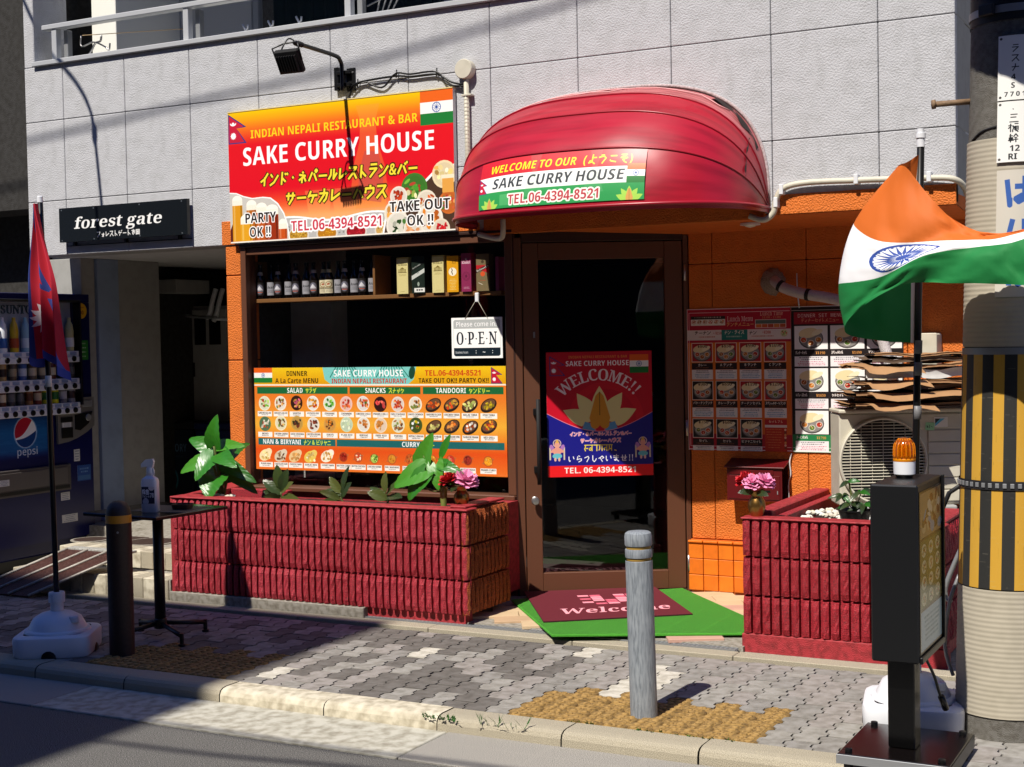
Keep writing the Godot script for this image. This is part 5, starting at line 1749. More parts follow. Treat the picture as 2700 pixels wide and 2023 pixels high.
	for k in 2:
		var x := -0.443 + k * 0.44
		put(cab, "door", span_box(Vector3(x + 0.004, 0.93, 0.002), Vector3(x + 0.434, 1.94, 0.018), 0.003), M.grey)
		for j in 2: put(cab, "pane", span_box(Vector3(x + 0.07 + j * 0.17, 1.62, 0.0185), Vector3(x + 0.2 + j * 0.17, 1.86, 0.022)), M.black)
		put(cab, "handle", span_box(Vector3(x + (0.38 if k == 0 else 0.035), 1.33, 0.0185), Vector3(x + (0.41 if k == 0 else 0.065), 1.46, 0.028), 0.002), M.black)
	put(cab, "stand", span_box(Vector3(-0.44, 0.25, -0.28), Vector3(0.43, 0.90, -0.05)), M.black_matt)
	var pip := thing("refrigerant_pipes", "white wrapped pipes bending above the steel cabinet", "pipes")
	for q in [[-2.62, 0.0], [-2.17, 0.0], [-2.09, 0.03]]:
		put(pip, "pipe", tube_mesh([Vector3(q[0] + 0.03, 2.12, -2.25), Vector3(q[0] + 0.01, 2.0, -2.22), Vector3(q[0] - 0.02, 1.9, -2.22), Vector3(q[0] - 0.06, 1.86 - q[1], -2.22)], 0.022, 8, 4), M.white)
	put(pip, "pipe", tube_mesh([Vector3(-2.55, 1.90, -2.2), Vector3(-2.3, 1.87, -2.2), Vector3(-2.1, 1.86, -2.2)], 0.014, 8, 4), M.zinc)
	put(pip, "pipe", tube_mesh([Vector3(-2.06, 1.845, -2.1), Vector3(-1.9, 1.84, -2.1), Vector3(-1.7, 1.80, -2.1)], 0.014, 8, 4), M.white)
	var bin := thing("recycling_bin", "dark blue recycling bin with pale lettering behind the bottle on the table", "bin", Vector3(-2.47, 0.25, -2.0), 0.3)
	put(bin, "body", span_box(Vector3(-0.2, 0.0, -0.2), Vector3(0.2, 0.62, 0.0), 0.01), mat(Color(0.05, 0.09, 0.16), 0.5))
	put(bin, "lid", span_box(Vector3(-0.21, 0.6205, -0.21), Vector3(0.21, 0.68, 0.01), 0.01), M.charcoal)
	put(bin, "print", board(0.34, 0.5, 0.002), [picture(print_small("bin")), M.black], Vector3(0.0, 0.3, 0.0035))
	var bin2 := thing("recycling_bin", "plain blue recycling bin right of the lettered bin, behind the leafy plant", "bin", Vector3(-1.98, 0.25, -2.0), 0.2)
	put(bin2, "body", span_box(Vector3(-0.2, 0.0, -0.2), Vector3(0.2, 0.62, 0.0), 0.01), mat(Color(0.06, 0.11, 0.30), 0.5))
	put(bin2, "lid", span_box(Vector3(-0.21, 0.6205, -0.21), Vector3(0.21, 0.68, 0.01), 0.01), mat(Color(0.06, 0.11, 0.30), 0.5))
	var pipes2 := thing("drain_pipe", "slanting grey hose beside the orange column behind the leafy plant", "hose")
	put(pipes2, "hose", tube_mesh([Vector3(-0.36, 0.26, -0.3), Vector3(-0.3, 0.5, -0.33), Vector3(-0.23, 0.8, -0.36)], 0.03, 8, 4), M.zinc)
	vending_machine()

func vending_machine() -> void:
	# stands sideways: its front faces along the facade
	var v := thing("vending_machine", "dark blue drinks vending machine with lit rows of bottles standing left of the steps", "vending machine", Vector3(-1.83, 0.0, 0.14), PI / 2)
	# local: x runs away from the street (-world z), front at z = 0; left end is towards the street
	var blue := mat(Color(0.05, 0.065, 0.27), 0.35)
	var l := -0.55
	var r := 0.5
	put(v, "body", span_box(Vector3(l, 0.08, -0.6), Vector3(r, 2.03, -0.03), 0.012), blue)
	var door := print_machine()
	var dm := board(1.05, 1.0, 0.02)
	put(v, "front_panel", dm, [picture(door, 0.3), blue], Vector3(-0.025, 0.68, 0.0))
	put(v, "upper_frame", span_box(Vector3(l, 1.965, -0.029), Vector3(r, 2.028, 0.006), 0.004), blue)
	put(v, "upper_frame", span_box(Vector3(0.325, 1.185, -0.029), Vector3(r, 1.964, 0.006), 0.004), blue)
	put(v, "foot", span_box(Vector3(l + 0.02, 0.0, -0.55), Vector3(r - 0.02, 0.078, -0.06)), M.black)
	put(v, "display_back", span_box(Vector3(l, 1.186, -0.028), Vector3(0.324, 1.963, -0.02)), mat(Color(0.62, 0.66, 0.72), 0.4))
	var t := begin()
	face(t, [Vector3(l, 1.186, 0.075), Vector3(0.324, 1.186, 0.075), Vector3(0.324, 1.963, 0.075), Vector3(l, 1.963, 0.075)], Vector3.BACK)
	put(v, "display_pane", done(t), M.glass)
	put(v, "display_rim", span_box(Vector3(0.325, 1.186, 0.0065), Vector3(0.34, 1.963, 0.08), 0.003), M.black)
	put(v, "display_rim", span_box(Vector3(l, 1.964, 0.0065), Vector3(0.34, 1.98, 0.08), 0.003), M.black)
	var nm := TextMesh.new()
	var f := SystemFont.new()
	f.font_names = PackedStringArray(["Droid Serif"])
	f.font_weight = 700
	nm.font = f
	nm.text = "SUNTORY"
	nm.font_size = 32
	nm.pixel_size = 0.0026
	nm.depth = 0.004
	put(v, "lettering", nm, mat(Color(0.2, 0.3, 0.36), 0.4), Vector3(-0.15, 1.905, -0.014))
	var drink := [["c8c088", "e8e8e8"], ["e8eef2", "2c5aa0"], ["d8b020", "b84a20"], ["9ac8d8", "dceef4"], ["8ec0d4", "e0f0f4"], ["a8d0dc", "e8f4f8"], ["b8a878", "5a3a1c"]]
	var cans := [["9a6a3a", "5a2c14"], ["7a2a1c", "c8b090"], ["d0c81e", "2a6a2a"], ["d0c81e", "2a6a2a"], ["6a6a74", "b0b0b8"], ["8a8a92", "3a2a2a"], ["b0905a", "3a2418"], ["5a4a3a", "a89878"], ["3a5a9a", "c8d0dc"], ["6a5a48", "d0c0a0"], ["4a4440", "b8a888"], ["5a2a1a", "d8c8a8"], ["3a3a3c", "6a6a6c"], ["343436", "5a5a5c"]]
	for row in 3:
		var y: float = [1.60, 1.395, 1.212][row]
		put(v, "shelf", span_box(Vector3(l, y - 0.045, -0.0195), Vector3(0.324, y - 0.004, 0.06), 0.003), M.white_plastic)
		var n: int = [8, 9, 10][row]
		for k in n:
			var x := l + 0.06 + k * (0.86 - 0.09) / (n - 1) * 0.98
			var pal: Array = drink[k % 7] if row == 0 else cans[(k + row * 5) % 14]
			var b := begin(true)
			if row == 0: lathe(b, [Vector2(0.032, 0), Vector2(0.033, 0.02), Vector2(0.03, 0.09), Vector2(0.033, 0.15), Vector2(0.025, 0.20), Vector2(0.013, 0.225), Vector2(0.013, 0.25), Vector2(0, 0.252)], 10)
			else: lathe(b, [Vector2(0.03, 0), Vector2(0.031, 0.01), Vector2(0.031, 0.115), Vector2(0.024, 0.13), Vector2(0, 0.13)], 10)
			var o := put(v, "bottle" if row == 0 else "can", done(b), mat(C(pal[0]), 0.3), Vector3(x, y - 0.003, 0.025))
			var lb := begin(true)
			if row == 0: lathe(lb, [Vector2(0.034, 0.03), Vector2(0.034, 0.10)], 10)
			else: lathe(lb, [Vector2(0.0315, 0.03), Vector2(0.0315, 0.085)], 10)
			put(o, "label", done(lb), mat(C(pal[1]), 0.4))
			put(v, "price_card", span_box(Vector3(x - 0.032, y - 0.034, 0.0605), Vector3(x + 0.032, y - 0.012, 0.0625)), mat(Color(0.55, 0.62, 0.75), 0.5))
			put(v, "button", lathe_mesh([Vector2(0.022, 0), Vector2(0.02, 0.008), Vector2(0, 0.010)], 12), M.black, Vector3(x, y - 0.062, 0.0655), Vector3(PI / 2, 0, 0))
		put(v, "button_strip", span_box(Vector3(l, y - 0.088, -0.0195), Vector3(0.324, y - 0.0455, 0.065), 0.003), M.white_plastic)
	# coin panel with its curved lower edge
	var s := begin()
	var o2 := PackedVector2Array([Vector2(0.12, 1.125), Vector2(0.12, 0.90), Vector2(0.22, 0.91), Vector2(0.32, 0.935), Vector2(0.42, 0.975), Vector2(0.495, 1.02), Vector2(0.495, 1.24), Vector2(0.345, 1.24), Vector2(0.345, 1.125)])
	prism(s, o2, 0.02, Transform3D(Basis(), Vector3(0, 0, 0.03)), 0.003)
	put(v, "coin_panel", done(s), mat(Color(0.52, 0.51, 0.49), 0.4, 0.4))
	for q in [[0.145, 1.06, 0.265, 1.10], [0.15, 0.94, 0.265, 1.02]]: put(v, "coin_slot", span_box(Vector3(q[0], q[1], 0.0305), Vector3(q[2], q[3], 0.038), 0.003), M.black)
	put(v, "coin_slot", span_box(Vector3(0.37, 1.165, 0.0305), Vector3(0.47, 1.215, 0.036), 0.004), M.zinc)
	var ps := begin()
	prism(ps, PackedVector2Array([Vector2(0.29, 1.0), Vector2(0.34, 0.99), Vector2(0.43, 1.04), Vector2(0.47, 1.13), Vector2(0.29, 1.11)]), 0.006, Transform3D(Basis(), Vector3(0, 0, 0.037)))
	put(v, "payment_panel", done(ps), M.black)
	put(v, "payment_dial", lathe_mesh([Vector2(0.028, 0), Vector2(0.024, 0.006), Vector2(0, 0.006)], 14), M.zinc, Vector3(0.425, 1.085, 0.0375), Vector3(PI / 2, 0, 0))
	put(v, "notice", board(0.09, 0.035, 0.002), [picture(print_small("white")), M.white], Vector3(0.205, 1.04, 0.0335))
	# delivery flap
	put(v, "delivery_tray", span_box(Vector3(-0.52, 0.55, 0.0005), Vector3(0.24, 0.745, 0.03), 0.005), mat(Color(0.36, 0.34, 0.33), 0.45, 0.3))
	put(v, "delivery_flap", span_box(Vector3(-0.49, 0.60, 0.0305), Vector3(0.2, 0.725, 0.036), 0.003), mat(Color(0.42, 0.40, 0.38), 0.4, 0.3))
	put(v, "delivery_slot", span_box(Vector3(-0.5, 0.565, 0.0305), Vector3(0.22, 0.59, 0.033)), M.black)
	for q in [["coin", 0.12, 0.12, 0.41, 1.90, 0.0075], ["green", 0.125, 0.15, 0.41, 1.60, 0.0075], ["white", 0.06, 0.09, 0.33, 0.80, 0.0015], ["blue", 0.14, 0.12, 0.40, 0.66, 0.0015], ["white", 0.09, 0.06, 0.20, 0.50, 0.0015], ["white", 0.16, 0.06, 0.24, 0.33, 0.0015], ["white", 0.10, 0.045, -0.42, 0.66, 0.0375]]:
		if q[0] == "coin":
			var disc := begin()
			var pts := []
			var uvs := []
			for k in 28:
				pts.append(Vector3(cos(TAU * k / 28) * 0.06, sin(TAU * k / 28) * 0.06, 0))
				uvs.append(Vector2(0.5 + cos(TAU * k / 28) * 0.48, 0.5 - sin(TAU * k / 28) * 0.48))
			face(disc, pts, Vector3.BACK, uvs)
			put(v, "price_sticker", done(disc), picture(print_small("coin")), Vector3(q[3], q[4], q[5]))
		else: put(v, "sticker", board(q[1], q[2], 0.001), [picture(print_small(q[0])), M.white], Vector3(q[3], q[4], q[5] + 0.001))

# ---- awning over the door
func awn(th: float, t: float, extra := 0.0) -> Vector3:
	var s := sin(PI * (t - 0.5))
	var r := 0.745 * pow(maxf(0.0, 1.0 - pow(absf(s), 2.8)), 1.0 / 2.8) + extra
	return Vector3(2.76 + s * 0.945, 2.342 + r * sin(th), r * cos(th))

func awning() -> void:
	var w := thing("dome_awning", "faded red dome awning with piped ribs and a torn top over the shop door", "awning")
	var red := over(mat(Color(0.68, 0.095, 0.18), 0.33), noise(0.01, FastNoiseLite.TYPE_SIMPLEX_SMOOTH, 4, 71, 256, [[0, Color(0.8, 0.75, 0.78)], [0.5, Color(0.95, 0.93, 0.94)], [1, Color(1, 1, 1)]]))
	red.rim_enabled = true
	red.rim = 0.15
	var pale := over(mat(Color(0.76, 0.42, 0.43), 0.55), noise(0.02, FastNoiseLite.TYPE_SIMPLEX, 4, 73, 256, [[0, Color(0.7, 0.62, 0.62)], [0.6, Color(0.95, 0.95, 0.95)], [1, Color(1, 1, 1)]]))
	var ths := [0.0, 0.45, 0.82, 1.12, 1.535]
	var fl := FastNoiseLite.new()
	fl.frequency = 1.6
	fl.seed = 4
	for k in 4:
		var f := func(u: float, v: float) -> Vector3:
			var th: float = lerpf(ths[k], ths[k + 1], v)
			var sag := sin(v * PI) * (-0.008 + 0.012 * fl.get_noise_3d(u * 3.0, v * 0.7 + k * 5.0, 1.0) * sin(u * PI))
			return awn(th, u, sag)
		put(w, "fabric_panel", grid_mesh(f, 48, 8), pale if k == 3 else red, Vector3.ZERO, Vector3.ZERO, "paler worn top panel of the awning" if k == 3 else "")
	for k in 4:
		var pts := []
		for i in 49: pts.append(awn(ths[k], i / 48.0, 0.002))
		put(w, "rib", tube_mesh(pts, 0.012 if k == 0 else 0.006, 6), red)
	# hem and the frame hoop seen from below
	var hem := func(u: float, v: float) -> Vector3: return awn(0.0, u, -0.006 - v * 0.01) - Vector3(0, v * 0.028, 0)
	put(w, "hem", grid_mesh(hem, 48, 1), red)
	# torn, darkened flap near the top right, and cracked paint along the top seam
	var torn := over(mat(Color(0.16, 0.11, 0.10), 0.8), T.dirt)
	var flap := func(u: float, v: float) -> Vector3: return awn(1.50 - v * (0.10 + 0.05 * sin(u * 13.0)) - 0.12 * u, 0.74 + u * 0.17, 0.007 + 0.012 * sin(u * 17.0) * v)
	put(w, "torn_flap", grid_mesh(flap, 24, 3), torn)
	var flap2 := func(u: float, v: float) -> Vector3: return awn(1.22 - 0.75 * u - v * 0.05 * (1.0 + sin(u * 11.0) * 0.6), 0.885 + u * 0.028, 0.007 + 0.01 * sin(u * 14.0 + v * 3.0))
	put(w, "torn_flap", grid_mesh(flap2, 20, 2), torn)
	for q in [[1.25, 0.12, 0.55], [1.32, 0.3, 0.8], [1.28, 0.08, 0.2]]:
		var pts := []
		for i in 20: pts.append(awn(q[0] + 0.03 * sin(i * 1.7) + 0.015 * sin(i * 4.1), lerpf(q[1], q[2], i / 19.0), 0.002))
		put(w, "cracked_seam", tube_mesh(pts, 0.0035, 5), mat(Color(0.88, 0.66, 0.66), 0.7))
	# caulked edge against the wall
	var rim := []
	for i in 49: rim.append(awn(1.56, i / 48.0, 0.016))
	put(w, "wall_seal", tube_mesh(rim, 0.011, 6), rough_mat(Color(0.78, 0.72, 0.73), 0.9, T.fine, 0.3, 5.0, T.dirt))
	# banner laid over the front
	var ban := func(u: float, v: float) -> Vector3:
		var x := lerpf(2.205, 3.235, u)
		var s := (x - 2.76) / 0.945
		return awn(lerpf(0.435, 0.035, v), asin(s) / PI + 0.5, 0.004)
	put(w, "banner", grid_mesh(ban, 30, 8), picture(print_banner(), 0.4))

# ---- signs and lamps on the facade, prints in the window
func signs() -> void:
	var s := thing("shop_sign", "large red and yellow restaurant sign board on the facade above the window", "sign", Vector3(0.787, 2.764, 0.045))
	put(s, "panel", board(1.785, 0.89, 0.035), [picture(print_main_sign(), 0.35), M.white])
	put(s, "edge_trim", span_box(Vector3(-0.893, 0.4455, -0.036), Vector3(0.893, 0.452, 0.003)), mat(Color(0.88, 0.8, 0.55), 0.5))
	var b := thing("name_plate", "long black name plate of the apartment building with white serif lettering", "sign", Vector3(-1.08, 2.524, 0.06))
	put(b, "panel", board(1.215, 0.25, 0.03), [picture(print_black_sign(), 0.25), M.black])
	for x in [-0.5, 0.0, 0.5]:
		put(b, "bracket", span_box(Vector3(x - 0.008, -0.15, -0.058), Vector3(x + 0.008, 0.12, -0.031)), M.black)
	put(b, "bracket_bar", span_box(Vector3(-0.58, -0.153, -0.058), Vector3(0.6, -0.147, -0.05)), M.black)
	# flood lamp on its arm
	var l := thing("flood_lamp", "black flood lamp on a bent arm over the large sign", "lamp")
	put(l, "arm", tube_mesh([Vector3(0.85, 3.27, 0.05), Vector3(0.85, 3.42, 0.05), Vector3(0.85, 3.465, 0.07), Vector3(0.852, 3.485, 0.12), Vector3(0.855, 3.49, 0.35), Vector3(0.862, 3.49, 0.58)], 0.014, 10, 4), M.black)
	for y in [3.31, 3.39]: put(l, "clamp", span_box(Vector3(0.80, y - 0.012, 0.0), Vector3(0.90, y + 0.012, 0.045), 0.003), M.black)
	put(l, "wall_plate", span_box(Vector3(0.86, 3.27, 0.0), Vector3(0.925, 3.42, 0.012), 0.002), M.black)
	put(l, "wall_plate", span_box(Vector3(0.775, 3.28, 0.0), Vector3(0.81, 3.43, 0.035), 0.002), M.black)
	for y in [3.30, 3.39]:
		for x in [0.875, 0.91]: put(l, "bolt", lathe_mesh([Vector2(0.007, 0), Vector2(0.006, 0.006), Vector2(0, 0.006)], 8), M.steel, Vector3(x, y, 0.0125), Vector3(PI / 2, 0, 0))
	var head := Basis.from_euler(Vector3(0.55, 0.06, 0.0))
	var hc := Vector3(0.852, 3.37, 0.62)
	var hb := begin()
	box(hb, hc, Vector3(0.175, 0.15, 0.04), head, 0.008)
	put(l, "housing", done(hb), M.black_matt)
	for k in 8:
		var fs := begin()
		box(fs, hc + head * Vector3(-0.066 + k * 0.019, -0.01, 0.0305), Vector3(0.006, 0.11, 0.02), head)
		put(l, "cooling_fin", done(fs), M.black_matt)
	var gl := begin()
	box(gl, hc + head * Vector3(0, 0, -0.022), Vector3(0.15, 0.095, 0.003), head)
	put(l, "lens", done(gl), mat(Color(0.6, 0.6, 0.55), 0.1))
	put(l, "yoke", tube_mesh([hc + head * Vector3(-0.09, 0.0, 0.0), hc + head * Vector3(-0.095, 0.09, 0.0), Vector3(0.80, 3.488, 0.6), Vector3(0.90, 3.488, 0.6), hc + head * Vector3(0.095, 0.09, 0.0), hc + head * Vector3(0.09, 0.0, 0.0)], 0.006, 6), M.black)
	put(l, "cable", tube_mesh([Vector3(0.862, 3.495, 0.56), Vector3(0.82, 3.52, 0.58), Vector3(0.80, 3.46, 0.62), hc + head * Vector3(-0.03, 0.055, 0.02)], 0.005, 6, 5), M.black)
	for k in 3: put(l, "tape", tube_mesh([Vector3(0.861, 3.49, 0.50 + k * 0.025), Vector3(0.861, 3.49, 0.515 + k * 0.025)], 0.018 + 0.002 * (k % 2), 8), M.black_matt)
	# cables to the round box, tied in bundles
	var cb := thing("lamp_cables", "two black cables tied together sagging from the lamp to the round conduit box", "cable")
	put(cb, "cable", tube_mesh([Vector3(0.88, 3.285, 0.02), Vector3(0.95, 3.315, 0.02), Vector3(1.05, 3.325, 0.02), Vector3(1.25, 3.33, 0.02), Vector3(1.36, 3.315, 0.02), Vector3(1.55, 3.31, 0.02), Vector3(1.66, 3.25, 0.02), Vector3(1.75, 3.225, 0.025)], 0.007, 6, 6), M.black)
	put(cb, "cable", tube_mesh([Vector3(0.88, 3.23, 0.02), Vector3(0.93, 3.29, 0.026), Vector3(1.0, 3.32, 0.026), Vector3(1.1, 3.275, 0.02), Vector3(1.16, 3.275, 0.02), Vector3(1.25, 3.345, 0.026), Vector3(1.36, 3.33, 0.026), Vector3(1.55, 3.325, 0.026), Vector3(1.63, 3.24, 0.02), Vector3(1.75, 3.215, 0.03)], 0.006, 6, 6), M.black)
	for p in [Vector3(0.95, 3.31, 0.022), Vector3(1.25, 3.34, 0.022), Vector3(1.55, 3.32, 0.022)]:
		put(cb, "cable_tie", tube_mesh([p + Vector3(0, -0.022, 0), p + Vector3(0.004, 0.03, 0)], 0.005, 5), M.black)
	var cd := thing("conduit", "cream conduit with a round junction box running down between sign and awning", "conduit")
	put(cd, "junction_box", lathe_mesh([Vector2(0.062, 0.0), Vector2(0.062, 0.05), Vector2(0.058, 0.055), Vector2(0, 0.055)], 24), M.cream, Vector3(1.763, 3.318, 0.002), Vector3(PI / 2, 0, 0))
	put(cd, "pipe", tube_mesh([Vector3(1.768, 3.262, 0.025), Vector3(1.768, 2.80, 0.025), Vector3(1.768, 2.33, 0.025)], 0.017, 10), M.cream)
	put(cd, "clamp", span_box(Vector3(1.74, 3.15, 0.0), Vector3(1.81, 3.162, 0.046), 0.002), M.cream)
	for k in 30: put(cd, "pipe_ring", lathe_mesh([Vector2(0.0185, -0.004), Vector2(0.019, 0), Vector2(0.0185, 0.004)], 8), M.cream, Vector3(1.768, 3.13 - k * 0.024, 0.025))
	var ce := thing("conduit", "cream conduit bending from under the awning along the right of the facade", "conduit")
	var path := []
	for p in [[3.60, 2.30], [3.66, 2.275], [3.704, 2.279], [3.742, 2.315], [3.757, 2.382], [3.80, 2.443], [3.93, 2.466], [4.21, 2.460], [4.34, 2.456], [4.61, 2.446], [4.72, 2.434]]: path.append(Vector3(p[0], p[1], 0.035))
	path.append_array([Vector3(4.765, 2.40, -0.02), Vector3(4.775, 2.34, -0.12)])
	put(ce, "pipe", tube_mesh(path, 0.0165, 10, 5), M.cream)
	for p in [[3.79, 2.43], [4.21, 2.46], [4.60, 2.446], [3.757, 2.36]]:
		put(ce, "clamp", span_box(Vector3(p[0] - 0.012, p[1] - 0.022, 0.0), Vector3(p[0] + 0.012, p[1] + 0.034, 0.055), 0.003), M.white)
	var cf := thing("conduit", "short cream conduit elbow under the left end of the awning", "conduit")
	put(cf, "pipe", tube_mesh([Vector3(1.84, 2.285, 0.03), Vector3(1.95, 2.255, 0.05), Vector3(2.03, 2.25, 0.09), Vector3(2.06, 2.29, 0.12), Vector3(2.06, 2.36, 0.12)], 0.017, 10, 5), M.cream)
	# prints on window and door
	tag(put(self, "menu_board", board(1.975, 0.70, 0.004), [picture(print_window_menu(), 0.3), M.white], Vector3(0.985, 1.108, -0.042)), "wide orange and green dinner menu with rows of dishes on the window", "menu")
	var op := thing("open_sign", "white sign reading OPEN hanging from a hook on the window", "sign", Vector3(1.773, 1.638, -0.036))
	put(op, "plate", board(0.368, 0.258, 0.006), [picture(print_open(), 0.35), M.white_plastic])
	put(op, "string", tube_mesh([Vector3(-0.082, 0.122, 0.003), Vector3(0.006, 0.245, 0.004)], 0.0018, 5), mat(Color(0.7, 0.68, 0.62), 0.8))
	put(op, "string", tube_mesh([Vector3(0.082, 0.122, 0.003), Vector3(0.008, 0.245, 0.004)], 0.0018, 5), mat(Color(0.7, 0.68, 0.62), 0.8))
	put(op, "hook", span_box(Vector3(-0.006, 0.225, -0.008), Vector3(0.02, 0.285, 0.008), 0.004), M.white_plastic)
	var pb := Basis(Vector3.UP, 0.5294)
	tag(put(self, "door_poster", board(0.663, 0.782, 0.002), [picture(print_door_poster(), 0.35), M.white], Vector3(2.06, 1.147, 0) + pb * Vector3(0.528, 0, -0.026), Vector3(0, 0.5294, 0)), "red and blue poster with praying hands in a lotus on the glass door", "poster")
	tag(put(self, "lunch_menu", board(0.664, 0.878, 0.004), [picture(print_lunch_menu(), 0.5), M.white], Vector3(3.327, 1.351, -0.542)), "orange lunch menu poster with twelve fields on the orange wall", "poster")
	tag(put(self, "dinner_menu", board(0.664, 0.878, 0.004), [picture(print_dinner_menu(), 0.5), M.white], Vector3(3.995, 1.351, -0.541)), "black dinner menu poster right of the orange lunch menu, partly behind the flag", "poster")
	# shelf with bottles and cartons inside the window
	var sh := thing("display_shelf", "long wooden shelf inside the top of the shop window", "shelf")
	put(sh, "board", span_box(Vector3(-0.08, 1.908, -0.30), Vector3(1.92, 1.934, -0.10), 0.002), M.wood)
	put(sh, "side", span_box(Vector3(-0.08, 1.9345, -0.30), Vector3(-0.062, 2.20, -0.10), 0.002), M.wood)
	put(sh, "divider", span_box(Vector3(0.955, 1.9345, -0.30), Vector3(0.973, 2.20, -0.10), 0.002), M.wood)
	var kinds := [0, 1, 0, 1, 0, 1, 0, 2, 2, 1, 0, 1, 0, 1]
	var xs := [-0.035, 0.045, 0.117, 0.195, 0.268, 0.345, 0.418, 0.488, 0.545, 0.61, 0.675, 0.74, 0.815, 0.885]
	var word := ["mountain label", "grey label", "cream label"]
	var ord := ["first", "second", "third", "fourth", "fifth", "sixth", "seventh", "eighth", "ninth", "tenth", "eleventh", "twelfth", "thirteenth", "last"]
	var labels := [print_label(0), print_label(1), print_label(2)]
	var lm := [picture(labels[0], 0.5), picture(labels[1], 0.5), picture(labels[2], 0.5)]
	var body := lathe_mesh([Vector2(0, 0), Vector2(0.030, 0.0), Vector2(0.031, 0.01), Vector2(0.031, 0.125), Vector2(0.026, 0.15), Vector2(0.015, 0.175), Vector2(0.0125, 0.225), Vector2(0.014, 0.228), Vector2(0.014, 0.24), Vector2(0, 0.241)], 16)
	for k in 14:
		var kd: int = kinds[k]
		var bt := thing("beer_bottle", "dark beer bottle with a %s, %s from the left on the window shelf" % [word[kd], ord[k]], "bottle", Vector3(xs[k] + 0.028, 1.9345, -0.145 if k % 2 == 0 else -0.165), 0.0, "beer bottles on the window shelf")
		put(bt, "glass_body", body, M.bottle)
		var ls := func(u: float, v: float) -> Vector3:
			var a := -1.15 + u * 2.3
			return Vector3(sin(a) * 0.0318, lerpf(0.115, 0.025, v), cos(a) * 0.0318)
		put(bt, "label", grid_mesh(ls, 8, 1), lm[kd])
		if kd != 1:
			var nk := func(u: float, v: float) -> Vector3:
				var a := -1.3 + u * 2.6
				return Vector3(sin(a) * lerpf(0.0155, 0.021, v), lerpf(0.188, 0.165, v), cos(a) * lerpf(0.0155, 0.021, v))
			put(bt, "neck_label", grid_mesh(nk, 6, 1), mat(Color(0.75, 0.72, 0.7) if kd == 0 else Color(0.85, 0.8, 0.62), 0.5))
		bt.rotation.y = 0.45
	var cart := [[1.142, 0.088, 0.238, "pale yellow tall spirit carton, left end of the cartons on the shelf"], [1.262, 0.092, 0.240, "dark green spirit carton with a slanting silver band"], [1.412, 0.088, 0.240, "pale yellow tall spirit carton between the green and the amber carton"], [1.522, 0.080, 0.232, "amber yellow spirit carton with a round white emblem"], [1.622, 0.074, 0.245, "plum red spirit carton with a dark round seal"], [1.742, 0.088, 0.235, "brown grey spirit carton with a slanting red and black band"]]
	for k in 6:
		var q: Array = cart[k]
		var c := thing("spirit_carton", q[3], "carton", Vector3(q[0] + 0.055, 1.9345 + q[2] / 2, -0.085), 0.1 if k % 2 else -0.04)
		put(c, "carton", board(q[1], q[2], q[1] * 0.9), [picture(print_box(k), 0.4), mat(C(["c8bd7e", "121c16", "c8bd7e", "c88e10", "7a244a", "66593e"][k]), 0.5)])
	tag(put(self, "spirit_carton", span_box(Vector3(1.875, 1.9345, -0.2), Vector3(1.90, 2.15, -0.11), 0.002), mat(Color(0.56, 0.22, 0.4), 0.5)), "narrow pink carton edge at the right end of the shelf", "carton")

# ---- plants and flowers
func big_leaf(parent: Node, at: Vector3, dir: Vector3, length: float, width: float, droop: float, m: Material, heart := true, roll := 0.0, called := "leaf") -> void:
	# leaves turn their upper side to the light from the street
	var o := put(parent, called, leaf(length, width, droop, 0.22, heart), m)
	o.transform = Transform3D(basis_to(dir, Vector3(0.1, 0.55, 0.85)) * Basis(Vector3.BACK, roll), at)

func rose(parent: Node, at: Vector3, r: float, m: Material, called: String, tilt: Vector3) -> void:
	# one bloom of overlapping cupped petals
	var bloom := Node3D.new()
	bloom.name = numbered(parent, called)
	parent.add_child(bloom)
	bloom.position = at
	bloom.rotation = tilt
	var petal := func(u: float, v: float) -> Vector3:
		var a := (u - 0.5) * 1.9
		var h := v
		var rad := 0.18 + 0.82 * pow(h, 0.8) + 0.07 * sin(u * 14.0) * h
		return Vector3(sin(a) * rad * r, (h * 0.95 - 0.35 * h * h * absf(cos(a * 1.4)) + 0.05 * sin(u * 11.0) * h) * r, cos(a) * rad * r)
	var mesh := grid_mesh(petal, 8, 5)
	for ring in 4:
		for k in [3, 4, 5, 6][ring]:
			var o := put(bloom, "petal", mesh, m)
			o.rotation = Vector3(0.12 * ring, k * TAU / [3, 4, 5, 6][ring] + ring * 0.7, 0)
			o.scale = Vector3.ONE * [0.45, 0.65, 0.85, 1.05][ring]
			o.scale.y = [1.05, 0.95, 0.8, 0.55][ring]

func vase(label: String, at: Vector3, turn: float, tall: float) -> Node3D:
	var v := thing("flower_vase", label, "vase", at, turn)
	put(v, "pot", lathe_mesh([Vector2(0, 0), Vector2(0.03, 0.0), Vector2(0.034, 0.008), Vector2(0.046, 0.04 * tall), Vector2(0.044, 0.065 * tall), Vector2(0.028, 0.09 * tall), Vector2(0.03, 0.1 * tall), Vector2(0.038, 0.112 * tall), Vector2(0.034, 0.112 * tall), Vector2(0.024, 0.09 * tall), Vector2(0, 0.088 * tall)], 20), M.brass)
	return v

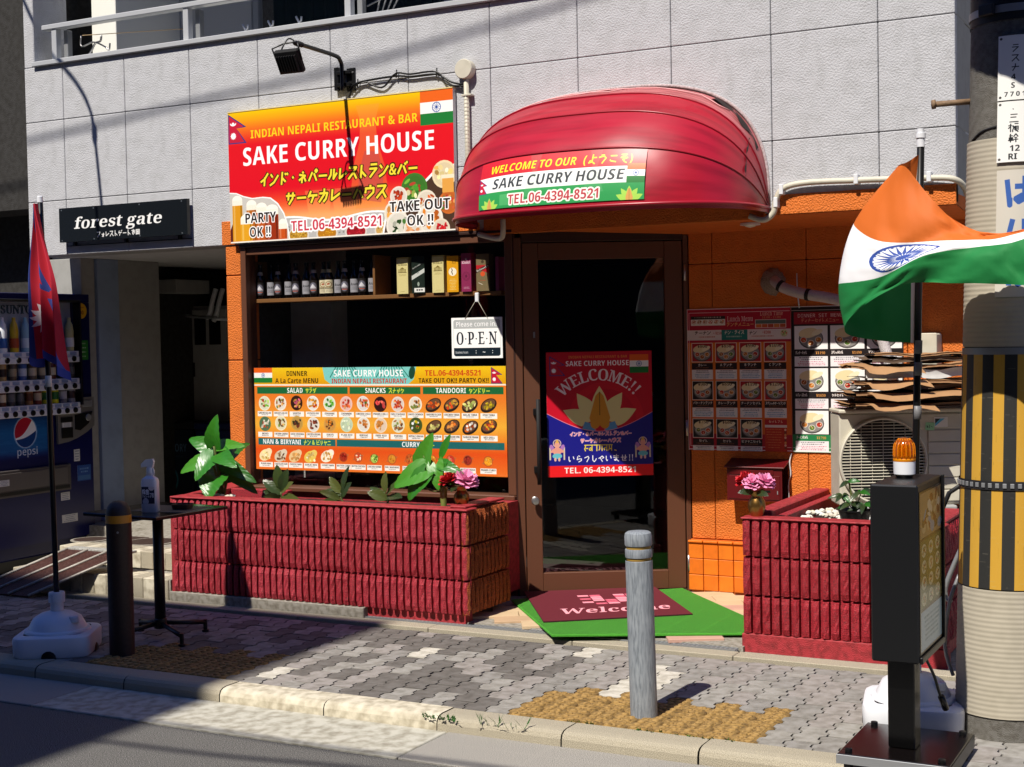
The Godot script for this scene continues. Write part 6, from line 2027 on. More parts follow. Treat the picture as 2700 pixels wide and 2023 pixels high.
func planter_plants() -> void:
	var p := thing("leafy_plant", "tall leafy plant with glossy heart shaped leaves at the left end of the long planter", "plant", Vector3(0.29, 0.62, 0.70))
	for q in [[-0.02, 0.36, 0.03, -0.10, 0.18], [-0.06, 0.30, 0.02, -0.2, 0.1], [0.02, 0.26, 0.0, 0.1, 0.1], [0.0, 0.18, 0.03, -0.05, 0.15], [0.05, 0.22, -0.02, 0.15, 0.0]]:
		var tip := Vector3(q[0], q[1], q[2])
		put(p, "stem", tube_mesh([Vector3(q[0] * 0.2, 0, 0), tip * 0.55 + Vector3(0.01, 0, 0), tip], 0.008, 6, 4), M.stem)
	for q in [[-0.02, 0.37, 0.03, 0.15, 0.75, 0.3, 0.19, 0.13, 0.35, 0], [0.0, 0.36, 0.0, 0.95, 0.12, 0.25, 0.22, 0.085, 0.2, 2], [-0.05, 0.34, 0.0, -0.7, 0.35, 0.2, 0.20, 0.12, 0.3, 0], [-0.07, 0.27, 0.03, -0.95, -0.2, 0.35, 0.23, 0.12, 0.35, 2], [-0.02, 0.30, 0.04, -0.25, -0.55, 0.7, 0.19, 0.15, 0.3, 0],
		[0.03, 0.31, 0.04, 0.8, -0.15, 0.5, 0.21, 0.12, 0.3, 0], [0.05, 0.24, 0.0, 0.9, -0.25, 0.2, 0.24, 0.10, 0.35, 1], [0.06, 0.2, -0.02, 0.75, -0.45, 0.0, 0.22, 0.10, 0.4, 1], [0.0, 0.16, 0.05, 0.1, -0.5, 0.85, 0.14, 0.21, 0.5, 0], [-0.04, 0.2, -0.02, -0.6, 0.2, -0.3, 0.2, 0.12, 0.4, 1], [0.02, 0.28, -0.04, 0.2, 0.5, -0.5, 0.2, 0.13, 0.4, 1]]:
		big_leaf(p, Vector3(q[0], q[1], q[2]), Vector3(q[3], q[4], q[5]), q[6], q[7], q[8], M.leaf[q[9]])
	for k in 7: put(p, "stalk", tube_mesh([Vector3(rng.randf_range(-0.02, 0.04), 0, 0), Vector3(rng.randf_range(-0.06, 0.10), rng.randf_range(0.15, 0.26), rng.randf_range(-0.04, 0.04))], 0.003, 5), M.stem)
	var names := ["small rubber plant with upright leaves nearest the leafy plant in the long planter", "rubber plant with broad dark leaves in the middle of the long planter", "rubber plant leaning right beside the middle one, before the big leaved stems"]
	var at := [Vector3(0.66, 0.57, 0.55), Vector3(1.16, 0.57, 0.55), Vector3(1.40, 0.57, 0.55)]
	for k in 3:
		var r := thing("rubber_plant", names[k], "plant", at[k])
		rng.seed = 40 + k
		var lean: float = [0.0, -0.05, 0.08][k]
		put(r, "stem", tube_mesh([Vector3.ZERO, Vector3(lean * 0.5, 0.05, 0), Vector3(lean, 0.11, 0.01)], 0.006, 6, 3), M.stem)
		var dirs := [[-0.15, 1.0, 0.1], [0.35, 0.9, 0.15], [0.75, 0.55, 0.2], [-0.55, 0.6, 0.3], [-0.9, 0.25, 0.15], [0.9, 0.05, 0.35], [0.1, 0.3, 0.9]]
		if k == 1: dirs = [[0.25, 1.0, 0.05], [-0.7, 0.75, 0.1], [-0.95, 0.35, 0.1], [0.55, 0.7, 0.3], [-0.2, 0.35, 0.8], [-0.9, -0.1, 0.4]]
		if k == 2: dirs = [[0.0, 1.0, 0.1], [0.65, 0.75, 0.1], [0.95, 0.1, 0.3], [-0.5, 0.35, 0.5], [-0.75, 0.55, 0.1], [0.3, -0.15, 0.8]]
		for j in dirs.size():
			var d: Array = dirs[j]
			big_leaf(r, Vector3(lean * (0.6 + 0.06 * j), 0.06 + 0.012 * (6 - j), 0.01), Vector3(d[0], d[1], d[2]), rng.randf_range(0.13, 0.18), rng.randf_range(0.055, 0.075), rng.randf_range(0.05, 0.3), M.rubber[(j + k) % 3], false, rng.randf_range(-0.5, 0.5))
	var b := thing("climbing_plant", "bright green large leaved stems in a green bottle beside the brass vase", "plant", Vector3(1.965, 0.66, 0.74))
	put(b, "glass_bottle", lathe_mesh([Vector2(0, 0), Vector2(0.018, 0), Vector2(0.019, 0.03), Vector2(0.022, 0.08), Vector2(0.026, 0.11), Vector2(0.022, 0.11), Vector2(0.017, 0.03), Vector2(0, 0.01)], 14), mat(Color(0.45, 0.5, 0.25), 0.15))
	for q in [[-0.12, 0.30, 0.02], [-0.14, 0.17, 0.06], [0.0, 0.26, 0.0], [0.05, 0.22, 0.02], [0.02, 0.15, 0.02]]:
		put(b, "stem", tube_mesh([Vector3(0, 0.09, 0), Vector3(q[0] * 0.4, q[1] * 0.6, q[2]), Vector3(q[0], q[1], q[2])], 0.005, 6, 4), M.stem)
	for q in [[-0.13, 0.25, 0.02, 0.38, 0.9, 0.1, 0.20, 0.13, 0.1, 2], [-0.10, 0.215, 0.05, -0.9, -0.35, 0.3, 0.22, 0.15, 0.25, 2], [-0.09, 0.19, 0.06, -0.6, -0.75, 0.35, 0.18, 0.13, 0.3, 0], [-0.02, 0.27, 0.0, 0.38, 0.92, 0.0, 0.17, 0.055, 0.1, 0], [0.0, 0.25, 0.02, 0.95, -0.15, 0.25, 0.15, 0.075, 0.35, 0], [-0.03, 0.25, 0.03, 0.25, -0.85, 0.45, 0.15, 0.10, 0.3, 2], [-0.03, 0.20, 0.02, 0.6, 0.75, 0.1, 0.11, 0.06, 0.2, 0], [0.03, 0.15, 0.02, 0.9, 0.1, 0.3, 0.11, 0.04, 0.3, 1]]:
		big_leaf(b, Vector3(q[0], q[1], q[2]), Vector3(q[3], q[4], q[5]), q[6], q[7], q[8], M.leaf[q[9]], q[7] > 0.07)
	var v := vase("brass vase with one red and one pink rose on the long planter", Vector3(2.085, 0.672, 0.74), 0.0, 1.0)
	rose(v, Vector3(-0.05, 0.15, 0.06), 0.055, M.rose, "red_rose", Vector3(0.3, 0, 0.35))
	rose(v, Vector3(0.04, 0.15, 0.015), 0.068, M.pink, "pink_rose", Vector3(0.45, 0.5, -0.3))
	put(v, "leaves", leaf(0.1, 0.05, 0.3), M.rubber[1], Vector3(0, 0.12, 0.02))
	var w := vase("brass vase with one red and two pink roses on the right planter", Vector3(3.852, 0.688, 0.745), 0.0, 1.15)
	rose(w, Vector3(-0.06, 0.185, 0.0), 0.052, M.rose, "red_rose", Vector3(0.3, 0, 0.5))
	rose(w, Vector3(-0.01, 0.175, 0.03), 0.048, M.pink, "pink_rose", Vector3(0.6, 0.5, 0.1))
	rose(w, Vector3(0.05, 0.18, 0.01), 0.05, M.pink, "pink_rose", Vector3(0.35, 0.2, -0.5))
	big_leaf(w, Vector3(-0.01, 0.125, 0.02), Vector3(-0.5, 0.2, 0.7), 0.08, 0.045, 0.4, M.rubber[1], false, 0.0, "small_leaf")
	big_leaf(w, Vector3(0.01, 0.125, 0.02), Vector3(0.6, 0.1, 0.6), 0.08, 0.045, 0.4, M.rubber[1], false, 0.0, "small_leaf")
	var k := thing("potted_plant", "small green plant in a low black pot on the white pebbles", "plant", Vector3(4.30, 0.655, 0.50))
	put(k, "pot", lathe_mesh([Vector2(0, 0), Vector2(0.07, 0.0), Vector2(0.085, 0.05), Vector2(0.09, 0.052), Vector2(0.082, 0.056), Vector2(0.07, 0.035), Vector2(0, 0.035)], 20), M.black)
	rng.seed = 77
	put(k, "stem", tube_mesh([Vector3(0, 0.03, 0), Vector3(-0.015, 0.10, 0), Vector3(-0.03, 0.20, 0)], 0.004, 6, 3), M.stem)
	for s in [[-0.03, 0.20, 5, 0.07], [-0.06, 0.13, 6, 0.075], [0.03, 0.15, 6, 0.075], [0.05, 0.085, 7, 0.085], [-0.02, 0.09, 7, 0.085]]:
		put(k, "stem", tube_mesh([Vector3(0, 0.04, 0), Vector3(s[0], s[1], rng.randf_range(-0.02, 0.03))], 0.003, 5), M.stem)
		for j in int(s[2]):
			var a: float = j * TAU / s[2] + rng.randf()
			big_leaf(k, Vector3(s[0], s[1], 0.01), Vector3(cos(a), rng.randf_range(-0.35, 0.35), sin(a)), s[3] * rng.randf_range(0.8, 1.1), 0.026, 0.5, M.rubber[rng.randi() % 2] if j % 3 else M.leaf[1], false)

func flag_base(label: String, at: Vector3, turn: float) -> Node3D:
	var b := thing("flag_base", label, "flag base", at, turn)
	# square blow-moulded foot with notches, dome and screw collar
	var s := begin(true)
	lathe(s, [Vector2(0.195, 0.0), Vector2(0.2, 0.008), Vector2(0.203, 0.09), Vector2(0.199, 0.104), Vector2(0.188, 0.111), Vector2(0.155, 0.113)], 48, Vector3.ZERO, Basis(), 7.0)
	put(b, "foot", done(s), M.white_plastic)
	put(b, "dome", lathe_mesh([Vector2(0.175, 0.110), Vector2(0.170, 0.122), Vector2(0.152, 0.128), Vector2(0.142, 0.150), Vector2(0.125, 0.182), Vector2(0.085, 0.206), Vector2(0.045, 0.216), Vector2(0.035, 0.218)], 36), M.white_plastic)
	put(b, "neck", lathe_mesh([Vector2(0.034, 0.212), Vector2(0.034, 0.262), Vector2(0.0342, 0.263)], 20), M.white_plastic)
	put(b, "collar", lathe_mesh([Vector2(0.034, 0.262), Vector2(0.042, 0.264), Vector2(0.0425, 0.312), Vector2(0.039, 0.318), Vector2(0.018, 0.319), Vector2(0.017, 0.30)], 24), M.white_plastic)
	for k in 14: put(b, "collar_ridge", span_box(Vector3(0.0425, 0.268, -0.002), Vector3(0.0435, 0.308, 0.002)), M.white_plastic, Vector3.ZERO, Vector3(0, k * TAU / 14, 0))
	put(b, "filler_cap", lathe_mesh([Vector2(0.026, 0.0), Vector2(0.026, 0.028), Vector2(0.022, 0.032), Vector2(0, 0.032)], 16), M.white_plastic, Vector3(0.105, 0.165, 0.07))
	for k in 4: put(b, "notch", lathe_mesh([Vector2(0.04, 0), Vector2(0.034, 0.004), Vector2(0, 0.004)], 14), M.black, Vector3(sin(k * PI / 2) * 0.2025, 0.0, cos(k * PI / 2) * 0.2025), Vector3(PI / 2, k * PI / 2, 0))
	return b

# ---- things on the left of the pavement
func left_items() -> void:
	planter_plants()
	flag_base("white plastic flag base standing in the shade beside the brown bollard", Vector3(0.44, 0.0, 2.26), 0.55)
	var f := thing("nepal_flag", "limp red and blue pennant flag hanging on a thin black pole at the left", "flag", Vector3(0.44, 0.0, 2.26))
	put(f, "pole", tube_mesh([Vector3(0, 0.22, 0), Vector3(-0.012, 1.4, 0), Vector3(-0.035, 2.41, 0)], 0.0145, 10), M.black)
	put(f, "pole_top", lathe_mesh([Vector2(0.016, 0), Vector2(0.016, 0.03), Vector2(0.012, 0.034), Vector2(0, 0.034)], 12), M.white_plastic, Vector3(-0.036, 2.405, 0))
	put(f, "pole_sleeve", tube_mesh([Vector3(-0.013, 1.42, 0), Vector3(-0.014, 1.48, 0)], 0.017, 10), M.white)
	var cloth := func(u: float, v: float) -> Vector3:
		# a sheet gathered in folds that widen downwards
		var wide := 0.02 + 0.075 * smoothstep(0.0, 0.5, v) + 0.04 * v
		var s := (u - 0.42)
		var x := s * 2.0 * wide + 0.03 * v
		var fold := sin(u * 15.0 + v * 1.5) * (0.014 + 0.03 * v)
		x += cos(u * 15.0 + v * 1.5) * 0.016 * v
		var bottom := 0.12 * smoothstep(0.55, 1.0, u) + 0.03 * sin(u * 12.0)
		return Vector3(x - 0.035 * (1.0 - v), 2.395 - v * (0.84 + bottom), 0.022 + fold + 0.03 * u)
	var nm := picture(print_flag_nepal(), 0.75)
	nm.backlight_enabled = true
	nm.backlight = Color(0.5, 0.3, 0.3)
	put(f, "cloth", grid_mesh(cloth, 44, 30), nm)
	# brown bollard
	var b := thing("bollard", "dark brown bollard with a yellow band and domed top at the pavement edge", "bollard", Vector3(0.83, 0.0, 2.19))
	put(b, "post", lathe_mesh([Vector2(0.066, -0.02), Vector2(0.066, 0.70), Vector2(0.0662, 0.7005)], 28), rough_mat(Color(0.215, 0.15, 0.125), 0.55, T.fine, 0.1, 3.0, T.dirt))
	put(b, "dome", lathe_mesh([Vector2(0.066, 0.742), Vector2(0.065, 0.758), Vector2(0.058, 0.782), Vector2(0.044, 0.802), Vector2(0.024, 0.814), Vector2(0, 0.818)], 28), rough_mat(Color(0.20, 0.155, 0.135), 0.5, T.fine, 0.1, 3.0, T.dirt))
	put(b, "band", lathe_mesh([Vector2(0.066, 0.7005), Vector2(0.0672, 0.701), Vector2(0.0672, 0.741), Vector2(0.066, 0.742)], 28), mat(Color(0.78, 0.52, 0.12), 0.5))
	put(b, "rivet", lathe_mesh([Vector2(0.006, 0), Vector2(0.005, 0.003), Vector2(0, 0.003)], 8), M.zinc, Vector3(0.040, 0.655, 0.0525), Vector3(PI / 2, 0.65, 0))
	# bar table with its four-armed foot
	var t := thing("bar_table", "square black bistro table on one leg in front of the long planter", "table", Vector3(0.748, 0.0, 1.80), -0.07)
	put(t, "table_top", span_box(Vector3(-0.29, 0.703, -0.275), Vector3(0.27, 0.722, 0.275), 0.004), mat(Color(0.05, 0.048, 0.05), 0.22))
	put(t, "leg", tube_mesh([Vector3(0, 0.06, 0), Vector3(0, 0.703, 0)], 0.030, 14), M.black)
	put(t, "hub", lathe_mesh([Vector2(0.036, 0.06), Vector2(0.036, 0.11), Vector2(0.031, 0.115)], 16), M.black)
	put(t, "bracket", span_box(Vector3(-0.12, 0.690, -0.03), Vector3(0.12, 0.7025, 0.03), 0.002), M.black)
	for k in 4:
		var a := k * PI / 2 + 0.35
		var d := Vector3(cos(a), 0, sin(a))
		put(t, "foot", tube_mesh([d * 0.03 + Vector3(0, 0.085, 0), d * 0.27 + Vector3(0, 0.055, 0)], 0.013, 8), M.black)
		put(t, "foot_pad", lathe_mesh([Vector2(0.02, 0), Vector2(0.02, 0.012), Vector2(0.012, 0.014), Vector2(0.012, 0.07), Vector2(0, 0.071)], 12), M.black, d * 0.27)
	var n := thing("spray_bottle", "white hand sanitizer spray bottle with a navy label on the black table", "bottle", Vector3(0.80, 0.722, 1.91), 0.35)
	var sb := begin(true)
	lathe(sb, [Vector2(0, 0.0), Vector2(0.036, 0.0), Vector2(0.04, 0.006), Vector2(0.04, 0.165), Vector2(0.036, 0.182), Vector2(0.02, 0.196), Vector2(0.0155, 0.20), Vector2(0.0155, 0.215)], 28, Vector3.ZERO, Basis.from_scale(Vector3(1.12, 1, 0.8)), 5.0)
	put(n, "body", done(sb), mat(Color(0.86, 0.85, 0.88), 0.3))
	put(n, "label", board(0.074, 0.092, 0.001), [picture(print_small("alcohol"), 0.4), M.white], Vector3(0, 0.095, 0.0335))
	put(n, "cap", lathe_mesh([Vector2(0.017, 0.212), Vector2(0.0175, 0.24), Vector2(0.015, 0.245)], 16), M.white_plastic)
	var tr := begin()
	prism(tr, PackedVector2Array([Vector2(-0.045, 0.0), Vector2(-0.045, 0.018), Vector2(-0.02, 0.042), Vector2(0.02, 0.046), Vector2(0.026, 0.03), Vector2(0.02, 0.0), Vector2(0.0, -0.008), Vector2(-0.01, 0.004)]), 0.024, Transform3D(Basis(), Vector3(0, 0.245, 0.012)), 0.003)
	put(n, "trigger_head", done(tr), M.white_plastic)
	put(n, "trigger", tube_mesh([Vector3(0.012, 0.245, 0), Vector3(0.022, 0.225, 0), Vector3(0.02, 0.20, 0)], 0.006, 6, 3), M.white_plastic)
	var a2 := thing("ashtray", "low square dark wooden ashtray on the black table", "ashtray", Vector3(0.885, 0.7222, 1.75), 0.3)
	put(a2, "bowl", lathe_mesh([Vector2(0, 0), Vector2(0.045, 0), Vector2(0.052, 0.03), Vector2(0.044, 0.03), Vector2(0.038, 0.008), Vector2(0, 0.008)], 24, 6.0), rough_mat(Color(0.25, 0.16, 0.12), 0.6, null, 0, 3.0, T.dirt))
	var pp := board(0.36, 0.26, 0.001)
	tag(put(self, "leaflet", pp, [rough_mat(Color(0.42, 0.38, 0.33), 0.5, null, 0, 6.0, T.dirt), M.white], Vector3(0.82, 0.7236, 1.76), Vector3(-PI / 2, 0, 0.1)), "crumpled brown leaflet lying under the spray bottle on the table", "leaflet")

# ---- things on the right
func right_items() -> void:
	# mats
	var gm := begin()
	prism(gm, PackedVector2Array([Vector2(2.13, -0.24), Vector2(2.95, 0.51), Vector2(3.75, -0.36), Vector2(3.75, -0.62), Vector2(2.81, -1.06)]), 0.012, Transform3D(Basis(Vector3.RIGHT, Vector3.FORWARD, Vector3.UP), Vector3(0, 0.045, 0)), 0.003)
	tag(put(self, "turf_mat", done(gm), rough_mat(Color(0.40, 0.80, 0.27), 0.95, noise(0.3, FastNoiseLite.TYPE_SIMPLEX, 2, 81), 0.8, 5.0, noise(0.25, FastNoiseLite.TYPE_SIMPLEX, 2, 83, 512, [[0, Color(0.6, 0.7, 0.5)], [0.6, Color(0.9, 0.95, 0.85)], [1, Color(1, 1, 1)]]))), "bright green artificial turf mat under the red door mat", "mat")
	var mt := begin()
	var q := [Vector3(2.63, 0.053, 0.80), Vector3(3.316, 0.053, 0.28), Vector3(2.79, 0.053, -0.445), Vector3(2.105, 0.053, 0.02)]
	face(mt, q, Vector3.UP, [Vector2(0, 1), Vector2(1, 1), Vector2(1, 0), Vector2(0, 0)])
	mt.generate_normals()
	var mm := mt.commit()
	var ms := begin()
	for k in 4: face(ms, [q[k], q[(k + 1) % 4], q[(k + 1) % 4] - Vector3(0, 0.007, 0), q[k] - Vector3(0, 0.007, 0)], q[k] + q[(k + 1) % 4] - q[(k + 2) % 4] - q[(k + 3) % 4])
	ms.generate_normals()
	mm = ms.commit(mm)
	var mp := picture(print_mat(), 0.95)
	tag(put(self, "door_mat", mm, [mp, mat(Color(0.2, 0.04, 0.07), 0.9)]), "dark red door mat reading Welcome with a pink checker pattern", "mat")
	# grey bollard
	var b := thing("bollard", "weathered grey grooved bollard standing on the yellow pavers before the door", "bollard", Vector3(3.812, 0.0, 2.2))
	b.rotation.z = 0.018
	var gm2 := rough_mat(Color(0.62, 0.645, 0.67), 0.55, T.fine, 0.15, 3.0, null)
	var streak := noise(0.02, FastNoiseLite.TYPE_SIMPLEX, 4, 91, 512, [[0.0, Color(0.6, 0.62, 0.64)], [0.45, Color(0.85, 0.86, 0.87)], [1.0, Color(1, 1, 1)]])
	gm2.albedo_texture = streak
	gm2.uv1_scale = Vector3(9.0, 0.9, 9.0)
	put(b, "post", lathe_mesh([Vector2(0.0585, -0.02), Vector2(0.0585, 0.003), Vector2(0.0585, 0.669), Vector2(0.0585, 0.67), Vector2(0.057, 0.672)], 32), gm2)
	for y in [0.672, 0.722]: put(b, "band", lathe_mesh([Vector2(0.0525, y), Vector2(0.053, y + 0.001), Vector2(0.053, y + 0.011), Vector2(0.0525, y + 0.012)], 32), mat(Color(0.66, 0.52, 0.22), 0.6))
	put(b, "collar", lathe_mesh([Vector2(0.052, 0.684), Vector2(0.0575, 0.685), Vector2(0.0585, 0.688), Vector2(0.0585, 0.718), Vector2(0.0575, 0.721), Vector2(0.052, 0.722)], 32), gm2)
	put(b, "top", lathe_mesh([Vector2(0.052, 0.734), Vector2(0.0575, 0.735), Vector2(0.0595, 0.74), Vector2(0.0595, 0.775), Vector2(0.056, 0.789), Vector2(0.046, 0.796), Vector2(0.02, 0.799), Vector2(0, 0.7995)], 32), gm2)
	# mailbox, pipe, cover, cable on the orange wall
	var mb := thing("mailbox", "dark red metal mailbox with a slot fixed low on the orange wall", "mailbox", Vector3(3.455, 0.74, -0.55))
	var red := mat(Color(0.34, 0.03, 0.055), 0.4)
	var mo := begin()
	prism(mo, PackedVector2Array([Vector2(0.0, -0.12), Vector2(0.12, -0.12), Vector2(0.12, 0.08), Vector2(0.0, 0.115)]), 0.345, Transform3D(Basis(Vector3.BACK, Vector3.UP, Vector3.LEFT), Vector3(-0.1725, 0, 0.0)))
	put(mb, "body", done(mo), red)
	var lid := begin()
	box(lid, Vector3(0, 0.103, 0.064), Vector3(0.375, 0.008, 0.145), Basis(Vector3.RIGHT, 0.285), 0.002)
	put(mb, "lid", done(lid), red)
	put(mb, "door", span_box(Vector3(-0.16, -0.11, 0.1205), Vector3(0.16, 0.035, 0.125), 0.002), red)
	put(mb, "panel", span_box(Vector3(-0.16, 0.04, 0.1205), Vector3(0.12, 0.07, 0.124), 0.001), red)
	put(mb, "slot", span_box(Vector3(0.03, -0.065, 0.1252), Vector3(0.1, -0.053, 0.127)), M.black)
	put(mb, "lock", span_box(Vector3(0.143, -0.075, 0.1252), Vector3(0.149, -0.055, 0.129)), M.zinc)
	put(mb, "sticker", board(0.05, 0.05, 0.001), [picture(print_small("photo")), M.white], Vector3(0.0, -0.005, 0.1265))
	var ip := thing("insulated_pipe", "white wrapped air conditioner pipe with black bands coming out of the orange wall", "pipe")
	var path := [Vector3(3.56, 1.955, -0.55), Vector3(3.585, 1.94, -0.49), Vector3(3.64, 1.905, -0.45), Vector3(3.76, 1.865, -0.43), Vector3(3.96, 1.825, -0.42), Vector3(4.12, 1.77, -0.41), Vector3(4.21, 1.66, -0.40), Vector3(4.27, 1.50, -0.38), Vector3(4.31, 1.36, -0.34)]
	put(ip, "pipe", tube_mesh(path, 0.032, 12, 6), rough_mat(Color(0.76, 0.73, 0.73), 0.6, T.wob, 0.5, 6.0, T.blot))
	for k in [[3.625, 1.913, -0.456, 0.8, -0.45], [3.80, 1.855, -0.428, 0.95, -0.2]]:
		var d: Vector3 = Vector3(k[3], k[4], 0.1).normalized()
		put(ip, "band", tube_mesh([Vector3(k[0], k[1], k[2]) - d * 0.011, Vector3(k[0], k[1], k[2]) + d * 0.011], 0.036, 12), M.black_matt)
	var foam := begin(true)
	var fn := FastNoiseLite.new()
	fn.frequency = 1.5
	var blob := func(u: float, v: float) -> Vector3:
		var a := u * TAU
		var e := v * PI / 2
		var r := 0.075 * (1.0 + 0.28 * fn.get_noise_3d(cos(a) * 2.0, sin(a) * 2.0, v * 2.0))
		return Vector3(3.55 + cos(a) * sin(e) * r, 1.945 + sin(a) * sin(e) * r * 1.1, -0.551 + cos(e) * 0.055)
	grid(foam, blob, 28, 8)
	put(ip, "foam_plug", done(foam), rough_mat(Color(0.66, 0.60, 0.55), 0.9, T.wob, 1.0, 8.0, T.dirt))
	var cv := thing("cover_box", "small white plastic cover box on the orange wall above the cardboard", "box", Vector3(4.50, 1.50, -0.55))
	put(cv, "body", span_box(Vector3(-0.05, -0.09, 0.0), Vector3(0.045, 0.115, 0.15), 0.008), M.cream)
	put(cv, "lid", span_box(Vector3(-0.052, -0.09, 0.1505), Vector3(0.047, 0.117, 0.158), 0.004), M.cream)
	tag(put(self, "cable", tube_mesh([Vector3(3.655, 0.905, -0.54), Vector3(3.645, 0.85, -0.53), Vector3(3.65, 0.78, -0.535), Vector3(3.635, 0.72, -0.535), Vector3(3.637, 0.60, -0.535)], 0.004, 6, 4), M.white), "thin white cable running down the orange wall right of the mailbox", "cable")
	tag(put(self, "cable", tube_mesh([Vector3(3.70, 1.99, -0.54), Vector3(3.705, 1.88, -0.535), Vector3(3.715, 1.78, -0.535)], 0.004, 6, 3), M.white), "short white cable end hanging under the wrapped pipe", "cable")
	air_conditioner()
	cardboard()
	sign_box()
	india_flag()
	utility_pole()

func air_conditioner() -> void:
	var a := thing("air_conditioner", "cream outdoor air conditioner unit with a round fan grille on the right planter", "air conditioner", Vector3(4.43, 0.675, -0.03), 0.487)
	var w := 0.68
	var h := 0.51
	put(a, "case", span_box(Vector3(-w / 2, 0.0, -0.24), Vector3(w / 2, h, -0.02), 0.01), M.cream)
	put(a, "lid", span_box(Vector3(-w / 2 - 0.006, h + 0.0005, -0.245), Vector3(w / 2 + 0.006, h + 0.022, 0.004), 0.006), M.cream)
	# front sheet around the fan opening: left and right panels as a frame made of a ring
	var c := Vector3(-0.105, 0.245, 0)
	var ring := begin(true)
	lathe(ring, [Vector2(0.225, -0.019), Vector2(0.228, 0.004), Vector2(0.236, 0.008), Vector2(0.242, 0.002), Vector2(0.243, -0.0195)], 48, c, Basis(Vector3.RIGHT, Vector3.BACK, Vector3.UP))
	put(a, "fan_ring", done(ring), M.cream)
	put(a, "fan_well", lathe_mesh([Vector2(0.225, 0.0), Vector2(0, 0.0005)], 40), M.black_matt, c + Vector3(0, 0, -0.0185), Vector3(PI / 2, 0, 0))
	for k in 27:
		var y := -0.2145 + k * 0.0165
		var half := sqrt(0.227 * 0.227 - y * y)
		put(a, "grille_wire", tube_mesh([c + Vector3(-half, y, 0.002), c + Vector3(half, y, 0.002)], 0.0028, 5), M.cream)
	for k in 7:
		var x := -0.18 + k * 0.06
		var half := sqrt(0.227 * 0.227 - x * x)
		put(a, "grille_wire", tube_mesh([c + Vector3(x, -half, -0.001), c + Vector3(x, half, -0.001)], 0.0022, 5), M.cream)
	for k in 6: put(a, "side_panel", span_box(Vector3(0.145, 0.02 + k * 0.066, -0.0195), Vector3(w / 2 - 0.012, 0.081 + k * 0.066, -0.012), 0.003), M.cream)
	put(a, "side_panel", span_box(Vector3(0.10, 0.42, -0.0195), Vector3(w / 2 - 0.012, h - 0.01, -0.013), 0.003), M.cream)
	put(a, "badge", board(0.075, 0.055, 0.001), [picture(print_small("daikin")), M.cream], Vector3(0.215, 0.455, -0.011))
	put(a, "note", board(0.05, 0.042, 0.0006), [picture(print_small("note")), M.white], Vector3(0.155, 0.432, -0.0105), Vector3(0, 0, -0.06))
	for x in [-0.24, 0.24]: put(a, "foot", span_box(Vector3(x - 0.05, -0.07, -0.25), Vector3(x + 0.05, -0.0005, 0.03), 0.006), M.grey)

